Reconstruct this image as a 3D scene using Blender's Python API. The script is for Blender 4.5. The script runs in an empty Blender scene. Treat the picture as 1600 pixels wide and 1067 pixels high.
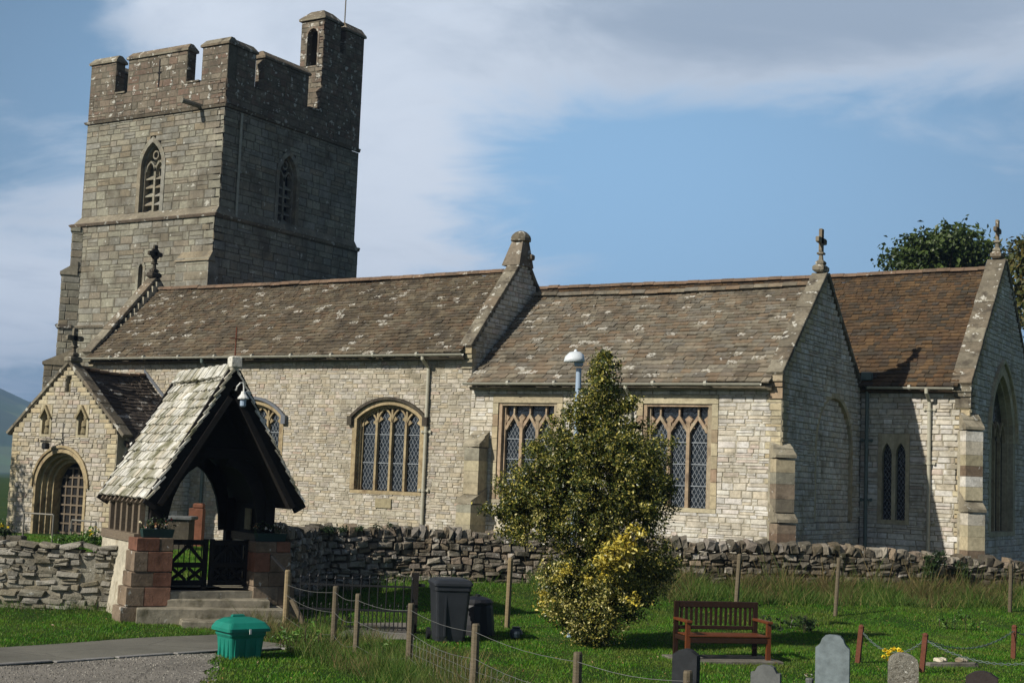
import bpy, math, random
import numpy as np
from mathutils import Vector, Matrix

random.seed(7)
RNG = np.random.default_rng(11)
SC = bpy.context.scene
COL = SC.collection

# ------------------------------------------------------------------ camera
CAM_Z = 2.75
YAW, PITCH, ROLL, FPX = math.radians(31.806), math.radians(5.547), math.radians(2.2516), 2237.3
_cy, _sy, _cp, _sp, _cr, _sr = (math.cos(YAW), math.sin(YAW), math.cos(PITCH), math.sin(PITCH),
                                math.cos(ROLL), math.sin(ROLL))
FW = np.array([-_sy * _cp, _cy * _cp, _sp])
_r0 = np.array([_cy, _sy, 0.0])
_u0 = np.cross(_r0, FW)
RT = _cr * _r0 + _sr * _u0
UP = -_sr * _r0 + _cr * _u0
cam = bpy.data.cameras.new('camera')
cam.sensor_fit = 'HORIZONTAL'
cam.sensor_width = 36.0
cam.lens = FPX / 1600 * 36
cam.clip_start = 0.1
cam.clip_end = 30000
cam_o = bpy.data.objects.new('camera', cam)
COL.objects.link(cam_o)
M = Matrix.Identity(4)
for i in range(3):
    M[i][0], M[i][1], M[i][2] = RT[i], UP[i], -FW[i]
M[2][3] = CAM_Z
cam_o.matrix_world = M
SC.camera = cam_o

# ------------------------------------------------------------------ light
TO_SUN = Vector((-0.38, -1.0, 0.70)).normalized()
SUN_EL = math.asin(TO_SUN.z)
SUN_ROT = math.atan2(TO_SUN.x, TO_SUN.y) % (2 * math.pi)
sl = bpy.data.lights.new('sun', 'SUN')
sl.energy = 5.0
sl.angle = math.radians(0.5)
sl.color = (1.0, 0.945, 0.85)
so = bpy.data.objects.new('sun', sl)
so.rotation_euler = (-TO_SUN).to_track_quat('-Z', 'Y').to_euler()
so.location = (-20, -30, 60)
COL.objects.link(so)
SC.view_settings.view_transform = 'Standard'
SC.view_settings.look = 'None'
SC.view_settings.exposure = 0.15
SC.view_settings.gamma = 1.0
SC.view_settings.use_curve_mapping = False


def build_world():
    w = bpy.data.worlds.new('World')
    SC.world = w
    w.use_nodes = True
    nt = w.node_tree
    nt.nodes.clear()
    N = nt.nodes.new
    L = nt.links.new

    def math_(op, a, b=None, c=None):
        n = N('ShaderNodeMath')
        n.operation = op
        for i, v in enumerate((a, b, c)):
            if v is None:
                continue
            if isinstance(v, (int, float)):
                n.inputs[i].default_value = v
            else:
                L(v, n.inputs[i])
        return n.outputs[0]
    out = N('ShaderNodeOutputWorld')
    bg = N('ShaderNodeBackground')
    bg.inputs['Strength'].default_value = 0.05
    sky = N('ShaderNodeTexSky')
    sky.sky_type = 'NISHITA'
    sky.sun_disc = False
    sky.sun_elevation = SUN_EL
    sky.sun_rotation = SUN_ROT
    sky.dust_density = 1.2
    sky.ozone_density = 1.3
    tc = N('ShaderNodeTexCoord')
    nrm = N('ShaderNodeVectorMath')
    nrm.operation = 'NORMALIZE'
    L(tc.outputs['Generated'], nrm.inputs[0])
    sep = N('ShaderNodeSeparateXYZ')
    L(nrm.outputs[0], sep.inputs[0])
    x, y, z = sep.outputs
    az = math_('MULTIPLY', math_('ARCTAN2', x, y), 57.2958)
    el = math_('MULTIPLY', math_('ARCSINE', z), 57.2958)
    # a flat cloud layer seen in perspective
    den = math_('ADD', math_('ABSOLUTE', z), 0.12)
    comb = N('ShaderNodeCombineXYZ')
    L(math_('DIVIDE', x, den), comb.inputs[0])
    L(math_('DIVIDE', y, den), comb.inputs[1])
    comb.inputs[2].default_value = 4.3

    def noise(scale, detail, rough, vec=comb.outputs[0], dist=0.0):
        n = N('ShaderNodeTexNoise')
        n.inputs['Scale'].default_value = scale
        n.inputs['Detail'].default_value = detail
        n.inputs['Roughness'].default_value = rough
        n.inputs['Distortion'].default_value = dist
        L(vec, n.inputs['Vector'])
        return n.outputs['Fac']

    def lobe(a0, e0, sa, se, tilt=0.0):
        da = math_('SUBTRACT', az, a0)
        de = math_('SUBTRACT', el, e0)
        if tilt:
            de = math_('SUBTRACT', de, math_('MULTIPLY', da, tilt))
        q = math_('ADD', math_('POWER', math_('ABSOLUTE', math_('DIVIDE', da, sa)), 2.0),
                  math_('POWER', math_('ABSOLUTE', math_('DIVIDE', de, se)), 2.0))
        return math_('POWER', 2.71828, math_('MULTIPLY', q, -1.0))
    n1 = noise(2.3, 10.0, 0.60, dist=0.5)
    n2 = noise(0.7, 5.0, 0.55)
    cover = math_('ADD', math_('MULTIPLY', math_('SUBTRACT', n1, 0.5), 1.25), math_('ADD', math_('MULTIPLY', math_('SUBTRACT', n2, 0.5), 0.6), 0.54))
    clear = math_('ADD', math_('MULTIPLY', lobe(-24.5, 12.6, 6.5, 2.3, -0.05), 0.30),
                  math_('MULTIPLY', lobe(-19.0, 9.5, 12.0, 3.0), 0.22))
    clear = math_('ADD', clear, math_('MULTIPLY', lobe(-50.3, 15.8, 2.8, 2.4), 0.42))
    clear = math_('ADD', clear, math_('MULTIPLY', lobe(-51.5, 8.5, 2.5, 1.6), 0.20))
    more = math_('ADD', math_('MULTIPLY', lobe(-22.0, 19.0, 16.0, 3.8), 0.85),
                 math_('MULTIPLY', lobe(-39.5, 11.0, 7.5, 6.0), 0.78))
    more = math_('ADD', more, math_('MULTIPLY', math_('ADD', lobe(-52.0, 6.5, 4.5, 3.2), math_('MULTIPLY', lobe(-45.5, 19.0, 5.0, 2.4), 0.8)), 0.62))
    cover = math_('ADD', math_('SUBTRACT', cover, clear), more)
    mr = N('ShaderNodeMapRange')
    mr.interpolation_type = 'SMOOTHSTEP'
    L(cover, mr.inputs['Value'])
    mr.inputs['From Min'].default_value = 0.56
    mr.inputs['From Max'].default_value = 1.06
    # thick cloud is greyer underneath
    thick = N('ShaderNodeMapRange')
    thick.interpolation_type = 'SMOOTHSTEP'
    L(math_('ADD', math_('MULTIPLY', n2, 0.35),
            math_('ADD', math_('MULTIPLY', lobe(-20.0, 18.8, 13.0, 3.4), 0.40), math_('MULTIPLY', n1, 0.75))),
      thick.inputs['Value'])
    thick.inputs['From Min'].default_value = 0.50
    thick.inputs['From Max'].default_value = 1.0
    # thin haze, thickest low down, plus a bright lobe added around the view direction
    veil_glow = math_('ADD', math_('MULTIPLY', math_('POWER', 2.71828, math_('MULTIPLY', math_('MAXIMUM', el, 0.0), -0.12)), 0.12),
                 math_('MULTIPLY', lobe(-30.0, 11.0, 26.0, 16.0), 0.60))
    vm = N('ShaderNodeMix')
    vm.data_type = 'RGBA'
    L(veil_glow, vm.inputs['Factor'])
    L(sky.outputs[0], vm.inputs['A'])
    vm.inputs['B'].default_value = (7.6, 13.6, 20.6, 1)
    ccol = N('ShaderNodeMix')
    ccol.data_type = 'RGBA'
    L(thick.outputs[0], ccol.inputs['Factor'])
    ccol.inputs['A'].default_value = (13.2, 14.6, 16.6, 1)
    ccol.inputs['B'].default_value = (6.4, 8.0, 10.2, 1)
    mix = N('ShaderNodeMix')
    mix.data_type = 'RGBA'
    L(mr.outputs[0], mix.inputs['Factor'])
    L(vm.outputs['Result'], mix.inputs['A'])
    L(ccol.outputs['Result'], mix.inputs['B'])
    L(mix.outputs['Result'], bg.inputs['Color'])
    L(bg.outputs[0], out.inputs['Surface'])


build_world()

# ------------------------------------------------------------------ helpers


def ray(px, py):
    return (px - 800) / FPX * RT - (py - 533.5) / FPX * UP + FW


def at(px, py, X=None, Y=None, Z=None, D=None):
    """the point seen at a place in the photograph, on a given plane or at a given depth"""
    d = ray(px, py)
    t = X / d[0] if X is not None else Y / d[1] if Y is not None else (Z - CAM_Z) / d[2] if Z is not None else D
    return d * t + np.array([0, 0, CAM_Z])


def proj(p):
    q = np.asarray(p, float) - np.array([0, 0, CAM_Z])
    dd = q @ FW
    return 800 + FPX * (q @ RT) / dd, 533.5 - FPX * (q @ UP) / dd, dd


def unit(v):
    v = np.asarray(v, float)
    return v / np.linalg.norm(v)


ZUP = np.array([0, 0, 1.0])


class MB:
    def __init__(self):
        self.v, self.f, self.m = [], [], []

    def add(self, verts, faces, mi=0):
        b = len(self.v)
        self.v.extend([tuple(map(float, p)) for p in verts])
        for f in faces:
            self.f.append(tuple(b + i for i in f))
            self.m.append(mi)

    def hexa(self, c, mi=0):
        self.add(c, [(0, 3, 2, 1), (4, 5, 6, 7), (0, 1, 5, 4), (1, 2, 6, 5), (2, 3, 7, 6), (3, 0, 4, 7)], mi)

    def box(self, x0, x1, y0, y1, z0, z1, mi=0):
        self.hexa([(x0, y0, z0), (x1, y0, z0), (x1, y1, z0), (x0, y1, z0),
                   (x0, y0, z1), (x1, y0, z1), (x1, y1, z1), (x0, y1, z1)], mi)

    def obox(self, c, ax, ay, az, sx, sy, sz, mi=0, bev=0.0):
        """box about c; size along three axes; bev trims the corners of the top and end"""
        c, ax, ay, az = (np.asarray(q, float) for q in (c, ax, ay, az))
        x, y, z = ax * sx / 2, ay * sy / 2, az * sz / 2
        if bev <= 0:
            self.hexa([c - x - y - z, c + x - y - z, c + x + y - z, c - x + y - z,
                       c - x - y + z, c + x - y + z, c + x + y + z, c - x + y + z], mi)
            return
        bx, by, bz = ax * bev, ay * bev, az * bev
        vs = []
        for zz, k in ((-z, 1), (-z + bz, 0), (z - bz, 0), (z, 1)):
            for sxx, syy in ((-1, -1), (1, -1), (1, 1), (-1, 1)):
                vs.append(c + sxx * (x - k * bx) + syy * (y - k * by) + zz)
        fs = [(3, 2, 1, 0), (12, 13, 14, 15)]
        for l in range(3):
            for i in range(4):
                j = (i + 1) % 4
                fs.append((l * 4 + i, l * 4 + j, l * 4 + 4 + j, l * 4 + 4 + i))
        self.add(vs, fs, mi)

    def tube(self, pts, r, n=8, mi=0, caps=True):
        pts = [np.asarray(p, float) for p in pts]
        rs = r if isinstance(r, (list, tuple)) else [r] * len(pts)
        vs, fs = [], []
        prev = None
        for i, p in enumerate(pts):
            t = unit(pts[min(i + 1, len(pts) - 1)] - pts[max(i - 1, 0)])
            if prev is None:
                a = np.cross(t, ZUP)
                if np.linalg.norm(a) < 1e-3:
                    a = np.cross(t, (1, 0, 0))
            else:
                a = prev - t * (prev @ t)
            a = unit(a)
            prev = a
            b = np.cross(t, a)
            for k in range(n):
                an = 2 * math.pi * k / n
                vs.append(p + rs[i] * (math.cos(an) * a + math.sin(an) * b))
        for i in range(len(pts) - 1):
            for k in range(n):
                j = (k + 1) % n
                fs.append((i * n + k, i * n + j, i * n + n + j, i * n + n + k))
        if caps:
            fs.append(tuple(range(n))[::-1])
            fs.append(tuple((len(pts) - 1) * n + k for k in range(n)))
        self.add(vs, fs, mi)

    def lathe(self, c, prof, n=12, mi=0):
        c = np.asarray(c, float)
        vs, fs = [], []
        for r, z in prof:
            for k in range(n):
                a = 2 * math.pi * k / n
                vs.append(c + (r * math.cos(a), r * math.sin(a), z))
        for i in range(len(prof) - 1):
            for k in range(n):
                j = (k + 1) % n
                fs.append((i * n + k, i * n + j, i * n + n + j, i * n + n + k))
        fs.append(tuple(range(n))[::-1])
        fs.append(tuple((len(prof) - 1) * n + k for k in range(n)))
        self.add(vs, fs, mi)

    # --- in a wall's own frame
    def fbox(self, F, u0, u1, z0, z1, d0, d1, mi=0):
        self.hexa([F.p(u0, z0, d1), F.p(u1, z0, d1), F.p(u1, z0, d0), F.p(u0, z0, d0),
                   F.p(u0, z1, d1), F.p(u1, z1, d1), F.p(u1, z1, d0), F.p(u0, z1, d0)], mi)

    def fpoly(self, F, pts, d0, d1, mi=0):
        n = len(pts)
        vs = [F.p(u, z, d0) for u, z in pts] + [F.p(u, z, d1) for u, z in pts]
        fs = [tuple(range(n))[::-1], tuple(range(n, 2 * n))]
        for i in range(n):
            j = (i + 1) % n
            fs.append((i, j, n + j, n + i))
        self.add(vs, fs, mi)

    def fstrip(self, F, pts, w, d0, d1, mi=0, off=0.0):
        """a bar of rectangular section along a line drawn on the wall"""
        pts = [np.asarray(p, float) for p in pts]
        L, R = [], []
        n = len(pts)
        for i in range(n):
            ds = []
            if i > 0:
                ds.append(unit(pts[i] - pts[i - 1]))
            if i < n - 1:
                ds.append(unit(pts[i + 1] - pts[i]))
            nn = [np.array([-d[1], d[0]]) for d in ds]
            m = unit(sum(nn)) if len(nn) > 1 and np.linalg.norm(sum(nn)) > 1e-6 else nn[0]
            k = 1 / max(0.5, m @ nn[0])
            L.append(pts[i] + m * k * (off + w / 2))
            R.append(pts[i] + m * k * (off - w / 2))
        for i in range(n - 1):
            q = [R[i], R[i + 1], L[i + 1], L[i]]
            self.hexa([F.p(*p, d0) for p in q] + [F.p(*p, d1) for p in q], mi)


class Frame:
    def __init__(self, O, U, N, V=ZUP):
        self.O, self.U, self.N, self.V = (np.asarray(a, float) for a in (O, U, N, V))

    def p(self, u, z, d=0.0):
        return self.O + self.U * u + self.V * z + self.N * d


def south(Y):
    return Frame((0, Y, 0), (1, 0, 0), (0, -1, 0))


def east(X):
    return Frame((X, 0, 0), (0, 1, 0), (1, 0, 0))


WORLD = {}
MESH_N = [0]


def new_mesh(name, v, f, mats, mi=None, smooth=False):
    me = bpy.data.meshes.new(name)
    me.from_pydata(v, [], f)
    for m in mats:
        me.materials.append(m)
    if mi is not None and len(mats) > 1:
        me.polygons.foreach_set('material_index', mi)
    if smooth:
        me.polygons.foreach_set('use_smooth', [True] * len(me.polygons))
    me.update()
    return me


def link(name, me, loc, parent=None, label=None, kind=None):
    o = bpy.data.objects.new(name, me)
    COL.objects.link(o)
    loc = np.asarray(loc, float)
    WORLD[o] = loc
    if parent is not None:
        o.parent = parent
        o.location = loc - WORLD[parent]
    else:
        o.location = loc
    if label:
        o['label'] = label
    if kind:
        o['kind'] = kind
    return o


def emit(name, mb, mats, parent=None, label=None, kind=None, cat=None, group=None, smooth=False, fix=True):
    if not isinstance(mats, (list, tuple)):
        mats = [mats]
    v = np.array(mb.v)
    lo, hi = v.min(0), v.max(0)
    org = np.array([(lo[0] + hi[0]) / 2, (lo[1] + hi[1]) / 2, lo[2]])
    me = new_mesh(name, (v - org).tolist(), mb.f, mats, mb.m, smooth)
    if fix:
        import bmesh
        bm = bmesh.new()
        bm.from_mesh(me)
        bmesh.ops.recalc_face_normals(bm, faces=bm.faces)
        bm.to_mesh(me)
        bm.free()
    o = link(name, me, org, parent, label, kind)
    if cat:
        o['category'] = cat
    if group:
        o['group'] = group
    return o


def thing(name, loc, label, cat, group=None):
    o = link(name, None, loc, None, label)
    o['category'] = cat
    if group:
        o['group'] = group
    return o


def big_mesh(name, v, quads, mats, mi=None, smooth=False):
    """fast mesh from numpy arrays: all faces with the same number of corners"""
    me = bpy.data.meshes.new(name)
    nf, k = quads.shape
    me.vertices.add(len(v))
    me.vertices.foreach_set('co', np.asarray(v, np.float32).ravel())
    me.loops.add(nf * k)
    me.loops.foreach_set('vertex_index', np.asarray(quads, np.int32).ravel())
    me.polygons.add(nf)
    me.polygons.foreach_set('loop_start', np.arange(0, nf * k, k, dtype=np.int32))
    for m in mats:
        me.materials.append(m)
    if mi is not None:
        me.polygons.foreach_set('material_index', np.asarray(mi, np.int32))
    me.polygons.foreach_set('use_smooth', np.full(nf, smooth))
    me.update(calc_edges=True)
    me.validate()
    return me


class Pieces:
    """stones or tiles: the largest in view become parts of their own, the rest one joined part"""

    def __init__(self, thing_, name, rest, variants, mats, limit=300, rest_label=None):
        self.t, self.name, self.rest, self.var, self.mats, self.limit = thing_, name, rest, variants, mats, limit
        self.items, self.rest_label = [], rest_label

    def add(self, c, ax, ay, az, sx, sy, sz, mi, parent, bias=1.0):
        A = np.column_stack([np.asarray(ax) * sx, np.asarray(ay) * sy, np.asarray(az) * sz])
        c = np.asarray(c, float)
        x, y, d = proj(c)
        area = 0.0
        if d > 1 and -10 < x < 1610 and -10 < y < 1077:
            view = unit(np.array([0, 0, CAM_Z]) - c)
            area = sx * sz * max(0, view @ np.asarray(ay)) / d ** 2
            area *= bias
        self.items.append((area, c, A, mi, parent, random.randrange(len(self.var))))

    def finish(self):
        its = sorted(self.items, key=lambda i: -i[0])
        singles, rest = its[:self.limit], its[self.limit:]
        cache = {}
        for a, c, A, mi, parent, vi in singles:
            if (vi, mi) not in cache:
                v, q = self.var[vi]
                cache[(vi, mi)] = big_mesh(self.name, v, q, [self.mats[mi]])
            o = bpy.data.objects.new(self.name, cache[(vi, mi)])
            COL.objects.link(o)
            o.parent = parent
            T = Matrix.Identity(4)
            loc = c - WORLD[parent]
            for i in range(3):
                for j in range(3):
                    T[i][j] = A[i, j]
                T[i][3] = loc[i]
            o.matrix_basis = T
            WORLD[o] = c
        if rest:
            vs, qs, ms, b = [], [], [], 0
            org = WORLD[self.t]
            for a, c, A, mi, parent, vi in rest:
                v, q = self.var[vi]
                vs.append(v @ A.T + c - org)
                qs.append(q + b)
                ms.append(np.full(len(q), mi))
                b += len(v)
            me = big_mesh(self.rest, np.concatenate(vs), np.concatenate(qs), self.mats, np.concatenate(ms))
            link(self.rest, me, org, self.t, self.rest_label, 'stuff')


def block_variants(n, inset=0.06, wob=0.03):
    """a squared stone: x -0.5..0.5, z -0.5..0.5, y 0 (back) .. 1 (face)"""
    out = []
    for _ in range(n):
        def j(s):
            return RNG.uniform(-s, s)
        cs = [(-.5, -.5), (.5, -.5), (.5, .5), (-.5, .5)]
        ring = [(x + j(wob), z + j(wob * 1.6)) for x, z in cs]
        v = [(x, 0.0, z) for x, z in ring] + [(x, .62, z) for x, z in ring]
        v += [(x * (1 - 2 * inset), 1 + j(.12), z * (1 - 3 * inset)) for x, z in ring]
        q = [(0, 1, 5, 4), (1, 2, 6, 5), (2, 3, 7, 6), (3, 0, 4, 7),
             (4, 5, 9, 8), (5, 6, 10, 9), (6, 7, 11, 10), (7, 4, 8, 11), (8, 9, 10, 11)]
        out.append((np.array(v), np.array(q)))
    return out


def lump_variants(n, rough=0.15):
    out = []
    for _ in range(n):
        idx, v, q = {}, [], []

        def vid(p):
            if p not in idx:
                idx[p] = len(v)
                v.append(p)
            return idx[p]
        for ax in range(3):
            for s in (-1, 1):
                for i in (-1, 0):
                    for k in (-1, 0):
                        c = []
                        for a, b in ((i, k), (i + 1, k), (i + 1, k + 1), (i, k + 1)):
                            p = [0, 0, 0]
                            p[ax] = s
                            p[(ax + 1) % 3] = a
                            p[(ax + 2) % 3] = b
                            c.append(vid(tuple(p)))
                        q.append(c if s > 0 else c[::-1])
        vv = np.array(v, float)
        ln = np.linalg.norm(vv, axis=1)
        vv = vv / ln[:, None] ** 0.32
        vv = vv * 0.5 / np.abs(vv).max(0) + RNG.normal(0, rough * 0.5, vv.shape)
        out.append((vv, np.array(q)))
    return out


def slab_variants(n):
    """a roof slate: x width, z up the slope, y thickness outward"""
    out = []
    for _ in range(n):
        j = lambda s: RNG.uniform(-s, s)
        a, b = j(.04), j(.04)
        m = (RNG.uniform(-.5, .5) * .5, -.5 + j(.05))
        v = [(-.5, 0, -.5 + a), (m[0], 0, m[1]), (.5, 0, -.5 + b), (.5, 0, .5), (-.5, 0, .5)]
        v += [(x + j(.01), 1 + j(.15), z) for x, y, z in v]
        q = [(0, 1, 6, 5), (1, 2, 7, 6), (2, 3, 8, 7), (4, 0, 5, 9), (5, 6, 8, 9), (6, 7, 8, 8)]
        q[5] = (6, 7, 8, 6)
        q[4] = (5, 6, 8, 9)
        # split so every face has four different corners
        v.append(tuple((np.array(v[8]) + np.array(v[9])) / 2))
        q[4] = (5, 6, 10, 9)
        q[5] = (6, 7, 8, 10)
        out.append((np.array(v), np.array(q)))
    return out


# ------------------------------------------------------------------ materials
def lin(r, g, b):
    f = lambda c: (c / 255 / 12.92) if c / 255 <= 0.04045 else ((c / 255 + 0.055) / 1.055) ** 2.4
    return (f(r), f(g), f(b), 1)


class NT:
    def __init__(self, name):
        self.m = bpy.data.materials.new(name)
        self.m.use_nodes = True
        self.t = self.m.node_tree
        self.b = self.t.nodes['Principled BSDF']
        self.L = self.t.links.new

    def n(self, t, **kw):
        n = self.t.nodes.new(t)
        for k, v in kw.items():
            setattr(n, k, v)
        return n

    def math(self, op, a, b=0.0):
        n = self.n('ShaderNodeMath', operation=op)
        for i, v in enumerate((a, b)):
            if isinstance(v, (int, float)):
                n.inputs[i].default_value = v
            else:
                self.L(v, n.inputs[i])
        return n.outputs[0]

    def pos(self):
        return self.n('ShaderNodeNewGeometry').outputs['Position']

    def noise(self, vec, scale, detail=4, rough=0.55, out='Fac', stretch=None):
        if stretch:
            mp = self.n('ShaderNodeMapping')
            mp.inputs['Scale'].default_value = stretch
            self.L(vec, mp.inputs['Vector'])
            vec = mp.outputs[0]
        n = self.n('ShaderNodeTexNoise')
        n.inputs['Scale'].default_value = scale
        n.inputs['Detail'].default_value = detail
        n.inputs['Roughness'].default_value = rough
        self.L(vec, n.inputs['Vector'])
        return n.outputs[out]

    def ramp(self, fac, stops, interp='LINEAR'):
        r = self.n('ShaderNodeValToRGB')
        cr = r.color_ramp
        cr.interpolation = interp
        while len(cr.elements) < len(stops):
            cr.elements.new(0.5)
        for e, (p, c) in zip(cr.elements, stops):
            e.position = p
            e.color = c if len(c) == 4 else (*c, 1)
        self.L(fac, r.inputs[0])
        return r.outputs[0]

    def mix(self, fac, a, b, blend='MIX'):
        n = self.n('ShaderNodeMix', data_type='RGBA', blend_type=blend)
        for s, v in ((n.inputs['Factor'], fac), (n.inputs['A'], a), (n.inputs['B'], b)):
            if isinstance(v, (int, float)):
                s.default_value = v
            elif isinstance(v, tuple):
                s.default_value = v if len(v) == 4 else (*v, 1)
            else:
                self.L(v, s)
        return n.outputs['Result']

    def rng(self, v, a, b, c=0.0, d=1.0):
        n = self.n('ShaderNodeMapRange')
        n.inputs['From Min'].default_value = a
        n.inputs['From Max'].default_value = b
        n.inputs['To Min'].default_value = c
        n.inputs['To Max'].default_value = d
        self.L(v, n.inputs['Value'])
        return n.outputs[0]

    def island(self):
        """a random number for each piece, joined or single"""
        a = self.n('ShaderNodeNewGeometry').outputs['Random Per Island']
        b = self.n('ShaderNodeObjectInfo').outputs['Random']
        w = self.n('ShaderNodeTexWhiteNoise', noise_dimensions='1D')
        self.L(self.math('MULTIPLY', self.math('ADD', a, b), 91.7), w.inputs['W'])
        return w.outputs['Value']

    def bump(self, h, strength=0.4, dist=0.02):
        b = self.n('ShaderNodeBump')
        b.inputs['Strength'].default_value = strength
        b.inputs['Distance'].default_value = dist
        self.L(h, b.inputs['Height'])
        self.L(b.outputs[0], self.b.inputs['Normal'])

    def done(self, col, rough=0.85, metal=0.0, spec=0.3):
        if isinstance(col, tuple):
            self.b.inputs['Base Color'].default_value = col if len(col) == 4 else (*col, 1)
        else:
            self.L(col, self.b.inputs['Base Color'])
        self.b.inputs['Roughness'].default_value = rough
        self.b.inputs['Metallic'].default_value = metal
        self.b.inputs['Specular IOR Level'].default_value = spec
        return self.m


def stone_mat(name, cols, lichen=None, dark=None, bump=0.5, spots=None, mott=(0.72, 1.2), fine=28, pale=None):
    t = NT(name)
    p = t.pos()
    cols = list(cols) * 2 if len(cols) == 1 else cols
    k = len(cols)
    isl = t.island()
    col = t.ramp(isl, [(i / max(1, k - 1), c) for i, c in enumerate(cols)])
    big = t.noise(p, 1.1, 4, 0.6)
    col = t.mix(1.0, col, t.ramp(big, [(0.3, (mott[0],) * 3), (0.7, (mott[1],) * 3)]), 'MULTIPLY')
    med = t.noise(p, 9.0, 5, 0.65)
    col = t.mix(0.8, col, t.ramp(med, [(0.3, (0.66,) * 3), (0.72, (1.22,) * 3)]), 'MULTIPLY')
    if dark:
        dc, amt, sc = dark
        col = t.mix(t.rng(t.noise(p, sc, 5, 0.6), 0.62 - amt * 0.25, 0.80 - amt * 0.25), col, dc)
    if name in ('cream_rubble', 'aisle_rubble', 'tower_stone', 'parapet_stone'):
        stn = t.noise(p, 1.0, 5, 0.6, stretch=(1.6, 1.6, 0.35))
        col = t.mix(t.rng(stn, 0.52, 0.74, 0.0, 0.42), col, S(104, 98, 84))
    if lichen:
        lc, amt, sc = lichen
        col = t.mix(t.math('MULTIPLY', t.rng(t.noise(p, sc, 3, 0.6), 0.70 - amt * 0.2, 0.74 - amt * 0.2), 0.8), col, lc)
    if spots:
        lc, amt, sc = spots
        col = t.mix(t.math('MULTIPLY', t.rng(t.noise(p, sc, 4, 0.7), 0.66 - amt * 0.2, 0.72 - amt * 0.2), 0.7), col, lc)
    if pale:                                     # a few pieces carry a big pale crust of lichen
        pc, prob = pale
        w2 = t.n('ShaderNodeTexWhiteNoise', noise_dimensions='1D')
        t.L(t.math('MULTIPLY', isl, 517.3), w2.inputs['W'])
        sel = t.math('LESS_THAN', w2.outputs['Value'], prob)
        col = t.mix(t.math('MULTIPLY', sel, t.rng(t.noise(p, 12.0, 4, 0.65), 0.46, 0.56, 0.0, 0.9)), col, pc)
    fn = t.noise(p, fine, 6, 0.7)
    t.bump(t.math('ADD', fn, t.math('MULTIPLY', med, 0.8)), bump, 0.03)
    return t.done(col, 0.93, 0, 0.15)


S = lin
m_cream = stone_mat('cream_rubble', [S(185, 178, 166), S(200, 194, 179), S(208, 204, 191), S(193, 183, 163),
                                     S(204, 200, 191), S(189, 184, 175), S(197, 186, 164), S(214, 211, 204), S(193, 177, 162)],
                    lichen=(S(206, 203, 194), 0.18, 5.0), dark=(S(142, 134, 116), 0.35, 1.4), bump=0.6, mott=(0.80, 1.12))
m_cream_a = stone_mat('aisle_rubble', [S(172, 163, 147), S(182, 175, 156), S(192, 184, 167), S(176, 163, 139),
                                     S(187, 181, 168), S(168, 161, 150), S(180, 167, 141), S(201, 194, 181), S(176, 157, 139)],
                    lichen=(S(196, 193, 182), 0.22, 4.0), dark=(S(124, 117, 100), 0.42, 1.1), bump=0.6, mott=(0.78, 1.14))
m_cream_dressed = stone_mat('cream_ashlar', [S(168, 158, 130), S(184, 174, 146), S(178, 162, 130), S(160, 152, 130)],
                            dark=(S(134, 124, 104), 0.25, 2.2), bump=0.3)
m_pink = stone_mat('pink_ashlar', [S(156, 134, 112), S(168, 147, 122), S(148, 130, 106), S(164, 152, 128)],
                   dark=(S(112, 96, 80), 0.3, 2.5), bump=0.3)
m_tracery = stone_mat('tracery_stone', [S(158, 142, 110), S(166, 150, 118)], dark=(S(110, 92, 70), 0.45, 3.0), bump=0.25)
m_mortar = stone_mat('lime_mortar', [S(158, 151, 132), S(164, 157, 138)], dark=(S(132, 125, 108), 0.4, 2.0), bump=0.7)
m_tower = stone_mat('tower_stone', [S(128, 125, 112), S(138, 135, 120), S(148, 145, 128), S(134, 125, 109), S(141, 139, 129),
                                    S(124, 121, 110), S(138, 127, 106)],
                    lichen=(S(180, 178, 166), 0.24, 3.4), dark=(S(100, 94, 82), 0.45, 1.0), bump=0.5)
m_parapet = stone_mat('parapet_stone', [S(119, 109, 95), S(128, 120, 105), S(120, 103, 89), S(110, 104, 91), S(117, 98, 85)],
                      lichen=(S(190, 188, 178), 0.50, 3.6), dark=(S(86, 79, 69), 0.5, 1.8), bump=0.6)
m_tower_mortar = stone_mat('tower_mortar', [S(102, 97, 84)], dark=(S(80, 75, 65), 0.4, 2.0), bump=0.5)
m_coping = stone_mat('lichened_coping', [S(118, 110, 95), S(136, 129, 112), S(108, 101, 87), S(126, 113, 95)],
                     lichen=(S(192, 189, 177), 0.5, 4.6), dark=(S(76, 70, 61), 0.5, 2.4), bump=0.6)
m_weather_cap = stone_mat('weathering_stone', [S(150, 142, 122), S(138, 130, 112), S(160, 152, 132)],
                          lichen=(S(188, 185, 174), 0.3, 6.0), dark=(S(100, 94, 80), 0.45, 3.0), bump=0.5)
m_darkstone = stone_mat('sooty_stone', [S(70, 65, 56), S(84, 78, 66), S(62, 56, 50)],
                        lichen=(S(140, 136, 124), 0.2, 9.0), bump=0.6)
m_tile_a = stone_mat('aisle_stone_tile', [S(94, 85, 70), S(109, 98, 80), S(84, 76, 63), S(104, 90, 71), S(117, 108, 90),
                                          S(89, 83, 71), S(102, 85, 67), S(108, 101, 88)],
                     lichen=(S(190, 187, 180), 0.10, 8.5), dark=(S(68, 62, 53), 0.35, 1.3), bump=0.5, pale=(S(184, 180, 168), 0.055))
m_tile_b = stone_mat('chapel_stone_tile', [S(114, 107, 92), S(128, 119, 102), S(102, 96, 84), S(125, 109, 89), S(135, 128, 112),
                                           S(111, 106, 96), S(122, 105, 85), S(125, 121, 110)],
                     lichen=(S(190, 187, 180), 0.10, 7.5), dark=(S(82, 75, 64), 0.35, 1.5), bump=0.5, pale=(S(190, 186, 174), 0.055))
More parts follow.
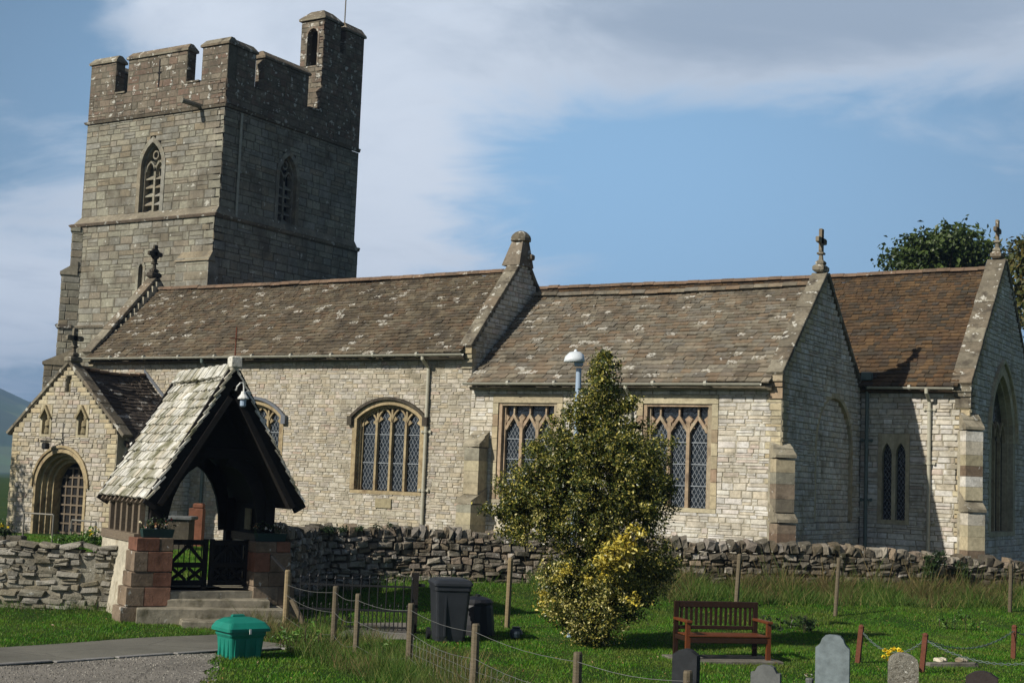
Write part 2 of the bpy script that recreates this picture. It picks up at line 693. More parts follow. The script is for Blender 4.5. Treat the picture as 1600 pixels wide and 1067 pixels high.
m_tile_c = stone_mat('chancel_red_tile', [S(86, 70, 51), S(96, 75, 54), S(77, 66, 52), S(69, 64, 55), S(104, 83, 58),
                                          S(91, 74, 55), S(75, 69, 61)],
                     lichen=(S(124, 112, 96), 0.04, 5.0), dark=(S(66, 56, 48), 0.4, 0.9), bump=0.4)
m_tile_p = stone_mat('porch_stone_tile', [S(78, 70, 62), S(88, 79, 70), S(68, 61, 55), S(96, 88, 80)],
                     lichen=(S(172, 168, 160), 0.06, 5.0), dark=(S(54, 49, 44), 0.4, 1.4), bump=0.6, pale=(S(176, 172, 164), 0.06))
m_shingle = stone_mat('pale_stone_shingle', [S(195, 190, 176), S(218, 215, 204), S(178, 174, 159), S(205, 195, 173),
                                             S(226, 224, 215), S(186, 184, 174)],
                      dark=(S(118, 116, 92), 0.65, 2.6), lichen=(S(202, 200, 190), 0.2, 9.0), bump=0.8, fine=18)
m_ridge = stone_mat('ridge_tile', [S(112, 92, 76), S(122, 102, 84), S(100, 86, 72)],
                    lichen=(S(170, 165, 152), 0.15, 5.0), bump=0.4)
m_field = stone_mat('grey_field_stone', [S(143, 135, 120), S(160, 152, 137), S(127, 116, 98), S(149, 132, 111), S(171, 164, 153),
                                         S(121, 114, 105), S(145, 127, 107)],
                    lichen=(S(192, 190, 180), 0.25, 6.5), dark=(S(70, 66, 56), 0.45, 2.2), bump=0.9)
m_field_pale = stone_mat('pale_field_stone', [S(139, 134, 119), S(152, 147, 133), S(127, 120, 103), S(144, 135, 115), S(160, 155, 143),
                                             S(131, 127, 117)],
                    lichen=(S(200, 198, 190), 0.25, 6.5), dark=(S(92, 88, 78), 0.4, 2.2), bump=0.9)
m_field_dark = stone_mat('dark_field_stone', [S(101, 96, 84), S(119, 112, 99), S(90, 84, 73), S(108, 97, 79), S(128, 121, 108)],
                         lichen=(S(176, 174, 164), 0.16, 6.5), dark=(S(58, 56, 42), 0.5, 2.0), bump=0.9)
m_earth_core = stone_mat('wall_core', [S(74, 68, 57)], dark=(S(36, 33, 26), 0.4, 3.0), bump=0.8)
m_red_sand = stone_mat('red_sandstone', [S(132, 94, 76), S(122, 86, 70), S(144, 108, 88)],
                       dark=(S(88, 62, 50), 0.4, 2.6), bump=0.4)
m_grey_block = stone_mat('grey_brown_block', [S(128, 112, 94), S(116, 98, 82), S(138, 124, 106)],
                         lichen=(S(190, 186, 176), 0.22, 6.0), dark=(S(84, 74, 62), 0.4, 2.6), bump=0.5)
m_pale_render = stone_mat('pale_limewash', [S(186, 178, 158)], dark=(S(128, 116, 96), 0.4, 3.0), bump=0.5)
m_step = stone_mat('worn_step_stone', [S(140, 133, 116), S(150, 143, 126)], lichen=(S(176, 172, 160), 0.15, 7.0),
                   dark=(S(86, 82, 66), 0.4, 3.0), bump=0.35)
m_head_grey = stone_mat('grey_slate_headstone', [S(118, 128, 130)], bump=0.12, mott=(0.94, 1.05),
                        dark=(S(100, 108, 108), 0.2, 4.0))
m_head_dull = stone_mat('dull_grey_headstone', [S(104, 106, 104)], bump=0.12, mott=(0.92, 1.05),
                        dark=(S(84, 86, 84), 0.3, 4.0))
m_head_black = stone_mat('black_headstone', [S(48, 50, 52)], bump=0.08, mott=(0.95, 1.05))
m_head_brown = stone_mat('brown_black_headstone', [S(58, 52, 50)], bump=0.1, mott=(0.9, 1.05))
m_granite = stone_mat('rough_granite', [S(138, 134, 122)], lichen=(S(200, 198, 188), 0.42, 26.0),
                      dark=(S(92, 86, 74), 0.5, 22.0), bump=0.9)
m_slab = stone_mat('paving_slab', [S(112, 108, 98)], dark=(S(84, 80, 70), 0.4, 3.0), bump=0.3)
m_red_tomb = stone_mat('red_tomb_stone', [S(126, 84, 64)], dark=(S(104, 66, 50), 0.3, 4.0), bump=0.3)


def plain(name, col, rough=0.6, metal=0.0, spec=0.4, var=0.12, scale=6.0, bump=0.1):
    t = NT(name)
    p = t.pos()
    n = t.noise(p, scale, 5, 0.6)
    c = t.mix(1.0, col, t.ramp(n, [(0.25, (1 - var,) * 3), (0.75, (1 + var,) * 3)]), 'MULTIPLY')
    if bump:
        t.bump(t.noise(p, scale * 6, 4), bump, 0.01)
    return t.done(c, rough, metal, spec)


def wood(name, cols, stretch=(3, 3, 22), rough=0.8, bump=0.4):
    t = NT(name)
    tc = t.n('ShaderNodeTexCoord').outputs['Object']
    n = t.noise(tc, 3.0, 6, 0.65, stretch=stretch)
    isl = t.island()
    c = t.ramp(n, [(0.25, cols[0]), (0.6, cols[1]), (0.8, cols[2])])
    c = t.mix(0.6, c, t.ramp(isl, [(0, (0.75,) * 3), (1, (1.2,) * 3)]), 'MULTIPLY')
    t.bump(n, bump, 0.01)
    return t.done(c, rough, 0, 0.25)


m_pipe = plain('painted_pipe', S(168, 164, 146), 0.55, var=0.15)
m_gutter = plain('grey_gutter', S(150, 148, 134), 0.55, var=0.2)
m_pipe_green = plain('grey_green_pipe', S(92, 104, 98), 0.5)
m_lead = plain('lead_flashing', S(92, 96, 102), 0.5, 0.0, 0.5)
m_iron = plain('black_iron', S(22, 23, 24), 0.55, 0.0, 0.4)
m_rust = plain('rusty_iron', S(98, 56, 38), 0.85, var=0.3, scale=30)
m_galv = plain('galvanised_wire', S(122, 122, 118), 0.45, 0.3)
m_rail = plain('weathered_steel_rail', S(112, 108, 98), 0.55, 0.2)
m_black_wood = wood('black_stained_timber', [S(20, 18, 16), S(30, 27, 24), S(40, 36, 32)])
m_weather_wood = wood('weathered_timber', [S(84, 74, 62), S(112, 100, 84), S(136, 124, 106)])
m_post_wood = wood('grey_post_timber', [S(80, 72, 57), S(104, 94, 76), S(122, 112, 92)])
m_pale_post = wood('pale_split_post', [S(116, 100, 74), S(142, 126, 96), S(158, 144, 114)])
m_bench = wood('varnished_bench_wood', [S(80, 44, 26), S(100, 56, 33), S(114, 66, 40)], stretch=(14, 3, 3), rough=0.42)
m_bench_dark = wood('dark_bench_wood', [S(38, 26, 20), S(50, 33, 24), S(62, 40, 29)], stretch=(14, 3, 3), rough=0.5)
m_green_plastic = plain('green_plastic', S(20, 116, 98), 0.48, spec=0.4, var=0.2, scale=4.0, bump=0.04)
m_bin = plain('charcoal_plastic', S(40, 43, 47), 0.5, spec=0.4, var=0.3, scale=4.0, bump=0.05)
m_bin_black = plain('black_plastic', S(24, 25, 28), 0.5, spec=0.4)
m_blue_pot = plain('dark_blue_glaze', S(40, 50, 58), 0.3, spec=0.5)
m_lamp_white = plain('white_lamp_shell', S(206, 212, 214), 0.35, spec=0.5, var=0.04)
m_lamp_pole = plain('pale_blue_grey_pole', S(150, 168, 186), 0.4, spec=0.5, var=0.05)
m_white = plain('white_paint', S(214, 214, 208), 0.5, var=0.05)
m_planter = plain('dark_green_trough', S(26, 50, 48), 0.5)
m_soil = plain('soil', S(50, 40, 30), 0.95, var=0.3, scale=20)
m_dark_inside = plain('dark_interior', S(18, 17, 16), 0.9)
m_statue = stone_mat('carved_stone', [S(150, 138, 108)], dark=(S(92, 82, 62), 0.5, 9.0), bump=0.5)
m_plaque = stone_mat('plaque_stone', [S(150, 140, 112)], bump=0.15)


def glass_mat():
    t = NT('dark_leaded_glass')
    p = t.pos()
    n = t.noise(p, 14.0, 2)
    c = t.ramp(n, [(0.3, S(12, 15, 18)), (0.7, S(42, 50, 58))])
    t.bump(t.noise(p, 11.0, 2), 0.6, 0.03)
    return t.done(c, 0.12, 0, 0.5)


m_glass = glass_mat()
m_came = plain('lead_came', S(134, 140, 144), 0.5, spec=0.4, var=0.2)


def leaf_mat(name, stops, trans=0.25, rough=0.45, spec=0.4):
    t = NT(name)
    c = t.ramp(t.island(), stops, 'CONSTANT' if len(stops) > 4 else 'LINEAR')
    p = t.pos()
    c = t.mix(0.7, c, t.ramp(t.noise(p, 1.7, 3), [(0.3, (0.65,) * 3), (0.7, (1.25,) * 3)]), 'MULTIPLY')
    if 'lawn' in name:
        c = t.mix(t.rng(t.noise(p, 0.8, 5, 0.7), 0.44, 0.68, 0.0, 0.7), c, S(116, 116, 56))
    t.done(c, rough, 0, spec)
    tr = t.n('ShaderNodeBsdfTranslucent')
    t.L(c, tr.inputs['Color'])
    mx = t.n('ShaderNodeMixShader')
    mx.inputs[0].default_value = trans
    t.L(t.b.outputs[0], mx.inputs[1])
    t.L(tr.outputs[0], mx.inputs[2])
    out = [n for n in t.t.nodes if n.type == 'OUTPUT_MATERIAL'][0]
    t.L(mx.outputs[0], out.inputs['Surface'])
    return t.m


m_holly = leaf_mat('holly_leaf', [(0.0, S(54, 66, 27)), (0.20, S(80, 90, 36)), (0.42, S(112, 114, 47)), (0.54, S(60, 74, 30)),
                                  (0.66, S(176, 164, 76)), (0.80, S(134, 132, 57)), (0.93, S(212, 200, 114))], 0.28, 0.36, 0.5)
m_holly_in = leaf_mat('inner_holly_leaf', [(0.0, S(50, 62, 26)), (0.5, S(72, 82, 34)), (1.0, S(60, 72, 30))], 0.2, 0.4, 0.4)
m_holly_pale = leaf_mat('pale_holly_leaf', [(0.0, S(92, 98, 42)), (0.3, S(170, 160, 84)), (0.55, S(206, 194, 120)), (0.75, S(120, 124, 56)),
                                  (0.9, S(222, 212, 150))], 0.25, 0.34, 0.5)
m_holly_yel = leaf_mat('yellow_holly_leaf', [(0.0, S(150, 138, 52)), (0.35, S(206, 186, 74)), (0.7, S(224, 208, 112)),
                                             (0.85, S(96, 104, 40)), (0.95, S(232, 220, 140))], 0.25, 0.35, 0.4)
m_treeleaf = leaf_mat('tree_leaf', [(0.0, S(40, 56, 26)), (0.4, S(62, 80, 34)), (0.75, S(84, 98, 44)), (1.0, S(52, 68, 30))], 0.3)
m_shrubleaf = leaf_mat('shrub_leaf', [(0.0, S(50, 84, 30)), (0.5, S(84, 122, 44)), (1.0, S(116, 148, 60))], 0.3)
m_darkshrub = leaf_mat('dark_hedge_leaf', [(0.0, S(30, 46, 24)), (0.5, S(44, 64, 32)), (1.0, S(60, 80, 40))], 0.2)
m_lawn = leaf_mat('lawn_blade', [(0.0, S(52, 104, 18)), (0.5, S(74, 130, 24)), (0.85, S(98, 144, 36)), (1.0, S(146, 150, 70))], 0.35, 0.5, 0.2)
m_rough_grass = leaf_mat('rough_grass_blade', [(0.0, S(62, 92, 34)), (0.4, S(88, 116, 46)), (0.65, S(132, 132, 72)),
                                               (1.0, S(172, 158, 104))], 0.3, 0.6, 0.2)
m_bank_grass = leaf_mat('bank_grass_blade', [(0.0, S(56, 88, 30)), (0.5, S(78, 110, 40)), (0.85, S(104, 122, 54)), (1.0, S(150, 144, 90))], 0.3, 0.6, 0.2)
m_straw = leaf_mat('dry_stem', [(0.0, S(96, 84, 54)), (0.3, S(128, 112, 74)), (0.6, S(74, 90, 40)), (0.85, S(92, 104, 50)), (1.0, S(160, 142, 100))], 0.2, 0.7, 0.2)
m_flower_yel = leaf_mat('yellow_petal', [(0.0, S(226, 190, 30)), (1.0, S(246, 222, 60))], 0.25)
m_flower_mix = leaf_mat('small_petal', [(0.0, S(232, 228, 218)), (0.35, S(150, 110, 70)), (0.6, S(100, 88, 50)), (0.8, S(206, 196, 160)),
                                        (0.95, S(170, 60, 60))], 0.2)
m_bark = wood('bark', [S(52, 44, 34), S(74, 64, 50), S(96, 84, 68)], stretch=(6, 6, 2))


def ground_mat():
    t = NT('turf')
    p = t.pos()
    c = t.ramp(t.noise(p, 0.6, 5, 0.6), [(0.3, S(36, 56, 20)), (0.5, S(48, 70, 26)), (0.72, S(76, 84, 40))])
    c = t.mix(0.7, c, t.ramp(t.noise(p, 30, 4, 0.7), [(0.25, (0.5,) * 3), (0.75, (1.35,) * 3)]), 'MULTIPLY')
    t.bump(t.noise(p, 45, 4, 0.7), 0.8, 0.03)
    return t.done(c, 0.95, 0, 0.1)


m_turf = ground_mat()


def asphalt_mat(name, a, b, scale, bump):
    t = NT(name)
    p = t.pos()
    c = t.ramp(t.noise(p, 1.2, 5, 0.65), [(0.3, a), (0.7, b)])
    c = t.mix(t.rng(t.noise(p, 0.5, 3, 0.6), 0.5, 0.62, 0.0, 0.35), c, tuple(q * 0.6 for q in a[:3]))
    vo = t.n('ShaderNodeTexVoronoi', feature='DISTANCE_TO_EDGE')
    vo.inputs['Scale'].default_value = 0.55
    t.L(p, vo.inputs['Vector'])
    c = t.mix(t.math('MULTIPLY', t.math('LESS_THAN', vo.outputs['Distance'], 0.006), 0.5), c, tuple(q * 0.45 for q in a[:3]))
    c = t.mix(0.8, c, t.ramp(t.noise(p, scale, 3, 0.8), [(0.3, (0.6,) * 3), (0.7, (1.4,) * 3)]), 'MULTIPLY')
    t.bump(t.noise(p, scale, 3, 0.8), bump, 0.02)
    return t.done(c, 0.9, 0, 0.25)


m_road = asphalt_mat('worn_asphalt', S(98, 96, 86), S(116, 113, 102), 60, 0.4)
m_gravel = asphalt_mat('gravel_ground', S(112, 107, 98), S(134, 128, 118), 24, 0.9)
m_gravel_stone = stone_mat('gravel_stone', [S(110, 106, 98), S(140, 136, 126), S(92, 88, 80), S(164, 160, 150)], bump=0.2)
m_kerb = asphalt_mat('concrete_kerb', S(120, 118, 114), S(136, 133, 128), 40, 0.3)


def hill_mat():
    t = NT('hill_grass')
    p = t.pos()
    v = t.n('ShaderNodeTexVoronoi')
    v.inputs['Scale'].default_value = 0.006
    t.L(p, v.inputs['Vector'])
    c = t.ramp(t.math('FRACT', t.math('MULTIPLY', t.n('ShaderNodeSeparateColor').outputs[0], 1.0)), [(0, (0, 0, 0)), (1, (1, 1, 1))])
    sepc = t.n('ShaderNodeSeparateColor')
    t.L(v.outputs['Color'], sepc.inputs[0])
    c = t.ramp(sepc.outputs[0], [(0.0, S(54, 76, 34)), (0.4, S(82, 106, 48)), (0.7, S(96, 110, 58)), (1.0, S(40, 58, 30))])
    c = t.mix(0.6, c, t.ramp(t.noise(p, 0.02, 5), [(0.3, (0.6,) * 3), (0.7, (1.2,) * 3)]), 'MULTIPLY')
    return t.done(c, 0.95, 0, 0.1)


m_hill = hill_mat()

# ------------------------------------------------------------------ ground
WALL_R = [at(436, 830, D=28.4)[:2], at(497, 829, D=32.4)[:2], at(640, 830, D=33.4)[:2], at(830, 838, D=33.8)[:2], at(1100, 850, D=34.0)[:2],
          at(1320, 856, D=34.8)[:2], at(1720, 884, D=36.8)[:2]]
WALL_R_TOP = [1.44, 1.36, 1.38, 1.36, 1.32, 1.30, 0.94]
WALL_L = [at(222, 853, D=26.5)[:2], at(100, 853, D=26.4)[:2], at(-90, 853, D=26.4)[:2]]
WALL_L_TOP = [1.19, 1.21, 1.21]
DIV = [WALL_L[-1] + (WALL_L[-1] - WALL_L[-2]) * 6] + WALL_L[::-1] + WALL_R + [WALL_R[-1] + (WALL_R[-1] - WALL_R[-2]) * 6]


def poly_dist(x, y, pts):
    """distance to the wall line; positive on the church's side"""
    x, y = np.asarray(x, float), np.asarray(y, float)
    best = np.full(np.broadcast(x, y).shape, 1e9)
    sgn = np.ones_like(best)
    for a, b in zip(pts[:-1], pts[1:]):
        d = b - a
        L2 = d @ d
        t = np.clip(((x - a[0]) * d[0] + (y - a[1]) * d[1]) / L2, 0, 1)
        qx, qy = a[0] + t * d[0] - x, a[1] + t * d[1] - y
        dist = np.hypot(qx, qy)
        s = np.where(d[0] * (y - a[1]) - d[1] * (x - a[0]) > 0, 1.0, -1.0)
        m = dist < best
        best = np.where(m, dist, best)
        sgn = np.where(m, s, sgn)
    return best * sgn


def sstep(a, b, x):
    t = np.clip((x - a) / (b - a), 0, 1)
    return t * t * (3 - 2 * t)


def gz(x, y):
    x, y = np.asarray(x, float), np.asarray(y, float)
    d = poly_dist(x, y, DIV)
    lat = x * RT[0] + y * RT[1]
    right = sstep(-4.2, -1.8, lat)
    out = right * 0.36 * sstep(-5.0, -0.2, d) + (1 - right) * 0.10 * sstep(-1.5, 0, d)
    z = np.where(d > 0, np.where(right > 0.5, np.maximum(0.36, out - d * 0.1), 0.10 + 0.26 * sstep(0, 1.2, d)), out)
    z = z + 0.022 * np.sin(x * 1.3 + y * 0.4) * np.cos(y * 1.1 - x * 0.3) * (d < 0)
    far = np.maximum(0, np.hypot(x + 25, y - 42) - 40)
    return z - 0.00002 * far ** 2 * (far < 400) - (far >= 400) * (3.2 + (far - 400) * 0.006)


def g1(x, y):
    return float(gz(x, y))


def on_ground(px, py):
    z = 0.0
    for _ in range(12):
        p = at(px, py, Z=z)
        z = 0.5 * z + 0.5 * g1(p[0], p[1])
    return np.array([p[0], p[1], g1(p[0], p[1])])


def axis(lo, hi, fine_lo, fine_hi, step):
    a = list(np.arange(fine_lo, fine_hi, step))
    s, v = step, fine_lo
    while v > lo:
        s *= 1.35
        v -= s
        a.insert(0, v)
    s, v = step, fine_hi
    while v < hi:
        a.append(v)
        s *= 1.35
        v += s
    return np.array(a)


def sheet(name, xs, ys, zfun, mat, keep=None, dz=0.0):
    X, Y = np.meshgrid(xs, ys)
    Z = zfun(X, Y) + dz
    v = np.column_stack([X.ravel(), Y.ravel(), Z.ravel()])
    nx, ny = len(xs), len(ys)
    i, j = np.meshgrid(np.arange(nx - 1), np.arange(ny - 1))
    a = (j * nx + i).ravel()
    q = np.column_stack([a, a + 1, a + nx + 1, a + nx])
    if keep is not None:
        c = v[q].mean(1)
        q = q[keep(c[:, 0], c[:, 1])]
    me = big_mesh(name, v, q, [mat], smooth=True)
    return link(name, me, (0, 0, 0), kind='structure')


sheet('ground', axis(-2500, 2500, -50, 10, 0.3), axis(-2500, 2500, 5, 60, 0.3), gz, m_turf)

# road: runs across the foreground at the left, gravel nearer the camera
ra, rb = on_ground(0, 1012)[:2], on_ground(330, 992)[:2]
rdir = unit(rb - ra)
rn = np.array([-rdir[1], rdir[0]])
if rn @ FW[:2] < 0:
    rn = -rn
k0 = float((on_ground(0, 1041)[:2] - ra) @ rn)
k1 = float((on_ground(330, 1022)[:2] - ra) @ rn)


def strip_sheet(name, mat, s0, s1, near, far, dz, wob=0.0, taper=0.0):
    """a band along the road: near and far are distances across it"""
    n = int((s1 - s0) / 0.25)
    ss = np.linspace(s0, s1, n)
    vs, qs = [], []
    for i, s in enumerate(ss):
        w = wob * math.sin(s * 2.3) * math.cos(s * 0.7)
        a = near(s) if callable(near) else near
        b = far(s) if callable(far) else far
        for k in range(9):
            t = a + (b - a) * k / 8 + (w if k in (0, 8) else 0)
            p = ra + rdir * s + rn * t
            vs.append((p[0], p[1], g1(p[0], p[1]) + dz))
    for i in range(n - 1):
        for k in range(8):
            a = i * 9 + k
            qs.append((a, a + 9, a + 10, a + 1))
    me = big_mesh(name, np.array(vs), np.array(qs), [mat], smooth=True)
    return link(name, me, (0, 0, 0), kind='structure')


end_s = float((on_ground(395, 1000)[:2] - ra) @ rdir)


def road_end(s):
    return 0.0


strip_sheet('road', m_road, -14, end_s, lambda s: k0 + (k1 - k0) * s / end_s, 0.0, 0.012, 0.03)
kerb = MB()
for s in np.arange(-14, end_s - 0.35, 0.92):
    a = ra + rdir * s + rn * (k0 + (k1 - k0) * s / end_s - 0.06)
    kerb.obox((a[0] + rdir[0] * .45, a[1] + rdir[1] * .45, g1(a[0], a[1]) + 0.02), (*rdir, 0), (*rn, 0), ZUP, 0.9, 0.11, 0.03, 0, 0.008)
emit('kerb_edging', kerb, m_kerb, kind='structure')
_ga, _gb = on_ground(334, 1024)[:2] - ra, on_ground(322, 1066)[:2] - ra
_gs0, _gt0, _gs1, _gt1 = _ga @ rdir, _ga @ rn, _gb @ rdir, _gb @ rn


def gend_at(t):
    return _gs0 + (_gs1 - _gs0) * (t - _gt0) / (_gt1 - _gt0)


gv, gq = [], []
NS, NTT = 70, 26
for i in range(NTT + 1):
    for k in range(NS + 1):
        f = i / NTT
        t_lo = k0 - 5.5
        s_guess = -14.0
        t = (k0 + (k1 - k0) * 0.5 - .13) * (1 - f) + t_lo * f
        e_ = gend_at(t) + .07 * math.sin(t * 7.0)
        sv = s_guess + (e_ - s_guess) * k / NS
        tt = t + (1 - f) * (k1 - k0) * (sv / end_s - 0.5)
        p = ra + rdir * sv + rn * tt
        gv.append((p[0], p[1], g1(p[0], p[1]) + 0.012))
for i in range(NTT):
    for k in range(NS):
        a = i * (NS + 1) + k
        gq.append((a, a + 1, a + NS + 2, a + NS + 1))
link('gravel', big_mesh('gravel', np.array(gv), np.array(gq), [m_gravel], smooth=True), (0, 0, 0), kind='structure')
# path seen behind the railings
pa = on_ground(545, 992)
pth = MB()
c0, c1, c2, c3 = on_ground(500, 1004), on_ground(648, 1001), on_ground(640, 975), on_ground(560, 976)
vs = []
for i in range(9):
    for j in range(5):
        a = c0 + (c1 - c0) * i / 8
        b = c3 + (c2 - c3) * i / 8
        p = a + (b - a) * j / 4
        vs.append((p[0], p[1], g1(p[0], p[1]) + 0.03))
pth.add(vs, [(i * 5 + j, i * 5 + j + 5, i * 5 + j + 6, i * 5 + j + 1) for i in range(8) for j in range(4)])
emit('path', pth, m_gravel, kind='structure')

# hills beyond the church
def hill_z(x, y):
    az = np.degrees(np.arctan2(x, y))
    r = np.hypot(x, y)
    h = 215 * np.exp(-((az + 60) / 10.5) ** 2) + 70 * np.exp(-((az + 30) / 20) ** 2) + 18 * np.sin(az * 0.9) + 8 * np.sin(az * 2.7)
    return -30 + np.maximum(0, h + 25) * sstep(1300, 2600, r) * (1 + 0.05 * np.sin(r * 0.01))


hs = []
azs = np.radians(np.linspace(-100, 70, 90))
rs = np.linspace(1300, 3200, 26)
A, Rr = np.meshgrid(azs, rs)
HX, HY = np.sin(A) * Rr, np.cos(A) * Rr
HV = np.column_stack([HX.ravel(), HY.ravel(), hill_z(HX, HY).ravel()])
i, j = np.meshgrid(np.arange(89), np.arange(25))
a = (j * 90 + i).ravel()
link('hills', big_mesh('hills', HV, np.column_stack([a, a + 1, a + 91, a + 90]), [m_hill], smooth=True), (0, 0, 0), kind='structure')

# ------------------------------------------------------------------ church
YA = 36.39
XW, XA, XB, XC = -40.78, -23.95, -13.98, -10.67
YN = 42.93
GR = 0.30
church = thing('church', (-27.0, 40.0, GR), 'stone parish church with battlemented west tower, porch and long stone-tiled roofs', 'church')
STONE_M = [m_cream, m_tower, m_parapet, m_cream_dressed, m_pink, m_cream_a]
stones = Pieces(church, 'stone', 'rubble_stonework', block_variants(10), STONE_M, 300, None)
TILE_M = [m_tile_a, m_tile_b, m_tile_c, m_tile_p]
tiles = Pieces(church, 'roof_tile', 'roof_tiling', slab_variants(8), TILE_M, 300, None)


# --- openings: functions giving the blocked interval at a height
def arch_half(h, spring, apex, kind):
    r = apex - spring
    if kind == 'seg':
        R = (h * h + r * r) / (2 * r)
        return lambda z: math.sqrt(max(0, R * R - (z - apex + R) ** 2))
    c = (r * r - h * h) / (2 * h)
    return lambda z: max(0, math.sqrt(max(0, (h + c) ** 2 - (z - spring) ** 2)) - c)


def arch_open(uc, h, z0, spring, apex, kind='pt', grow=0.0):
    f = arch_half(h, spring, apex, kind)

    def op(za, zb):
        z = (za + zb) / 2
        if zb <= z0 or z >= apex - 0.02:
            return None
        z = max(z, z0)
        w = h if z <= spring else f(z)
        return (uc - w - grow, uc + w + grow)
    op.cuts = (z0,)
    return op


def rect_open(u0, u1, z0, z1):
    def op(za, zb):
        return None if (zb <= z0 + 0.01 or za >= z1 - 0.01) else (u0, u1)
    op.cuts = (z0, z1)
    return op


def arch_pts(uc, h, spring, apex, kind='pt', n=10):
    f = arch_half(h, spring, apex, kind)
    pts = []
    if kind == 'seg':
        r = apex - spring
        R = (h * h + r * r) / (2 * r)
        a = math.asin(min(1, h / R))
        for k in range(2 * n + 1):
            t = a - 2 * a * k / (2 * n)
            pts.append((uc + R * math.sin(t), apex - R + R * math.cos(t)))
        return pts
    r = apex - spring
    c = (r * r - h * h) / (2 * h)
    R = h + c
    amax = math.asin(min(1, r / R)) if c >= 0 else math.pi - math.asin(min(1, r / R))
    right = [(uc - c + R * math.cos(amax * k / n), spring + R * math.sin(amax * k / n)) for k in range(n + 1)]
    left = [(2 * uc - u, z) for u, z in right[-2::-1]]
    return right + left       # from right springing over the apex to the left springing


def masonry(part_name, F, z0, z1, outline, openings, mat, course, width, seed=0, back=None, parent=None, thick=0.45,
            quoin=(), label=None, proud=0.03, qmat=3, split=0.22, joint=0.014, rot=0.012):
    """a wall part with its stones: outline(z) gives the ends of the wall at that height"""
    rnd = random.Random(seed)
    mb = MB()
    rows = []
    cuts = sorted(c_ for op in openings for c_ in op.cuts)
    z = z0
    while z < z1 - 0.03:
        h = min(rnd.uniform(*course), z1 - z)
        if z1 - z - h < 0.05:
            h = z1 - z
        for ct_ in cuts:
            if z + 0.03 < ct_ < z + h:
                h = ct_ - z
            elif z + h < ct_ < z + h + 0.045:
                h = ct_ - z
        u0, u1 = outline(z + h * 0.5)
        if u1 - u0 < 0.05:
            break
        iv = [(u0, u1)]
        for op in openings:
            b = op(z, z + h)
            if b is None:
                continue
            nv = []
            for a, c in iv:
                if b[0] > a:
                    nv.append((a, min(c, b[0])))
                if b[1] < c:
                    nv.append((max(a, b[1]), c))
            iv = [q for q in nv if q[1] - q[0] > 0.02]
        rows.append((z, h, iv, u0, u1))
        for a, c in iv:
            mb.fbox(F, a, c, z, z + h, -thick, 0.0)
        z += h
    part = emit(part_name, mb, back or m_mortar, parent or church, label)
    V = F.V
    for ri, (z, h, iv, u0, u1) in enumerate(rows):
        for a, c in iv:
            u = a
            ql = ('L' in quoin and abs(a - u0) < 1e-6)
            qr = ('R' in quoin and abs(c - u1) < 1e-6)
            while u < c - 0.02:
                w = rnd.uniform(*width)
                mi = mat
                if ql and u == a:
                    w = 0.46 if ri % 2 else 0.30
                    mi = qmat
                if qr and c - u < 0.75:
                    if c - u <= 0.5 + 1e-6:
                        w = c - u
                        mi = qmat
                    else:
                        w = c - u - (0.46 if ri % 2 else 0.30)
                if c - u - w < width[0] * 0.6 and not qr:
                    w = c - u
                w = min(w, c - u)
                dpt = rnd.uniform(0.25, 1.0) * proud + 0.006
                parts = [(z, h)]
                if mi == mat and w > 0.16 and rnd.random() < split and h > 0.1:
                    k = rnd.uniform(0.38, 0.62)
                    parts = [(z, h * k), (z + h * k, h * (1 - k))]
                for zz, hh in parts:
                    an = rnd.uniform(-rot, rot)
                    ax = F.U * math.cos(an) + V * math.sin(an)
                    az = -F.U * math.sin(an) + V * math.cos(an)
                    stones.add(F.p(u + w / 2, zz + hh / 2, -0.05), ax, F.N, az, w - joint, 0.05 + dpt, hh - joint, mi, part)
                u += w
    return part


def gable(u0, ze, ua, za, u1, ze1=None):
    ze1 = ze if ze1 is None else ze1

    def f(z):
        a = u0 if z <= ze else u0 + (ua - u0) * (z - ze) / (za - ze)
        b = u1 if z <= ze1 else u1 + (ua - u1) * (z - ze1) / (za - ze1)
        return (a, b)
    return f


def const(a, b):
    return lambda z: (a, b)


FA, FE_B, FC, FE_C, FE_A = south(YA), east(XB), south(YN + 0.07), east(XC), east(XA)
YC = YN + 0.07
A1, A2 = -32.72, -27.02
WA = dict(h=1.27, z0=2.30, spring=4.54, apex=5.01)
opsA = [arch_open(c, WA['h'] + 0.13, WA['z0'] - 0.1, WA['spring'], WA['apex'] + 0.13, 'seg') for c in (A1, A2)]
masonry('aisle_wall', FA, GR, 6.62, const(XW, XA + 0.002), opsA, 5, (0.08, 0.17), (0.12, 0.46), 1, quoin=('L',), proud=.016, joint=.008, split=.42, rot=.022)
B1, B2 = (-22.83, -21.03), (-18.0, -16.12)
WB0, WB1 = 2.20, 5.06
opsB = [rect_open(b[0] - 0.30, b[1] + 0.30, WB0 - 0.12, WB1 + 0.26) for b in (B1, B2)]
masonry('chapel_wall', FA, GR, 5.78, const(XA + 0.004, XB), opsB, 0, (0.075, 0.21), (0.14, 0.66), 2, quoin=('R',), proud=.016, joint=.008, split=.42, rot=.02)
gB = gable(YA, 5.85, 39.70, 8.98, YN)
masonry('chapel_gable_wall', FE_B, GR, 8.93, gB, [arch_open(40.6, 1.62, 1.9, 4.0, 5.62)], 0, (0.11, 0.19), (0.18, 0.5), 3,
        quoin=('L',), label='dark shaded east gable wall with a blocked pointed arch')
opC = [rect_open(-13.42, -12.46, 1.9, 4.62)]
masonry('chancel_wall', FC, GR, 6.08, const(XB, XC), opC, 0, (0.11, 0.2), (0.2, 0.6), 4, quoin=('R',))
gC = gable(YC, 6.05, 47.25, 10.38, 51.5)
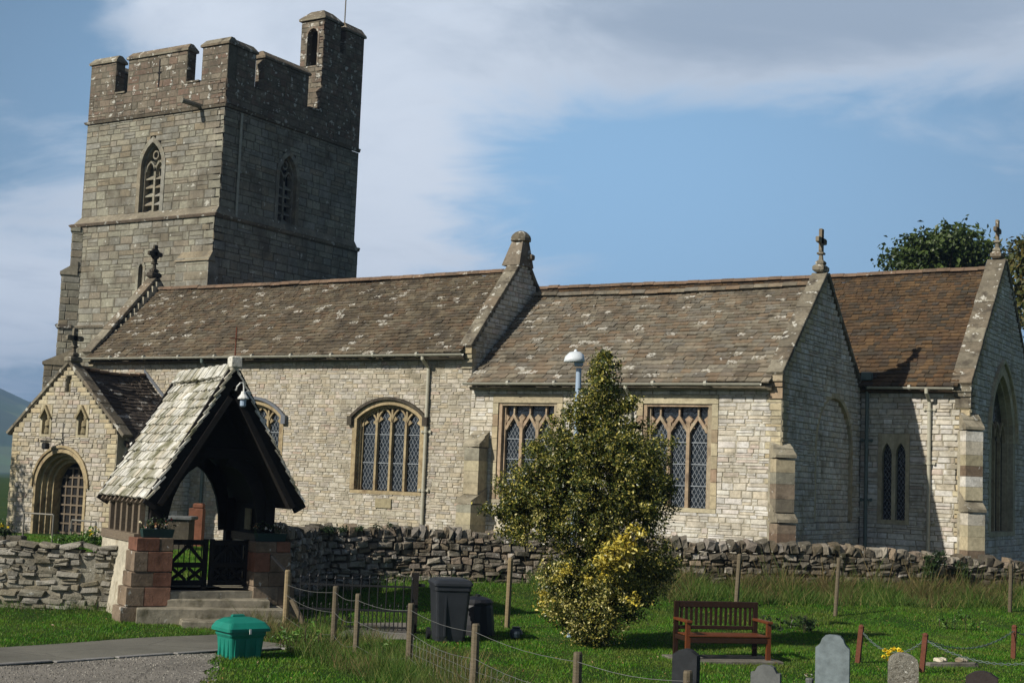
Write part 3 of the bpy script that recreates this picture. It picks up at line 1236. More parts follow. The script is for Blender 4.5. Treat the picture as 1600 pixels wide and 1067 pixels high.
masonry('chancel_gable_wall', FE_C, GR, 10.33, gC, [arch_open(46.9, 1.72, 1.65, 4.6, 7.0)], 0, (0.13, 0.22), (0.2, 0.55), 5, quoin=('L',))
gA = gable(YA, 6.75, 39.2, 9.88, 42.0)
masonry('aisle_gable_wall', FE_A, 5.5, 9.83, gA, [], 0, (0.12, 0.2), (0.2, 0.5), 6)
masonry('aisle_west_gable_wall', Frame((XW, 0, 0), (0, -1, 0), (-1, 0, 0)), GR, 9.8, gable(-42.0, 6.7, -39.2, 9.85, -YA), [], 0,
        (0.2, 0.3), (0.3, 0.7), 7)

# blocked arch on the chapel gable: its filling, set back, and a thin ring of dressed stone
ba = MB()
pts = [(40.6 + 1.6, 1.9)] + arch_pts(40.6, 1.6, 4.0, 5.6) + [(40.6 - 1.6, 1.9)]
ba.fpoly(FE_B, [(u, z) for u, z in pts], -0.4, -0.10)
infill = emit('arch_infill', ba, m_mortar, church)
rnd = random.Random(5)
z = 1.92
while z < 5.4:
    h = rnd.uniform(0.12, 0.2)
    op = arch_open(40.6, 1.56, 1.9, 4.0, 5.56)(z, z + h)
    op2 = arch_open(40.6, 1.56, 1.9, 4.0, 5.56)(z + h, z + h + .01)
    if op is None or op2 is None:
        break
    u, c = op2
    while u < c - 0.05:
        w = min(rnd.uniform(0.2, 0.5), c - u)
        if c - u - w < 0.12:
            w = c - u
        stones.add(FE_B.p(u + w / 2, z + h / 2, -0.13), FE_B.U, FE_B.N, ZUP, w - .014, .05 + rnd.uniform(.004, .02), h - .014, 0, infill)
        u += w
    z += h
ring = MB()
ring.fstrip(FE_B, [(42.2, 1.95)] + arch_pts(40.6, 1.6, 4.0, 5.6, n=9) + [(39.0, 1.95)], 0.16, -0.3, 0.02)
emit('arch_ring', ring, m_cream_dressed, infill)


# --- windows
def lattice(F, outline, step, d, w=0.0055):
    """diamond lead lines clipped to a window's shape: outline(z) gives half-open interval"""
    mb = MB()
    zlo, zhi, ulo, uhi = outline['z0'], outline['z1'], outline['u0'], outline['u1']
    slope = 1.75
    H = zhi - zlo
    for sgn in (-1, 1):
        u = ulo - H / slope - step
        while u < uhi + H / slope + step:
            # line u + sgn*(z-zlo)/slope
            z_a, z_b = zlo, zhi
            pts = []
            for t in np.linspace(0, 1, 80):
                z = zlo + H * t
                uu = u + sgn * (z - zlo) / slope
                a, b = outline['f'](z)
                if a < uu < b:
                    pts.append((uu, z))
            if len(pts) > 1:
                p, q = pts[0], pts[-1]
                mb.add([F.p(p[0] - w, p[1], d), F.p(p[0] + w, p[1], d), F.p(q[0] + w, q[1], d), F.p(q[0] - w, q[1], d)], [(0, 1, 2, 3)])
            u += step
    return mb


def ogee(uc, h, spring, apex, n=6):
    r = apex - spring
    pts = []
    for k in range(n + 1):
        t = k / n
        # rises steeply, then turns outward to a point
        u = h * (1 - t ** 1.15)
        z = spring + r * (0.62 * math.sin(t * math.pi / 2) + 0.38 * t ** 3)
        pts.append((uc + u, z))
    return pts + [(2 * uc - u, z) for u, z in pts[-2::-1]]


def aisle_window(uc, label):
    F = FA
    h, z0, sp, ap = WA['h'], WA['z0'], WA['spring'], WA['apex']
    fr = MB()
    path = [(uc + h, z0)] + arch_pts(uc, h, sp, ap, 'seg', 9) + [(uc - h, z0)]
    fr.fstrip(F, path, 0.17, -0.36, 0.03, off=-0.055)
    fr.fstrip(F, path, 0.08, -0.36, -0.12, off=0.05)
    fr.fstrip(F, path, 0.06, -0.36, -0.2, off=0.105)
    w = emit('window', fr, m_tracery, church, label)
    mb = MB()
    mb.fpoly(F, [(uc - h - .12, z0 - .13), (uc + h + .12, z0 - .13), (uc + h + .12, z0 - .02), (uc - h - .12, z0 - .02)], -0.36, 0.03)
    emit('sill', mb, m_tracery, w)
    hood = MB()
    hp = arch_pts(uc, h + 0.20, sp + 0.02, ap + 0.17, 'seg', 9)
    hood.fstrip(F, hp, 0.09, 0.0, 0.13)
    for s in (-1, 1):
        hood.fbox(F, uc + s * (h + .2) - .09, uc + s * (h + .2) + .09, sp - .22, sp + .06, 0.0, 0.15)
    emit('hood_mould', hood, m_lead if uc < -30 else m_darkstone, w)
    f = arch_half(h, sp, ap, 'seg')
    lw = 2 * (h - .13) / 4
    for k in (-1, 0, 1):
        mb = MB()
        u = uc + k * lw
        mb.fbox(F, u - .04, u + .04, z0 - .02, sp - 0.10, -.34, -.14)
        mb.fstrip(F, [(u, sp - 0.10), (u, sp + (ap - sp) * (.9 if k == 0 else .66) - .02)], .06, -.34, -.17)
        emit('mullion', mb, m_tracery, w)
    for k in range(4):
        mb = MB()
        cu = uc + (k - 1.5) * lw
        hs = sp + (0.0 if k in (0, 3) else 0.11) - 0.24
        pa_ = arch_pts(cu, lw / 2, hs, hs + 0.46, 'pt', 6)
        mb.fstrip(F, pa_, .055, -.33, -.17)
        for s in (-1, 1):      # cusps
            mb.fpoly(F, [(cu + s * lw * .44, hs + .02), (cu + s * lw * .16, hs + .12), (cu + s * lw * .36, hs + .24)], -.30, -.20)
        emit('light_head', mb, m_tracery, w)
    g = MB()
    g.fpoly(F, [(uc + h - .05, z0 - .02)] + [(uc + (u - uc) * .96, z - .05) for u, z in arch_pts(uc, h, sp, ap, 'seg', 8)] + [(uc - h + .05, z0 - .02)],
            -.34, -.27)
    emit('glass', g, m_glass, w)
    lt = lattice(F, dict(z0=z0, z1=sp + .18, u0=uc - h + .13, u1=uc + h - .13, f=lambda z: (uc - h + .13, uc + h - .13)), 0.135, -.262)
    emit('lead_lattice', lt, m_came, w, fix=False)
    sb = MB()
    for zz in (z0 + .85, z0 + 1.75):
        sb.fbox(F, uc - h + .13, uc + h - .13, zz - .012, zz + .012, -.26, -.235)
    emit('saddle_bar', sb, m_came, w)
    return w


aisle_window(A1, 'arched four-light window partly hidden by the lychgate roof')
aisle_window(A2, 'arched four-light window with hood mould, wholly in view')


def chapel_window(b, label):
    F = FA
    u0, u1 = b
    fr = MB()
    for a, c in ((u0 - .11, u0), (u1, u1 + .11)):
        fr.fbox(F, a, c, WB0, WB1, -.36, -.02)
    for a, c in ((u0, u0 + .07), (u1 - .07, u1)):
        fr.fbox(F, a, c, WB0, WB1 - .07, -.36, -.13)
    fr.fbox(F, u0, u1, WB1 - .07, WB1 + .003, -.36, -.03)
    w = emit('window', fr, m_pink, church, label)
    # dressed jamb stones, lintel and sill
    z = WB0
    k = 0
    while z < WB1 - .05:
        hh = min(.36, WB1 - z)
        for s, uu in ((-1, u0 - .115), (1, u1 + .115)):
            mb = MB()
            wd = .19
            mb.fbox(F, min(uu, uu + s * wd) + .004, max(uu, uu + s * wd) - .004, z + .006, z + hh - .006, -.36, .022 + .004 * (k % 3))
            emit('jamb_stone', mb, m_cream_dressed if (k + (s > 0)) % 3 else m_pink, w)
        z += hh
        k += 1
    mb = MB()
    mb.fbox(F, u0 - .3, u1 + .3, WB1 + .006, WB1 + .25, -.36, .026)
    emit('lintel', mb, m_cream_dressed, w)
    mb = MB()
    mb.fpoly(F, [(u0 - .3, WB0 - .12), (u1 + .3, WB0 - .12), (u1 + .3, WB0 - .004), (u0 - .3, WB0 - .004)], -.36, .03)
    emit('sill', mb, m_cream_dressed, w)
    lw = (u1 - u0 - .14) / 3
    for k in range(1, 3):
        mb = MB()
        u = u0 + .07 + k * lw
        mb.fbox(F, u - .05, u + .05, WB0 - .01, WB1 - .5, -.34, -.12)
        emit('mullion', mb, m_pink, w)
    for k in range(3):
        cu = u0 + .07 + (k + .5) * lw
        mb = MB()
        pts = ogee(cu, lw / 2 - .01, WB1 - .78, WB1 - .36)
        mb.fstrip(F, pts, .085, -.33, -.13)
        mb.fstrip(F, [(cu, WB1 - .37), (cu, WB1 - .06)], .05, -.33, -.15)
        for s in (-1, 1):
            mb.fpoly(F, [(cu + s * lw * .47, WB1 - .72), (cu + s * lw * .18, WB1 - .66), (cu + s * lw * .40, WB1 - .50)], -.3, -.16)
            mb.fpoly(F, [(cu + s * lw * .5, WB1 - .62), (cu + s * lw * .5, WB1 - .32), (cu + s * lw * .30, WB1 - .42)], -.3, -.15)
        emit('light_head', mb, m_pink, w)
    g = MB()
    g.fbox(F, u0, u1, WB0, WB1 - .05, -.34, -.25)
    emit('glass', g, m_glass, w)
    lt = lattice(F, dict(z0=WB0, z1=WB1 - .5, u0=u0 + .07, u1=u1 - .07, f=lambda z: (u0 + .07, u1 - .07)), 0.125, -.242)
    emit('lead_lattice', lt, m_came, w, fix=False)
    sb = MB()
    for zz in (WB0 + .6, WB0 + 1.2, WB0 + 1.8):
        sb.fbox(F, u0 + .07, u1 - .07, zz - .012, zz + .012, -.24, -.215)
    emit('saddle_bar', sb, m_came, w)


chapel_window(B1, 'square-headed three-light window half hidden by the variegated holly')
chapel_window(B2, 'square-headed three-light window beside the east corner of the chapel')

# paired lancets of the chancel
F = FC
fr = MB()
fr.fbox(F, -13.42, -13.30, 1.9, 4.62, -.3, .02)
fr.fbox(F, -12.58, -12.46, 1.9, 4.62, -.3, .02)
fr.fbox(F, -13.30, -12.58, 1.9, 2.03, -.3, .03)
fr.fbox(F, -13.00, -12.88, 2.03, 3.95, -.3, .015)
for cu in (-13.15, -12.73):
    pts = arch_pts(cu, .15, 3.95, 4.34)
    fr.fpoly(F, [(cu + .15, 3.95)] + [(u, z) for u, z in pts[1:-1]] + [(cu - .15, 3.95), (cu - .15 - .06, 3.95), (cu - .21, 4.615), (cu + .21, 4.615), (cu + .21, 3.95)], -.3, .015)
w = emit('window', fr, m_cream_dressed, church, 'pair of narrow pointed lancets in the shaded chancel wall')
for cu in (-13.15, -12.73):
    g = MB()
    g.fbox(F, cu - .16, cu + .16, 2.02, 4.36, -.30, -.2)
    emit('glass', g, m_glass, w)
    lt = lattice(F, dict(z0=2.03, z1=4.25, u0=cu - .14, u1=cu + .14, f=lambda z, c=cu: (c - .14, c + .14)), 0.11, -.19)
    emit('lead_lattice', lt, m_came, w, fix=False)

# great east window
F = FE_C
fr = MB()
pth_ = [(46.9 + 1.6, 1.75)] + arch_pts(46.9, 1.6, 4.6, 6.85, n=10) + [(46.9 - 1.6, 1.75)]
fr.fstrip(F, pth_, .30, -.4, .036, off=-0.02)
fr.fstrip(F, pth_, .12, -.4, -.12, off=.17)
w = emit('window', fr, m_cream_dressed, church, 'tall pointed east window in deep shade at the right edge')
hd = MB()
hd.fstrip(F, arch_pts(46.9, 1.86, 4.6, 7.15, n=10), .11, 0, .12)
emit('hood_mould', hd, m_cream_dressed, w)
for k in range(1, 4):
    mb = MB()
    u = 46.9 - 1.4 + k * .7
    mb.fbox(F, u - .05, u + .05, 1.75, 4.75, -.36, -.2)
    emit('mullion', mb, m_tracery, w)
for k in range(4):
    mb = MB()
    mb.fstrip(F, arch_pts(46.9 - 1.05 + k * .7, .35, 4.6, 5.2, n=6), .07, -.36, -.2)
    emit('light_head', mb, m_tracery, w)
mb = MB()
mb.fbox(F, 46.9 - 1.74, 46.9 + 1.74, 1.62, 1.76, -.4, .05)
emit('sill', mb, m_cream_dressed, w)
g = MB()
g.fpoly(F, [(46.9 + 1.55, 1.76)] + arch_pts(46.9, 1.55, 4.6, 6.8, n=8) + [(46.9 - 1.55, 1.76)], -.39, -.3)
emit('glass', g, m_glass, w)


# --- roofs
def roof_slope(name, P0, U, L, P1, mi, e0, e1, wid, label=None, sag=0.06, seed=0, thick=0.038, piece=True, parent=None, col=None, mats=None):
    """P0 left end of the eave, U along the eave, P1 a point on the ridge above P0"""
    rnd = random.Random(seed)
    P0, P1, U = np.asarray(P0, float), np.asarray(P1, float), unit(U)
    V = P1 - P0
    V = V - U * (V @ U)
    S_ = np.linalg.norm(V)
    V = V / S_
    N_ = np.cross(U, V)
    if N_[2] < 0:
        N_ = -N_
    b = MB()
    cutb = 0.05 + 0.29 * max(1.0, V[2] / max(.2, math.hypot(V[0], V[1])))
    b.obox(P0 + U * L / 2 + V * (S_ - cutb) / 2 - N_ * 0.24, U, V, N_, L, S_ - cutb, 0.10)
    r = emit(name, b, (mats or TILE_M)[mi], parent or church, label)
    if not piece:
        return r
    t = -0.04
    n = 0
    coll = col or tiles
    while t < S_ - 0.03:
        e = e0 + (e1 - e0) * min(1, t / S_)
        u = -rnd.uniform(0, wid[0])
        wave = 0.02 * math.sin(t * 3.1 + seed)
        while u < L:
            w = rnd.uniform(*wid) * (1 - 0.25 * t / S_)
            a, c = max(u, 0), min(u + w, L)
            if c - a > 0.04:
                h = min(e * 1.45, S_ - t + .02)
                um = (a + c) / 2
                sg = -sag * math.sin(math.pi * um / L) * math.sin(math.pi * min(1, max(0, t / S_)) * 0.5) + wave * math.sin(um * 1.7)
                tilt = thick / e * rnd.uniform(0.8, 1.2)
                an = rnd.gauss(0, 0.018)
                vv = unit(V - N_ * tilt)
                nn = unit(N_ + V * tilt)
                uu = U * math.cos(an) + vv * math.sin(an)
                vv = vv * math.cos(an) - U * math.sin(an)
                coll.add(P0 + U * um + V * (t + h / 2 + rnd.gauss(0, .012)) + N_ * (sg + rnd.uniform(0, .012) - 0.035), uu, nn, vv,
                         c - a - 0.008, thick * rnd.uniform(.8, 1.2), h, mi, r, 1.0)
            u += w
        t += e
        n += 1
    return r


EY = YA - 0.36
roof_slope('aisle_roof', (XW + .2, EY, 6.58), (1, 0, 0), XA - XW - .4, (XW + .2, 39.22, 9.52), 0, .185, .125, (.2, .42), seed=1, sag=.08)
roof_slope('chapel_roof', (XA + .06, EY, 5.66), (1, 0, 0), XB - XA - .3, (XA + .06, 39.76, 8.78), 1, .225, .13, (.24, .46), seed=2, sag=.08)
roof_slope('chancel_roof', (-29.5, 42.70, 6.06), (1, 0, 0), XC + 29.5 - .3, (-29.5, 47.25, 10.18), 2, .20, .15, (.2, .34), seed=3, sag=.05)
roof_slope('aisle_rear_roof', (XW + .2, 42.0, 6.9), (1, 0, 0), XA - XW - .4, (XW + .2, 39.22, 9.52), 0, .2, .2, (.3, .4), piece=False)
roof_slope('chapel_rear_roof', (XA + .06, YN, 6.0), (1, 0, 0), XB - XA - .3, (XA + .06, 39.76, 8.78), 1, .2, .2, (.3, .4), piece=False)
roof_slope('chancel_rear_roof', (-29.5, 51.7, 6.08), (1, 0, 0), XC + 29.5 - .3, (-29.5, 47.25, 10.18), 2, .2, .2, (.3, .4), piece=False)
roof_slope('nave_roof', (-40.4, 42.5, 6.4), (1, 0, 0), 10.9, (-40.4, 47.25, 10.2), 0, .2, .2, (.3, .4), piece=False)
roof_slope('nave_rear_roof', (-40.4, 51.7, 6.4), (1, 0, 0), 10.9, (-40.4, 47.25, 10.2), 0, .2, .2, (.3, .4), piece=False)
nw = MB()
nw.box(-40.4, XC - .4, 51.0, 51.5, GR, 6.4)
emit('north_wall', nw, m_mortar, church)


def ridge(name, x0, x1, y, z, sag, mat, step=.45, r=.13):
    rg = emit(name, _bar((x0 + .05, y, z - .12), (x1 - .05, y, z - .12), .05), mat, church)
    x = x0
    rnd = random.Random(int(x0 * 7))
    while x < x1 - .05:
        w = min(step, x1 - x)
        s = -sag * math.sin(math.pi * (x + w / 2 - x0) / (x1 - x0)) + rnd.gauss(0, .008)
        mb = MB()
        n = 5
        vs = []
        for xx in (x + .004, x + w - .004):
            for k in range(n + 1):
                a = math.pi * k / n
                vs.append((xx, y + math.cos(a) * r * 1.15, z + s - .1 + math.sin(a) * r))
        fs = [(k, k + 1, n + 2 + k, n + 1 + k) for k in range(n)] + [tuple(range(n + 1)), tuple(range(n + 1, 2 * n + 2))]
        mb.add(vs, fs)
        emit('ridge_tile', mb, mat, rg)
        x += w


def _bar(a, b, r):
    mb = MB()
    mb.tube([a, b], r, 6)
    return mb


ridge('aisle_ridge', XW + .3, XA - .35, 39.22, 9.60, .06, m_ridge)
ridge('chapel_ridge', XA + .1, XB - .35, 39.76, 8.86, .06, m_tile_b)
ridge('chancel_ridge', -29.5, XC - .35, 47.25, 10.27, .05, m_ridge)


# --- copings
def coping(name, F, lines, mat, d0, d1, th=0.13, step=0.62, label=None, seed=3):
    """lines: pairs of points (u, z) along the top of the gable"""
    rnd = random.Random(seed)
    (ua, za), (ub, zb) = lines[0]
    base = MB()
    for (a, b) in lines:
        base.fstrip(F, [a, b], .05, d0 + .05, d1 - .05, off=0)
    c = emit(name, base, mat, church, label)
    for (a, b) in lines:
        a, b = np.array(a, float), np.array(b, float)
        L = np.linalg.norm(b - a)
        t = (b - a) / L
        nr = np.array([-t[1], t[0]])
        if nr[1] < 0:
            nr = -nr
        s = 0.0
        while s < L - .05:
            w = min(step * rnd.uniform(.8, 1.25), L - s)
            if L - s - w < .25:
                w = L - s
            m = a + t * (s + w / 2) + nr * (th / 2 + rnd.uniform(-.01, .012))
            mb = MB()
            A3 = F.U * t[0] + F.V * t[1]
            N3 = F.U * nr[0] + F.V * nr[1]
            mb.obox(F.p(m[0], m[1], (d0 + d1) / 2), A3, F.N, N3, w - .01, d1 - d0 + rnd.uniform(-.015, .015), th, 0, .015)
            emit('coping_stone', mb, mat, c)
            s += w
    return c


coping('coping', FE_A, [((YA - .12, 6.72), (39.2, 9.92)), ((39.2, 9.92), (42.2, 6.6))], m_coping, -.40, .06, label='coping of the aisle east gable')
coping('coping', FE_B, [((YA - .10, 5.84), (39.70, 9.02)), ((39.70, 9.02), (YN + .1, 5.9))], m_coping, -.42, .06, label='lichened coping of the chapel gable', seed=4)
coping('coping', FE_C, [((YC - .12, 6.05), (47.25, 10.42)), ((47.25, 10.42), (51.6, 6.0))], m_coping, -.55, .06, label='wide pale coping at the east end', seed=5)
FW_A = Frame((XW, 0, 0), (0, 1, 0), (1, 0, 0))
coping('coping', FW_A, [((YA - .16, 6.74), (39.2, 9.90)), ((39.2, 9.90), (42.2, 6.6))], m_coping, -.12, .34, label='coping of the aisle west gable, its inner side black', seed=6)
for X0, Yk, zk in ((XA, YA, 6.72), (XB, YA, 5.84), (XC, YC, 6.04)):
    mb = MB()
    w0 = .42 if X0 != XC else .5
    mb.box(X0 - w0, X0 + .05, Yk - .16, Yk + .1, zk - .16, zk)
    mb.box(X0 - w0 + .03, X0 + .03, Yk - .11, Yk + .1, zk - .30, zk - .165)
    mb.box(X0 - w0 + .06, X0 + .02, Yk - .06, Yk + .1, zk - .62, zk - .305)
    emit('kneeler', mb, m_cream_dressed if X0 == XA else m_pink if X0 == XB else m_coping, church)


# --- gable crosses
def cross(px_base, kind, mat, label):
    x, y, z = px_base
    mb = MB()
    mb.obox((x, y, z + .10), (1, 0, 0), (0, 1, 0), ZUP, .34, .5, .22, 0, .06)
    mb.obox((x, y, z + .27), (1, 0, 0), (0, 1, 0), ZUP, .24, .26, .16, 0, .05)
    o = emit('gable_cross', mb, mat, church, label)
    s = MB()
    h = .95 if kind != 'small' else .85
    s.tube([(x, y, z + .3), (x, y, z + .5), (x, y, z + h - .1)], [.085, .06, .055], 8)
    s.obox((x, y, z + .55), (1, 0, 0), (0, 1, 0), ZUP, .2, .2, .07, 0, .02)
    emit('shaft', s, mat, o)
    c = MB()
    zc = z + h - .02
    for a, b in ((.30, .09), (.09, .30)):
        c.obox((x, y, zc), (1, 0, 0), (0, 1, 0), ZUP, .09, 2 * a, 2 * b if b < .2 else .6, 0, .01)
    for k in range(4):
        an = k * math.pi / 2
        c.obox((x, y + .29 * math.cos(an), zc + .29 * math.sin(an)), (1, 0, 0), (0, 1, 0), ZUP, .1, .12 if k % 2 == 0 else .16, .16 if k % 2 == 0 else .12, 0, .02)
    if kind == 'ring':
        n = 16
        c.tube([(x, y + .2 * math.cos(2 * math.pi * k / n), zc + .2 * math.sin(2 * math.pi * k / n)) for k in range(n + 1)], .04, 6, caps=False)
    emit('cross_head', c, mat, o)


cross((XW + .12, 39.2, 9.98), 'ring', m_darkstone, 'dark wheel cross on the aisle west gable')
cross((XB - .18, 39.70, 9.12), 'plain', m_coping, 'weathered cross on the chapel gable')
cross((XC - .25, 47.25, 10.52), 'plain', m_coping, 'weathered cross at the far east gable')
mb = MB()
x, y, z = XA - .17, 39.2, 9.86
mb.hexa([(x - .42, y - .45, z - .2), (x + .25, y - .45, z - .2), (x + .25, y + .45, z - .2), (x - .42, y + .45, z - .2),
         (x - .22, y - .2, z + .62), (x + .2, y - .2, z + .62), (x + .2, y + .2, z + .62), (x - .22, y + .2, z + .62)])
st = emit('gable_stump', mb, m_parapet, church, 'stubby domed stone stump on the aisle east gable')
mb = MB()
mb.lathe((x, y, z + .6), [(.25, 0), (.33, .03), (.33, .14), (.30, .22), (.2, .32), (.08, .37)], 10)
emit('dome_cap', mb, m_coping, st)
mb = MB()
mb.obox((x + .28, y + .18, z + .12), (1, 0, 0), (0, 1, 0), ZUP, .2, .22, .2, 0, .04)
emit('gable_knob', mb, m_coping, st)


# --- gutters and pipes
def gutter(p, q, r=.075):
    mb = MB()
    p, q = np.array(p, float), np.array(q, float)
    n = 7
    for k in range(n):
        a = math.pi * (1 + k / n)
        b = math.pi * (1 + (k + 1) / n)
        t = unit(q - p)
        s = np.cross(t, ZUP)
        c0 = [r * (math.cos(a) * s + math.sin(a) * ZUP), r * (math.cos(b) * s + math.sin(b) * ZUP)]
        i0 = [c * .88 for c in c0]
        mb.hexa([p + c0[0], p + c0[1], p + i0[1], p + i0[0], q + c0[0], q + c0[1], q + i0[1], q + i0[0]])
    g = emit('gutter', mb, m_gutter, church)
    L = np.linalg.norm(q - p)
    for k in range(1, int(L / 1.8) + 1):
        c = p + (q - p) * k / (int(L / 1.8) + 1)
        b = MB()
        b.tube([c - unit(q - p) * .04 - ZUP * .02, c + unit(q - p) * .04 - ZUP * .005], .081, 10)
        emit('gutter_joint', b, m_gutter, g)


gutter((XW - .1, YA - .46, 6.58), (XA - .08, YA - .46, 6.52))
gutter((XA + .0, YA - .46, 5.64), (-14.43, YA - .46, 5.60))
gutter((-13.66, YC - .38, 6.02), (-11.1, YC - .38, 5.99))


def downpipe(x, y, ztop, zbot, mat, brackets, nrm=(0, -1, 0), r=.055, swan=0.44, label=None, head=False):
    nv = np.asarray(nrm, float)
    b = np.array([x, y, 0.0])
    mb = MB()
    mb.tube([b + nv * swan + ZUP * ztop, b + nv * swan + ZUP * (ztop - .12), b + nv * .09 + ZUP * (ztop - .38), b + nv * .09 + ZUP * zbot], r, 10)
    if head:
        mb.obox(b + nv * .12 + ZUP * (ztop - .1), np.cross(nv, ZUP), nv, ZUP, .3, .22, .26, 0, .03)
    o = emit('downpipe', mb, mat, church, label)
    for z in brackets:
        k = MB()
        s = np.cross(nv, ZUP)
        k.tube([b + nv * .09 + ZUP * (z - .04), b + nv * .09 + ZUP * (z + .04)], r * 1.35, 10)
        k.obox(b + nv * .04 + ZUP * z, s, nv, ZUP, .34, .05, .045)
        for sg in (-1, 1):
            k.obox(b + nv * .05 + s * sg * .15 + ZUP * z, s, nv, ZUP, .07, .08, .1, 0, .02)
        emit('pipe_bracket', k, mat, o)


downpipe(-25.52, YA, 6.50, GR, m_pipe, (4.15, 2.35), label='pale downpipe right of the four-light window')
downpipe(at(985, 640, Y=YA - .09)[0], YA, 5.6, GR, m_pipe, (4.95, 3.0))
downpipe(XB + .22, YC, 6.45, GR, m_pipe_green, (4.4, 2.6), swan=.1, head=True, label='grey-green downpipe in the shaded corner')
downpipe(-11.86, YC, 5.96, GR, m_pipe, (5.35, 3.75, 2.0), label='pale downpipe of the chancel')
downpipe(-34.75, YA, 6.5, GR, m_pipe_green, (3.0,))
fl = MB()
for k in range(12):
    pass


# --- buttresses
def buttress(F, uc, w, stages, mat, label=None):
    """stages from the ground: (z0, z_front, z_wall, depth)"""
    mb = MB()
    for z0, zf, zw, d in stages:
        mb.fbox(F, uc - w / 2, uc + w / 2, z0, zf - .12, -.2, d)
    o = emit('buttress', mb, m_mortar, church, label)
    rnd = random.Random(int(uc * 31))
    for z0, zf, zw, d in stages:
        z = z0
        while z < zf - .14:
            h = min(rnd.uniform(.26, .40), zf - .12 - z)
            if zf - .12 - z - h < .1:
                h = zf - .12 - z
            b = MB()
            e = rnd.uniform(.004, .012)
            b.fbox(F, uc - w / 2 - e, uc + w / 2 + e, z + .004, z + h - .004, -.02, d + e)
            emit('buttress_stone', b, mat[rnd.randrange(len(mat))], o)
            z += h
        c = MB()
        c.fpoly(Frame(F.p(uc, 0, 0), F.N, F.U), [(-.05, zw), (d + .05, zf), (d + .05, zf - .08), (-.05, zf - .10)], -w / 2 - .035, w / 2 + .035)
        c.fpoly(Frame(F.p(uc, 0, 0), F.N, F.U), [(-.05, zw + .02), (d * .55, zf + (zw - zf) * .5 + .03), (d * .55, zf + (zw - zf) * .5 - .06), (-.05, zw - .1)], -w / 2 - .03, w / 2 + .03)
        emit('weathering', c, m_weather_cap, o)
    return o


buttress(FA, -23.50, .50, [(GR, 2.12, 2.52, .85), (2.3, 3.80, 4.22, .52)], [m_cream_dressed, m_cream_dressed, m_tower], label='stepped buttress where aisle and chapel meet')
q = 1 / math.sqrt(2)
buttress(Frame((XB - .05, YA + .05, 0), (q, q, 0), (q, -q, 0)), 0, .52, [(GR, 2.02, 2.45, .50), (2.2, 3.72, 4.02, .36)], [m_grey_block, m_cream_dressed, m_tower], label='corner buttress of the chapel, angled outward')
buttress(Frame((XC - .05, YC + .05, 0), (q, q, 0), (q, -q, 0)), 0, .54, [(GR, 2.45, 2.95, .42), (2.7, 4.85, 5.25, .28)], [m_cream_dressed, m_grey_block, m_cream], label='corner buttress of the chancel, angled outward')
pl = MB()
pl.add([(-22.95, YA - .9, GR), (-21.6, YA - .9, GR), (-21.6, YA + .02, GR), (-22.95, YA + .02, GR),
        (-22.45, YA - .12, 1.75), (-21.95, YA - .1, 1.72), (-21.95, YA + .02, 1.72), (-22.45, YA + .02, 1.75),
        (-22.8, YA - .65, 1.05), (-21.7, YA - .62, 1.0)],
       [(0, 1, 9, 8), (8, 9, 5, 4), (4, 5, 6, 7), (1, 2, 6, 5, 9), (0, 8, 4, 7, 3)])
emit('battered_footing', pl, m_pale_render, church, 'pale battered footing against the chapel wall')
pq = MB()
p0, p1 = at(588, 778, Y=YA), at(612, 794, Y=YA)
pq.box(p0[0], p1[0], YA - .06, YA + .02, p1[2], p0[2])
emit('plaque', pq, m_plaque, church, 'small blank stone plaque under the four-light window')

# --- tower
YT, XT = 42.5, -40.62
FTs, FTe, FTs0, FTe0 = south(YT), east(XT), south(42.12), east(-40.46)
tw = dict(course=(.22, .38), width=(.34, .95), split=.18, proud=.014, joint=.008, rot=.006)
SW = dict(uc=-44.62, h=.64, z0=13.35, spring=15.35, apex=16.45)
EW = dict(uc=46.6, h=.60, z0=13.4, spring=15.4, apex=16.4)
slit = arch_open(-44.45, .24, 9.75, 10.95, 11.28)
masonry('tower_wall', FTs0, GR, 13.05, const(-48.78, -40.46), [slit], 1, back=m_tower_mortar, seed=21, label='lower stage of the tower, south side', **tw)
masonry('tower_wall', FTe0, 7.0, 13.05, const(42.12, 51.5), [], 1, back=m_tower_mortar, seed=22, label='lower stage of the tower, shaded east side', **tw)
masonry('tower_wall', FTs, 13.4, 17.52, const(-48.72, XT), [arch_open(SW['uc'], SW['h'] + .16, SW['z0'] - .12, SW['spring'], SW['apex'] + .2)], 1,
        back=m_tower_mortar, seed=23, label='belfry stage of the tower, south side', **tw)
masonry('tower_wall', FTe, 13.4, 17.52, const(YT, 51.4), [arch_open(EW['uc'], EW['h'] + .16, EW['z0'] - .12, EW['spring'], EW['apex'] + .2)], 1,
        back=m_tower_mortar, seed=24, label='belfry stage of the tower, shaded east side', **tw)
pw = dict(tw)
pw.update(course=(.2, .32), width=(.28, .7))
masonry('parapet_wall', FTs, 17.70, 18.75, const(-48.72, XT), [], 2, back=m_tower_mortar, seed=25, **pw)
masonry('parapet_wall', FTe, 17.70, 18.75, const(YT, 51.4), [], 2, back=m_tower_mortar, seed=26, **pw)
core = MB()
core.box(-48.6, -40.9, 43.0, 51.2, GR, 13.3)
core.box(-48.5, -41.2, 43.0, 51.1, 13.3, 17.9)
core.box(-48.72, -48.3, 42.6, 51.4, 13.0, 18.75)
core.box(-48.72, XT - .4, 51.0, 51.4, 13.0, 18.75)
emit('tower_core', core, m_tower, church)
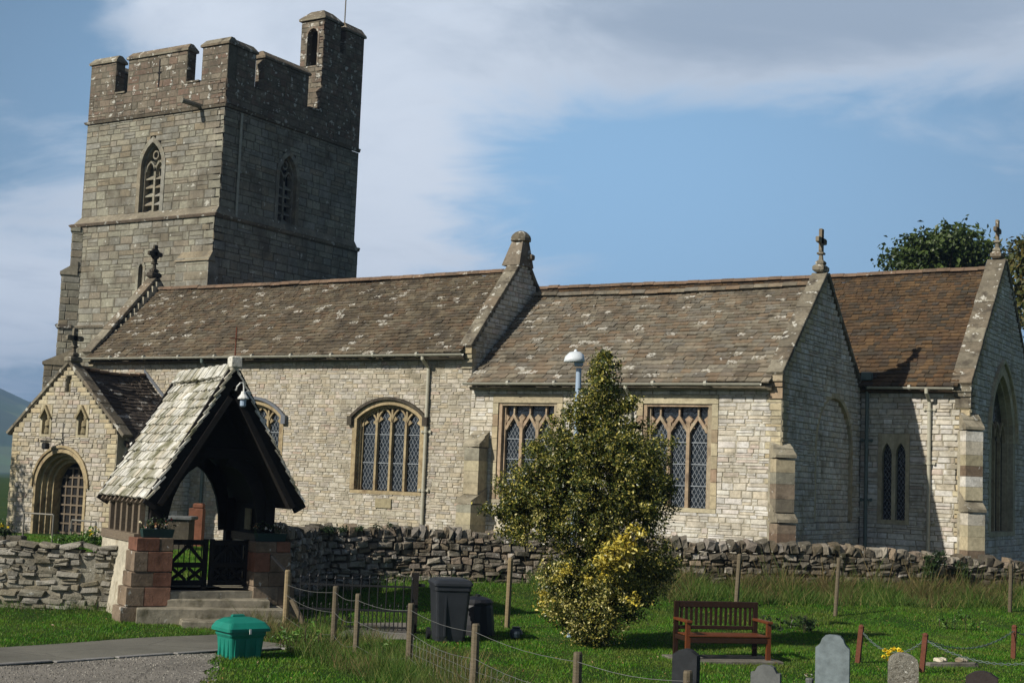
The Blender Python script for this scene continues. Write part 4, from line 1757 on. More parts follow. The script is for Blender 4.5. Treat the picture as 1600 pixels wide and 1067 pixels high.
# strings and set-offs
mb = MB()
x0, x1, y0, y1 = -48.78, -40.46, 42.12, 51.5
mb.hexa([(x0, y0, 13.05), (x1, y0, 13.05), (x1, y1, 13.05), (x0, y1, 13.05), (x0 + .06, YT, 13.42), (XT, YT, 13.42), (XT, 51.4, 13.42), (x0 + .06, 51.4, 13.42)])
emit('set_off', mb, m_tower, church)


def string(zz, x0, x1, y0, y1, pr=.13, h=.15):
    mb = MB()
    for a, b, c, d in ((x0 - pr, x1 + pr, y0 - pr, y0 + .02), (x1 - .02, x1 + pr, y0 + .021, y1), (x0 - pr, x0 + .02, y0 + .021, y1 + pr)):
        ia, ib = (a, b - .05) if a > x0 else (a + .05, b if b < x1 else b - .05)
        mb.hexa([(ia, c + .05 if c < y0 else c, zz), (ib, c + .05 if c < y0 else c, zz), (ib, d, zz), (ia, d, zz),
                 (a, c, zz + h * .6), (b, c, zz + h * .6), (b, d, zz + h), (a, d, zz + h)])
    emit('string_course', mb, m_parapet, church)


string(17.54, -48.72, XT, YT, 51.4)
string(12.92, -48.78, -40.46, 42.12, 51.5, .14, .16)
string(8.50, -48.78, -40.46, 42.12, 45.0, .12, .15)
# clasping step at the south-east corner and diagonal buttress at the south-west
mb = MB()
mb.box(-42.15, -40.36, 41.80, 42.4, 6.0, 11.05)
mb.hexa([(-42.22, 41.72, 11.05), (-40.30, 41.72, 11.05), (-40.30, 42.14, 11.05), (-42.22, 42.14, 11.05),
         (-42.15, 42.10, 11.10 + .4), (-40.44, 42.10, 11.5), (-40.44, 42.14, 11.5), (-42.15, 42.14, 11.5)])
cl = emit('clasping_buttress', mb, m_tower, church)
z = 6.2
k = 0
while z < 10.9:
    h = (.3, .36, .28)[k % 3]
    xs_ = [-42.16, -41.5 - .2 * (k % 2), -40.35]
    for a, b in zip(xs_[:-1], xs_[1:]):
        stones.add(((a + b) / 2, 41.80 + .04, z + h / 2), (1, 0, 0), (0, -1, 0), ZUP, b - a - .012, .055, h - .012, 1, cl)
    z += h
    k += 1
FD = Frame((-48.74, 42.16, 0), (q, -q, 0), (-q, -q, 0))
db = MB()
st_ = [(GR, 7.0, 7.6, .80), (7.05, 10.9, 11.4, .34), (10.95, 12.8, 12.9, .02)]
for z0_, zf, zw, d in st_:
    db.fbox(FD, -.5, .5, z0_, zf, -.4, d)
dbo = emit('diagonal_buttress', db, m_tower_mortar, church, 'stepped diagonal buttress at the south-west corner of the tower')
rnd = random.Random(8)
FDs = Frame(FD.p(.5, 0, 0), FD.N, FD.U)
for z0_, zf, zw, d in st_:
    z = max(z0_, 4.0)
    while z < zf - .05:
        h = min(rnd.uniform(.26, .36), zf - z)
        u = -.45
        while u < d - .02:
            w = min(rnd.uniform(.35, .7), d - u)
            if d - u - w < .15:
                w = d - u
            stones.add(FDs.p(u + w / 2, z + h / 2, -.04), FDs.U, FDs.N, ZUP, w - .012, .05 + rnd.uniform(.004, .016), h - .012, 1, dbo)
            u += w
        stones.add(FD.p(0, z + h / 2, d - .04), FD.U, FD.N, ZUP, .99, .05 + rnd.uniform(.004, .016), h - .012, 1, dbo)
        z += h
    c = MB()
    c.fpoly(Frame(FD.O, FD.N, FD.U), [(-.3, zw), (d + .08, zf + .02), (d + .08, zf - .1), (-.3, zf - .1)], -.56, .56)
    emit('weathering', c, m_tower, dbo)
    s = MB()
mb = MB()
mb.fpoly(Frame(FD.O, FD.N, FD.U), [(-.2, 8.5), (.42, 8.5), (.48, 8.6), (.40, 8.66), (-.2, 8.66)], -.6, .6)
emit('string_course', mb, m_parapet, dbo)


# merlons
def merlon(F, a, b, z0, z1, ends=(), th=.5, cop=True, seed=0, slot=None, cap_h=.34):
    rnd = random.Random(seed)
    mb = MB()
    mb.fbox(F, a, b, z0, z1, -th, 0)
    o = emit('merlon', mb, m_tower_mortar, church)
    faces = [(F, a, b)]
    for e in ends:
        if e == 'b':
            faces.append((Frame(F.p(b, 0, -th), F.N, F.U), 0, th))
        if e == 'a':
            faces.append((Frame(F.p(a, 0, 0), -F.N, -F.U), 0, th))
    for G, u0, u1 in faces:
        z = z0
        while z < z1 - .03:
            h = min(rnd.uniform(.2, .34), z1 - z)
            if z1 - z - h < .08:
                h = z1 - z
            u = u0
            while u < u1 - .02:
                w = min(rnd.uniform(.3, .75), u1 - u)
                if u1 - u - w < .15:
                    w = u1 - u
                stones.add(G.p(u + w / 2, z + h / 2, -.05), G.U, G.N, ZUP, w - .012, .05 + rnd.uniform(.004, .02), h - .012, 2, o)
                u += w
            z += h
    if slot:
        s = MB()
        s.fbox(F, slot - .03, slot + .03, z0 + .05, z1 - .2, -.02, .036)
        s.fbox(F, slot - .10, slot + .10, z0 + .62, z0 + .69, -.02, .037)
        emit('arrow_slit', s, m_dark_inside, o)
    if cop:
        ov = .08
        u = a
        c = MB()
        c.fbox(F, a - ov, b + ov, z1 + .002, z1 + .09, -th - ov, ov)
        top = [F.p(a - ov, z1 + .092, ov), F.p(b + ov, z1 + .092, ov), F.p(b + ov, z1 + .092, -th - ov), F.p(a - ov, z1 + .092, -th - ov),
               F.p(a + .02, z1 + cap_h, -.16), F.p(b - .02, z1 + cap_h, -.16), F.p(b - .02, z1 + cap_h, -th + .16), F.p(a + .02, z1 + cap_h, -th + .16)]
        c.hexa(top)
        emit('merlon_coping', c, m_coping, o)
    return o


merlon(FTs, -48.72, -47.16, 18.752, 20.2, ('b',), seed=1)
merlon(FTs, -46.40, -42.92, 18.752, 20.18, ('b',), seed=2, slot=-44.5)
merlon(FTs, -42.06, XT, 18.752, 20.18, (), seed=3)
merlon(FTe, 43.02, 44.17, 18.752, 20.18, (), seed=4)
merlon(FTe, 44.72, 47.62, 18.752, 20.18, ('a',), seed=5)
FTw = Frame((-48.72, 0, 0), (0, -1, 0), (-1, 0, 0))
for k, (a, b) in enumerate(((-45.0, -43.02), (-47.9, -45.8), (-51.0, -48.7))):
    merlon(FTw, a, b, 18.752, 20.18, (), seed=10 + k)
for G, a, b in ((FTs, -47.16, -46.40), (FTs, -42.92, -42.06), (FTe, 44.17, 44.72), (FTe, 47.62, 48.5)):
    cs = MB()
    cs.fbox(G, a + .085, b - .09, 18.753, 18.82, -.55, .07)
    emit('crenel_sill', cs, m_coping, church)
# stair turret at the north-east corner
TL = at(470.1, 70, Y=48.5)[0]
YS0, YS1 = 48.5, 51.4
o0, o1 = at(480, 70, Y=YS0), at(497, 70, Y=YS0)
oc, oh = (o0[0] + o1[0]) / 2, (o1[0] - o0[0]) / 2
zt0, zt1 = at(488, 103, Y=YS0)[2], at(490, 44, Y=YS0)[2]
FS_ = south(YS0)
masonry('turret_wall', FS_, 18.75, 23.0, const(TL, XT), [arch_open(oc, oh, zt0, zt1 - .35, zt1)], 2, back=m_tower_mortar, seed=31, label='turret side with an arched bell opening', thick=.3, **pw)
mb = MB()
mb.fstrip(FS_, [(oc + oh, zt0)] + arch_pts(oc, oh, zt1 - .35, zt1, 'pt', 5) + [(oc - oh, zt0)], .10, -.3, .03, off=-.03)
emit('bell_opening', mb, m_parapet, church)
masonry('turret_wall', FTe, 18.752, 21.8, const(YS0, YS1), [], 2, back=m_tower_mortar, seed=32, thick=.3, label='shaded east side of the turret', **pw)
masonry('turret_wall', FTe, 21.802, 23.05, const(YS0, 49.68), [], 2, back=m_tower_mortar, seed=33, thick=.3, label='upper left shaded piece of the turret', **pw)
merlon(FTe, 50.08, YS1, 21.802, 22.95, ('a',), seed=34, th=.7, cap_h=.42)
tb = MB()
tb.box(TL, XT - .32, YS1 - .3, YS1, 18.75, 21.8)
tb.box(TL, TL + .25, YS0 + .31, YS1 - .31, 18.75, 23.0)
tb.box(TL, XT - .32, 49.45, 49.68, 21.8, 23.0)
tb.box(TL - .14, TL - .002, YS0 + .25, YS0 + .7, 20.4, 22.5)
emit('turret_core', tb, m_tower_mortar, church)
tc = MB()
a, b, c, d = TL - .1, XT + .1, YS0 - .1, 49.78
tc.box(a, b, c, d, 23.06, 23.16)
tc.hexa([(a, c, 23.162), (b, c, 23.162), (b, d, 23.162), (a, d, 23.162), (a + .4, c + .35, 23.55), (b - .4, c + .35, 23.55), (b - .4, d - .35, 23.55), (a + .4, d - .35, 23.55)])
emit('turret_cap', tc, m_coping, church)
mb = MB()
p = at(539, 28, Y=50.2)
mb.tube([(p[0], 50.2, 21.8), (p[0], 50.2, 29.5)], .03, 6)
emit('flagpole', mb, m_rail, church)
# spout
mb = MB()
p = at(310, 169, Y=YT)
mb.tube([(p[0] + .2, YT + .1, 17.66), (p[0] - .02, YT - .95, 17.72)], .11, 8)
emit('water_spout', mb, m_tower, church)
downpipe(XT, 43.42, 17.45, 8.4, m_gutter, (15.0, 12.4), nrm=(1, 0, 0), swan=.1)


def louvre_window(F, s, label):
    uc, h, z0, sp, ap = s['uc'], s['h'], s['z0'], s['spring'], s['apex']
    fr = MB()
    path = [(uc + h, z0)] + arch_pts(uc, h, sp, ap, 'pt', 7) + [(uc - h, z0)]
    fr.fstrip(F, path, .20, -.45, .03, off=-0.07)
    fr.fstrip(F, path, .10, -.45, -.16, off=.07)
    w = emit('window', fr, m_tower, church, label)
    mb = MB()
    mb.fbox(F, uc - .055, uc + .055, z0, sp + .1, -.40, -.2)
    emit('mullion', mb, m_tower, w)
    for sg in (-1, 1):
        mb = MB()
        mb.fstrip(F, arch_pts(uc + sg * .27, .25, sp - .15, sp + .28, 'pt', 5), .07, -.40, -.2)
        emit('light_head', mb, m_tower, w)
    mb = MB()
    n = 10
    mb.fstrip(F, [(uc + .15 * math.cos(2 * math.pi * k / n), sp + .55 + .17 * math.sin(2 * math.pi * k / n)) for k in range(n + 1)], .06, -.40, -.2)
    emit('quatrefoil', mb, m_tower, w)
    for k in range(5):
        mb = MB()
        zz = z0 + .12 + k * .37
        for sg in (-1, 1):
            a, b = (uc - h + .1, uc - .06) if sg < 0 else (uc + .06, uc + h - .1)
            mb.hexa([F.p(a, zz - .10, -.22), F.p(b, zz - .10, -.22), F.p(b, zz + .10, -.50), F.p(a, zz + .10, -.50),
                     F.p(a, zz - .05, -.22), F.p(b, zz - .05, -.22), F.p(b, zz + .15, -.50), F.p(a, zz + .15, -.50)])
        emit('louvre', mb, m_tower, w)
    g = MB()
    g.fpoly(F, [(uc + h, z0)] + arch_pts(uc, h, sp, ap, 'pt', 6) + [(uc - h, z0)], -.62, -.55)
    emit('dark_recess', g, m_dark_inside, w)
    sl_ = MB()
    sl_.fbox(F, uc - h - .14, uc + h + .14, z0 - .12, z0 - .004, -.5, .05)
    emit('sill', sl_, m_tower, w)


louvre_window(FTs, SW, 'louvred two-light belfry window on the sunlit side')
louvre_window(FTe, EW, 'louvred two-light belfry window on the shaded side')
fr = MB()
path = [(-44.45 + .19, 9.75)] + arch_pts(-44.45, .19, 10.95, 11.22, 'pt', 5) + [(-44.45 - .19, 9.75)]
fr.fstrip(FTs0, path, .13, -.4, .036)
w = emit('window', fr, m_tower, church, 'narrow slit window low on the tower')
g = MB()
g.fbox(FTs0, -44.64, -44.26, 9.7, 11.2, -.44, -.38)
emit('dark_recess', g, m_dark_inside, w)

# --- porch
YP, PC = 33.0, -37.88
FP = south(YP)
PX0, PX1 = -40.5, -35.40
AR = dict(uc=-37.95, h=1.27, z0=GR, spring=1.95, apex=3.20)
niches = [(-39.13, -38.57, 3.62, 4.70), (-37.36, -36.78, 3.62, 4.70)]
gP = gable(PX0, 3.78, PC, 6.0, PX1)
masonry('porch_wall', FP, GR, 5.96, gP,
        [arch_open(AR['uc'], AR['h'], GR - 1, AR['spring'], AR['apex'])] + [rect_open(*n) for n in niches] + [rect_open(-38.0, -37.76, 5.12, 5.68)],
        5, (.12, .19), (.18, .5), 41, quoin=('L', 'R'), label='gabled front of the porch', thick=.35)
masonry('porch_wall', east(PX1), GR, 3.7, const(YP + .36, YA), [], 0, (.14, .2), (.2, .5), 42, label='east side of the porch', thick=.35)
mb = MB()
mb.box(PX0, PX0 + .35, YP + .36, YA, GR, 3.7)
emit('porch_wall', mb, m_mortar, church, label='west side of the porch')
ar = None
for k, (hh, d0, d1) in enumerate(((1.225, -.35, .045), (1.12, -.5, -.14), (1.02, -.66, -.3), (.92, -.82, -.46))):
    mb = MB()
    ap_ = AR['apex'] - (1.27 - hh) * 1.02
    path = [(AR['uc'] + hh, GR)] + arch_pts(AR['uc'], hh, AR['spring'], ap_, 'pt', 9) + [(AR['uc'] - hh, GR)]
    mb.fstrip(FP, path, .11, d0, d1)
    if ar is None:
        ar = emit('doorway_arch', mb, m_tracery, church, 'moulded pointed doorway of the porch')
    else:
        emit('arch_order', mb, m_tracery, ar)
hd = MB()
hd.fstrip(FP, arch_pts(AR['uc'], 1.36, AR['spring'], AR['apex'] + .1, 'pt', 9), .08, 0, .09)
emit('hood_mould', hd, m_tracery, ar)
f = arch_half(.9, AR['spring'], AR['apex'] - .37, 'pt')
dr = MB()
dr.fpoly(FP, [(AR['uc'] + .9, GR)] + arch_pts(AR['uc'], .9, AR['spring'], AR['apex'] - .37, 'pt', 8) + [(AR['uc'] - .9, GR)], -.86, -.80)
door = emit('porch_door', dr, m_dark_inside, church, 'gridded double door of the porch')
for k in range(7):
    u = AR['uc'] - .9 + .3 * k
    mb = MB()
    wd = .05 if k == 3 else .028
    mb.fbox(FP, u - wd, u + wd, GR, AR['spring'] + max(0, 0.02 + {0: 0, 1: .40, 2: .66, 3: .86, 4: .66, 5: .40, 6: 0}[k]), -.80, -.76)
    emit('door_bar', mb, m_weather_wood, door)
for k in range(8):
    zz = GR + .12 + k * .31
    hw = .9 if zz < AR['spring'] else f(zz)
    mb = MB()
    mb.fbox(FP, AR['uc'] - hw + .01, AR['uc'] + hw - .01, zz - .028, zz + .028, -.795, -.755)
    emit('door_bar', mb, m_weather_wood, door)
mb = MB()
mb.fbox(FP, -37.08, -36.93, 1.83, 1.93, -.75, -.74)
emit('notice', mb, m_white, door, 'small white notice on the door')
for n in niches:
    u0, u1, z0_, z1_ = n
    uc = (u0 + u1) / 2
    mb = MB()
    for a, b, c, d in ((u0, u0 + .1, z0_, z1_), (u1 - .1, u1, z0_, z1_), (u0 + .1, u1 - .1, z0_, z0_ + .08)):
        mb.fbox(FP, a, b, c, d, -.3, .03)
    mb.fpoly(FP, [(u0 + .1, z1_), (u0 + .1, z1_ - .38), (uc, z1_ - .12), (u1 - .1, z1_ - .38), (u1 - .1, z1_)], -.3, .028)
    nh = emit('niche', mb, m_cream_dressed, church, 'carved niche holding a figure, left of the pair' if u0 < -38 else 'carved niche holding a figure, right of the pair')
    g = MB()
    g.fbox(FP, u0 + .1, u1 - .1, z0_ + .08, z1_ - .12, -.32, -.24)
    emit('niche_back', g, m_tower, nh)
    g = MB()
    g.fstrip(FP, [(u0 + .02, z1_ - .46), (uc, z1_ - .08), (u1 - .02, z1_ - .46)], .07, 0.03, .12)
    emit('niche_canopy', g, m_statue, nh)
    s = MB()
    c = FP.p(uc, z0_ + .08, -.1)
    s.lathe(c, [(.13, 0), (.14, .08), (.11, .25), (.125, .38), (.10, .47), (.04, .5), (.065, .55), (.07, .61), (.04, .67)], 9)
    s.obox(c + np.array([.06, -.1, .3]), (1, 0, 0), (0, 1, 0), ZUP, .16, .1, .1, 0, .03)
    emit('statue', s, m_statue, nh, smooth=True)
mb = MB()
mb.fbox(FP, -38.02, -37.74, 5.06, 5.11, -.3, .03)
tn = emit('niche', mb, m_cream_dressed, church, 'small dark niche high in the porch gable')
g = MB()
g.fbox(FP, -38.0, -37.76, 5.12, 5.68, -.33, -.27)
emit('niche_back', g, m_tower_mortar, tn)
s = MB()
s.lathe(FP.p(-37.86, 5.11, -.1), [(.075, 0), (.07, .2), (.075, .28), (.03, .33), (.045, .38), (.03, .44)], 8)
emit('statue', s, m_statue, tn, smooth=True)
# lantern and its bracket
ln = MB()
c = FP.p(-38.4, 3.30, .35)
ln.obox(c, (1, 0, 0), (0, 1, 0), ZUP, .18, .18, .22, 0, .03)
ln.obox(c + np.array([0, 0, .15]), (1, 0, 0), (0, 1, 0), ZUP, .26, .26, .05, 0, .02)
lo = emit('lantern', ln, m_iron, church, 'black lantern over the porch doorway')
mb = MB()
mb.tube([c + np.array([0, 0, .18]), FP.p(-38.4, 3.55, .35), FP.p(-37.95, 3.52, .1), FP.p(-37.92, 3.3, .02)], .018, 6)
mb.tube([FP.p(-37.95, 3.52, .05), FP.p(-37.96, 4.1, .05)], .014, 6)
emit('bracket', mb, m_iron, lo)
# porch roof
roof_slope('porch_roof', (PX1 + .30, YP - .02 + .32, 3.55), (0, 1, 0), YA - YP - .3, (PC, YP + .3, 5.98), 3, .21, .15, (.22, .45), seed=6, sag=.12, thick=.035)
roof_slope('porch_rear_roof', (PX0 - .3, YP + .3, 3.55), (0, 1, 0), YA - YP - .3, (PC, YP + .3, 5.98), 3, .2, .2, (.3, .4), piece=False)
coping('coping', FP, [((PX0 - .22, 3.66), (PC, 6.08)), ((PC, 6.08), (PX1 + .28, 3.66))], m_coping, -.34, .08, th=.11, step=.5, label='coping of the porch gable')
mb = MB()
for k in range(7):
    yy = YP + .32 + k * .45
    mb.obox((PC, yy + .21, 6.0 - .1 * math.sin(math.pi * k / 6.5)), (0, 1, 0), (1, 0, 0), ZUP, .43, .26, .1, 0, .03)
emit('porch_ridge', mb, m_ridge, church)
cross((PC, YP + .12, 6.12), 'small', m_coping, 'pale cross on the porch gable')
fl = MB()
fl.hexa([(PX1 + .28, YA - .03, 3.62), (PC, YA - .03, 6.06), (PC, YA - .03, 6.20), (PX1 + .28, YA - .03, 3.78),
         (PX1 + .28, YA - .06, 3.62), (PC, YA - .06, 6.06), (PC, YA - .06, 6.20), (PX1 + .28, YA - .06, 3.78)])
emit('flashing', fl, m_lead, church)
# flood light by the porch corner
mb = MB()
p = at(197, 695, Y=YP + .3)
mb.obox((PX1 + .25, YP + .5, p[2]), (1, 0, 0), (0, 1, 0), ZUP, .22, .2, .2, 0, .04)
mb.tube([(PX1 + .02, YP + .5, p[2] + .02), (PX1 + .2, YP + .5, p[2] + .02)], .03, 6)
emit('flood_light', mb, m_white, church)
stones.finish()
tiles.finish()


# ------------------------------------------------------------------ plants: leaf and blade makers
def leaf_mesh(name, C, size, mat, up=0.3, rng=RNG, aspect=0.5, mi=None, out=None):
    """one small diamond leaf at each centre; out: preferred direction for each"""
    n = len(C)
    d = rng.normal(0, 1, (n, 3))
    if out is not None:
        d = d * 0.7 + out
    d[:, 2] += up
    d /= np.linalg.norm(d, axis=1)[:, None]
    a = np.cross(d, rng.normal(0, 1, (n, 3)))
    a /= np.linalg.norm(a, axis=1)[:, None]
    b = np.cross(d, a)
    s = size * rng.uniform(0.6, 1.25, n)[:, None]
    V = np.empty((n, 4, 3))
    V[:, 0] = C - a * s * .5
    V[:, 1] = C + b * s * aspect * .5 + d * s * .12
    V[:, 2] = C + a * s * .5
    V[:, 3] = C - b * s * aspect * .5 + d * s * .12
    q = np.arange(n * 4).reshape(n, 4)
    return V.reshape(-1, 3), q


def cloud(lobes, per, clump, rng=RNG, shell=0.55, leaf_per=26):
    """points gathered in clumps over lobes: (centre, radii)"""
    pts, outs = [], []
    for c, r in lobes:
        c, r = np.asarray(c, float), np.asarray(r, float) * np.ones(3)
        k = max(3, int(per * (r[0] * r[1] + r[1] * r[2] + r[0] * r[2]) / 3))
        d = rng.normal(0, 1, (k, 3))
        d /= np.linalg.norm(d, axis=1)[:, None]
        rad = rng.uniform(shell, 1.06, (k, 1))
        cc = c + d * r * rad
        m = rng.poisson(leaf_per, k)
        idx = np.repeat(np.arange(k), m)
        p = cc[idx] + rng.normal(0, clump, (len(idx), 3)) * np.array([1, 1, .8])
        pts.append(p)
        outs.append(d[idx] * 0.6)
    return np.concatenate(pts), np.concatenate(outs)


def foliage(name, lobes, per, clump, size, mat, parent=None, label=None, up=0.4, shell=0.55, leaf_per=26, aspect=.5, kind=None, org=None):
    C, O = cloud(lobes, per, clump, shell=shell, leaf_per=leaf_per)
    v, q = leaf_mesh(name, C, size, mat, up, out=O, aspect=aspect)
    if org is None:
        org = WORLD[parent] if parent is not None else v.mean(0)
    me = big_mesh(name, v - org, q, [mat])
    return link(name, me, org, parent, label, kind)


def blades(P, h, w, lean, rng=RNG):
    """tapered grass blades with a bend: two triangles and a tip each"""
    n = len(P)
    a = rng.uniform(0, 2 * math.pi, n)
    s = np.column_stack([np.cos(a), np.sin(a), np.zeros(n)])
    b = rng.uniform(0, 2 * math.pi, n)
    l = np.column_stack([np.cos(b), np.sin(b), np.zeros(n)]) * (lean * rng.uniform(.2, 1, n))[:, None] * h[:, None]
    up = np.column_stack([np.zeros(n), np.zeros(n), h])
    V = np.empty((n, 4, 3))
    V[:, 0] = P - s * (w / 2)[:, None]
    V[:, 1] = P + s * (w / 2)[:, None]
    V[:, 2] = P + l * .585 + up * .6 + s * (w * .35)[:, None]
    V[:, 3] = P + l + up
    return V.reshape(-1, 3), np.arange(4 * n).reshape(n, 4)


# ------------------------------------------------------------------ churchyard wall
LUMPS = lump_variants(8)
ROUGH = [(v - np.array([0, .5, 0]), q) for v, q in block_variants(16, .13, .075)] + lump_variants(5, .10)
wall_thing = thing('churchyard_wall', (*WALL_R[2], 0.0), 'long dry stone churchyard wall with rough upright coping stones', 'stone wall')
wall_left = thing('churchyard_wall', (*WALL_L[1], 0.0), 'low mortared stone wall left of the lychgate with a drain hole', 'stone wall')


def rubble_wall(t, pts, tops, mats, seed, course, width, cope, limit=300, gap=0.0, pick=None, core_mat=None, flush=0.0):
    rnd = random.Random(seed)
    pc = Pieces(t, 'stone', 'wall_stones', ROUGH, mats, limit)
    core = MB()
    cum = [0.0]
    for a, b in zip(pts[:-1], pts[1:]):
        cum.append(cum[-1] + float(np.hypot(*(b - a))))
    tot = cum[-1]

    def pos(s):
        k = 0
        while k < len(cum) - 2 and s > cum[k + 1]:
            k += 1
        f = (s - cum[k]) / (cum[k + 1] - cum[k])
        p = pts[k] + (pts[k + 1] - pts[k]) * f
        tdir = unit(pts[k + 1] - pts[k])
        n = np.array([tdir[1], -tdir[0]])
        if n @ p > 0:
            n = -n
        return p, tdir, n, tops[k] + (tops[k + 1] - tops[k]) * f
    s = 0.0
    while s < tot:
        e = min(s + .8, tot)
        p0, t0, n0, z0 = pos(s)
        p1, t1, n1, z1 = pos(e)
        zb = min(g1(*(p0 + n0 * .3)), g1(*(p1 + n1 * .3))) - .4
        q = [p0 + n0 * .12, p1 + n1 * .12, p1 - n1 * .22, p0 - n0 * .22]
        core.hexa([(*q[0], zb), (*q[1], zb), (*q[2], zb), (*q[3], zb), (*q[0], z0 - .08), (*q[1], z1 - .08), (*q[2], z1 - .08), (*q[3], z0 - .08)])
        s = e
    co = emit('wall_core', core, core_mat or m_earth_core, t)
    z = -0.1
    row = 0
    while z < max(tops) + .02:
        h = rnd.uniform(*course)
        s = -rnd.uniform(0, .2)
        while s < tot:
            w = rnd.uniform(*width) * (1.25 if z < .7 else 1.0)
            sm = s + w / 2
            if 0 < sm < tot:
                p, td, n, top = pos(sm)
                zz = z + h / 2 + rnd.gauss(0, .018)
                gzz = g1(*(p + n * .35))
                if gzz - .12 < zz < top - h * .25 and not (gap and pick and pick(sm, zz)):
                    hh = h * rnd.uniform(.85, 1.15)
                    an = rnd.gauss(0, .09)
                    ax = np.array([*td, 0]) * math.cos(an) + ZUP * math.sin(an)
                    az_ = -np.array([*td, 0]) * math.sin(an) + ZUP * math.cos(an)
                    nn = np.array([*n, 0.0])
                    parts = [(w, sm, zz, hh)]
                    if rnd.random() < .22:
                        parts = [(w, sm, zz - hh * .25, hh * .5), (w * .9, sm, zz + hh * .25, hh * .5)]
                    for ww, ss, z_, h_ in parts:
                        c = np.array([*(p + n * (.10 - flush + rnd.uniform(-.03, .035))), z_])
                        pc.add(c, ax, nn, az_, ww * 1.02, rnd.uniform(.2, .3), h_ * 1.03, 0 if len(mats) == 1 or rnd.random() > .5 * (sm / tot > .3) + .45 * (sm / tot > .55) else 1, co)  # darker stone mixed in along the wall, nearly all dark towards its end
            s += w
        z += h
        row += 1
    # rough stones set on edge along the top
    s = 0.0
    while s < tot:
        w = rnd.uniform(*cope[0])
        p, td, n, top = pos(min(s + w / 2, tot - .001))
        hh = rnd.uniform(*cope[1])
        an = rnd.gauss(0, .22)
        ax = np.array([*td, 0]) * math.cos(an) + ZUP * math.sin(an)
        az_ = -np.array([*td, 0]) * math.sin(an) + ZUP * math.cos(an)
        pc.add(np.array([*(p + n * rnd.uniform(-.06, .03)), top + hh * .28]), ax, np.array([*n, 0.0]), az_, w * 1.08, rnd.uniform(.3, .42), hh, (1 if len(mats) > 1 and rnd.random() < .5 else 0), co)
        s += w
    pc.finish()
    return pos


hole_s = float(np.hypot(*(WALL_L[0] - at(187, 930, D=26.4)[:2])))
rubble_wall(wall_thing, WALL_R, WALL_R_TOP, [m_field, m_field_dark], 3, (.08, .17), (.12, .38), ((.10, .26), (.16, .34)), flush=.02)
rubble_wall(wall_left, WALL_L, WALL_L_TOP, [m_field_pale], 4, (.06, .13), (.12, .40), ((.2, .45), (.07, .12)), core_mat=m_field_pale, flush=.072)
mb = MB()
p = at(187, 929, D=26.15)
dn = unit(np.array([-p[0], -p[1], 0]))
mb.tube([p + dn * .12, p - dn * .1], .06, 12)
emit('drain_hole', mb, m_dark_inside, wall_left)

# ------------------------------------------------------------------ lychgate
ang = math.radians(28)
LN = np.array([math.cos(ang), -math.sin(ang), 0.0])
LE = np.array([math.sin(ang), math.cos(ang), 0.0])
LC = at(347, 922, D=25.9)
LC = np.array([LC[0], LC[1], 0.0]) - LE * 0.15
FL = Frame(LC, LE, LN)
lych = thing('lychgate', FL.p(0, 0.1, -1.3), 'timber lychgate with steep stone-shingled roof on red sandstone piers', 'lychgate')
FZ = 0.56           # floor level
EW_, EZ, AZ = 1.44, 2.22, 4.62
fl = MB()
fl.fbox(FL, -1.3, 1.3, 0.0, FZ, -2.6, -.02)
emit('floor', fl, m_step, lych)
# stone piers
for sg, (a, b), hh in ((-1, (-1.45, -.80), 1.50), (1, (.74, 1.42), 1.46)):
    mb = MB()
    mb.fbox(FL, a + .03, b - .03, -.1, hh - .02, -.52, -.03)
    o = emit('pier', mb, m_mortar, lych, 'left red and brown stone pier flaring outward at its foot' if sg < 0 else 'right pier of pale and red stone')
    z = 0.0
    k = 0
    rnd = random.Random(5 + sg)
    while z < hh - .05:
        h = min((.30, .34, .26, .36, .24)[k % 5], hh - z)
        fr_ = max(0, 1 - z / hh) ** 2
        lo = a - (.22 * fr_ if sg < 0 else 0)
        hi = b + (.20 * fr_ if sg > 0 else 0)
        cut = lo + (hi - lo) * ((.62, .40, .55, .35)[k % 4] if sg < 0 else (.42, .6, .38)[k % 3])
        for j, (u0, u1) in enumerate(((lo, cut), (cut, hi))):
            b_ = MB()
            b_.obox(FL.p((u0 + u1) / 2, z + h / 2, -.27), FL.U, FL.N, ZUP, u1 - u0 - .008, .55 + rnd.uniform(-.01, .012), h - .008, 0, .012)
            inner = (j == 1) if sg < 0 else (j == 0)
            mt = m_red_sand if (inner and k in (1, 2, 3)) or (not inner and k == 4) else m_grey_block
            if sg > 0 and inner:
                mt = (m_red_sand, m_red_sand, m_grey_block)[(k + 1) % 3] if k > 2 else m_grey_block
            emit('pier_stone', b_, mt, o)
        z += h
        k += 1
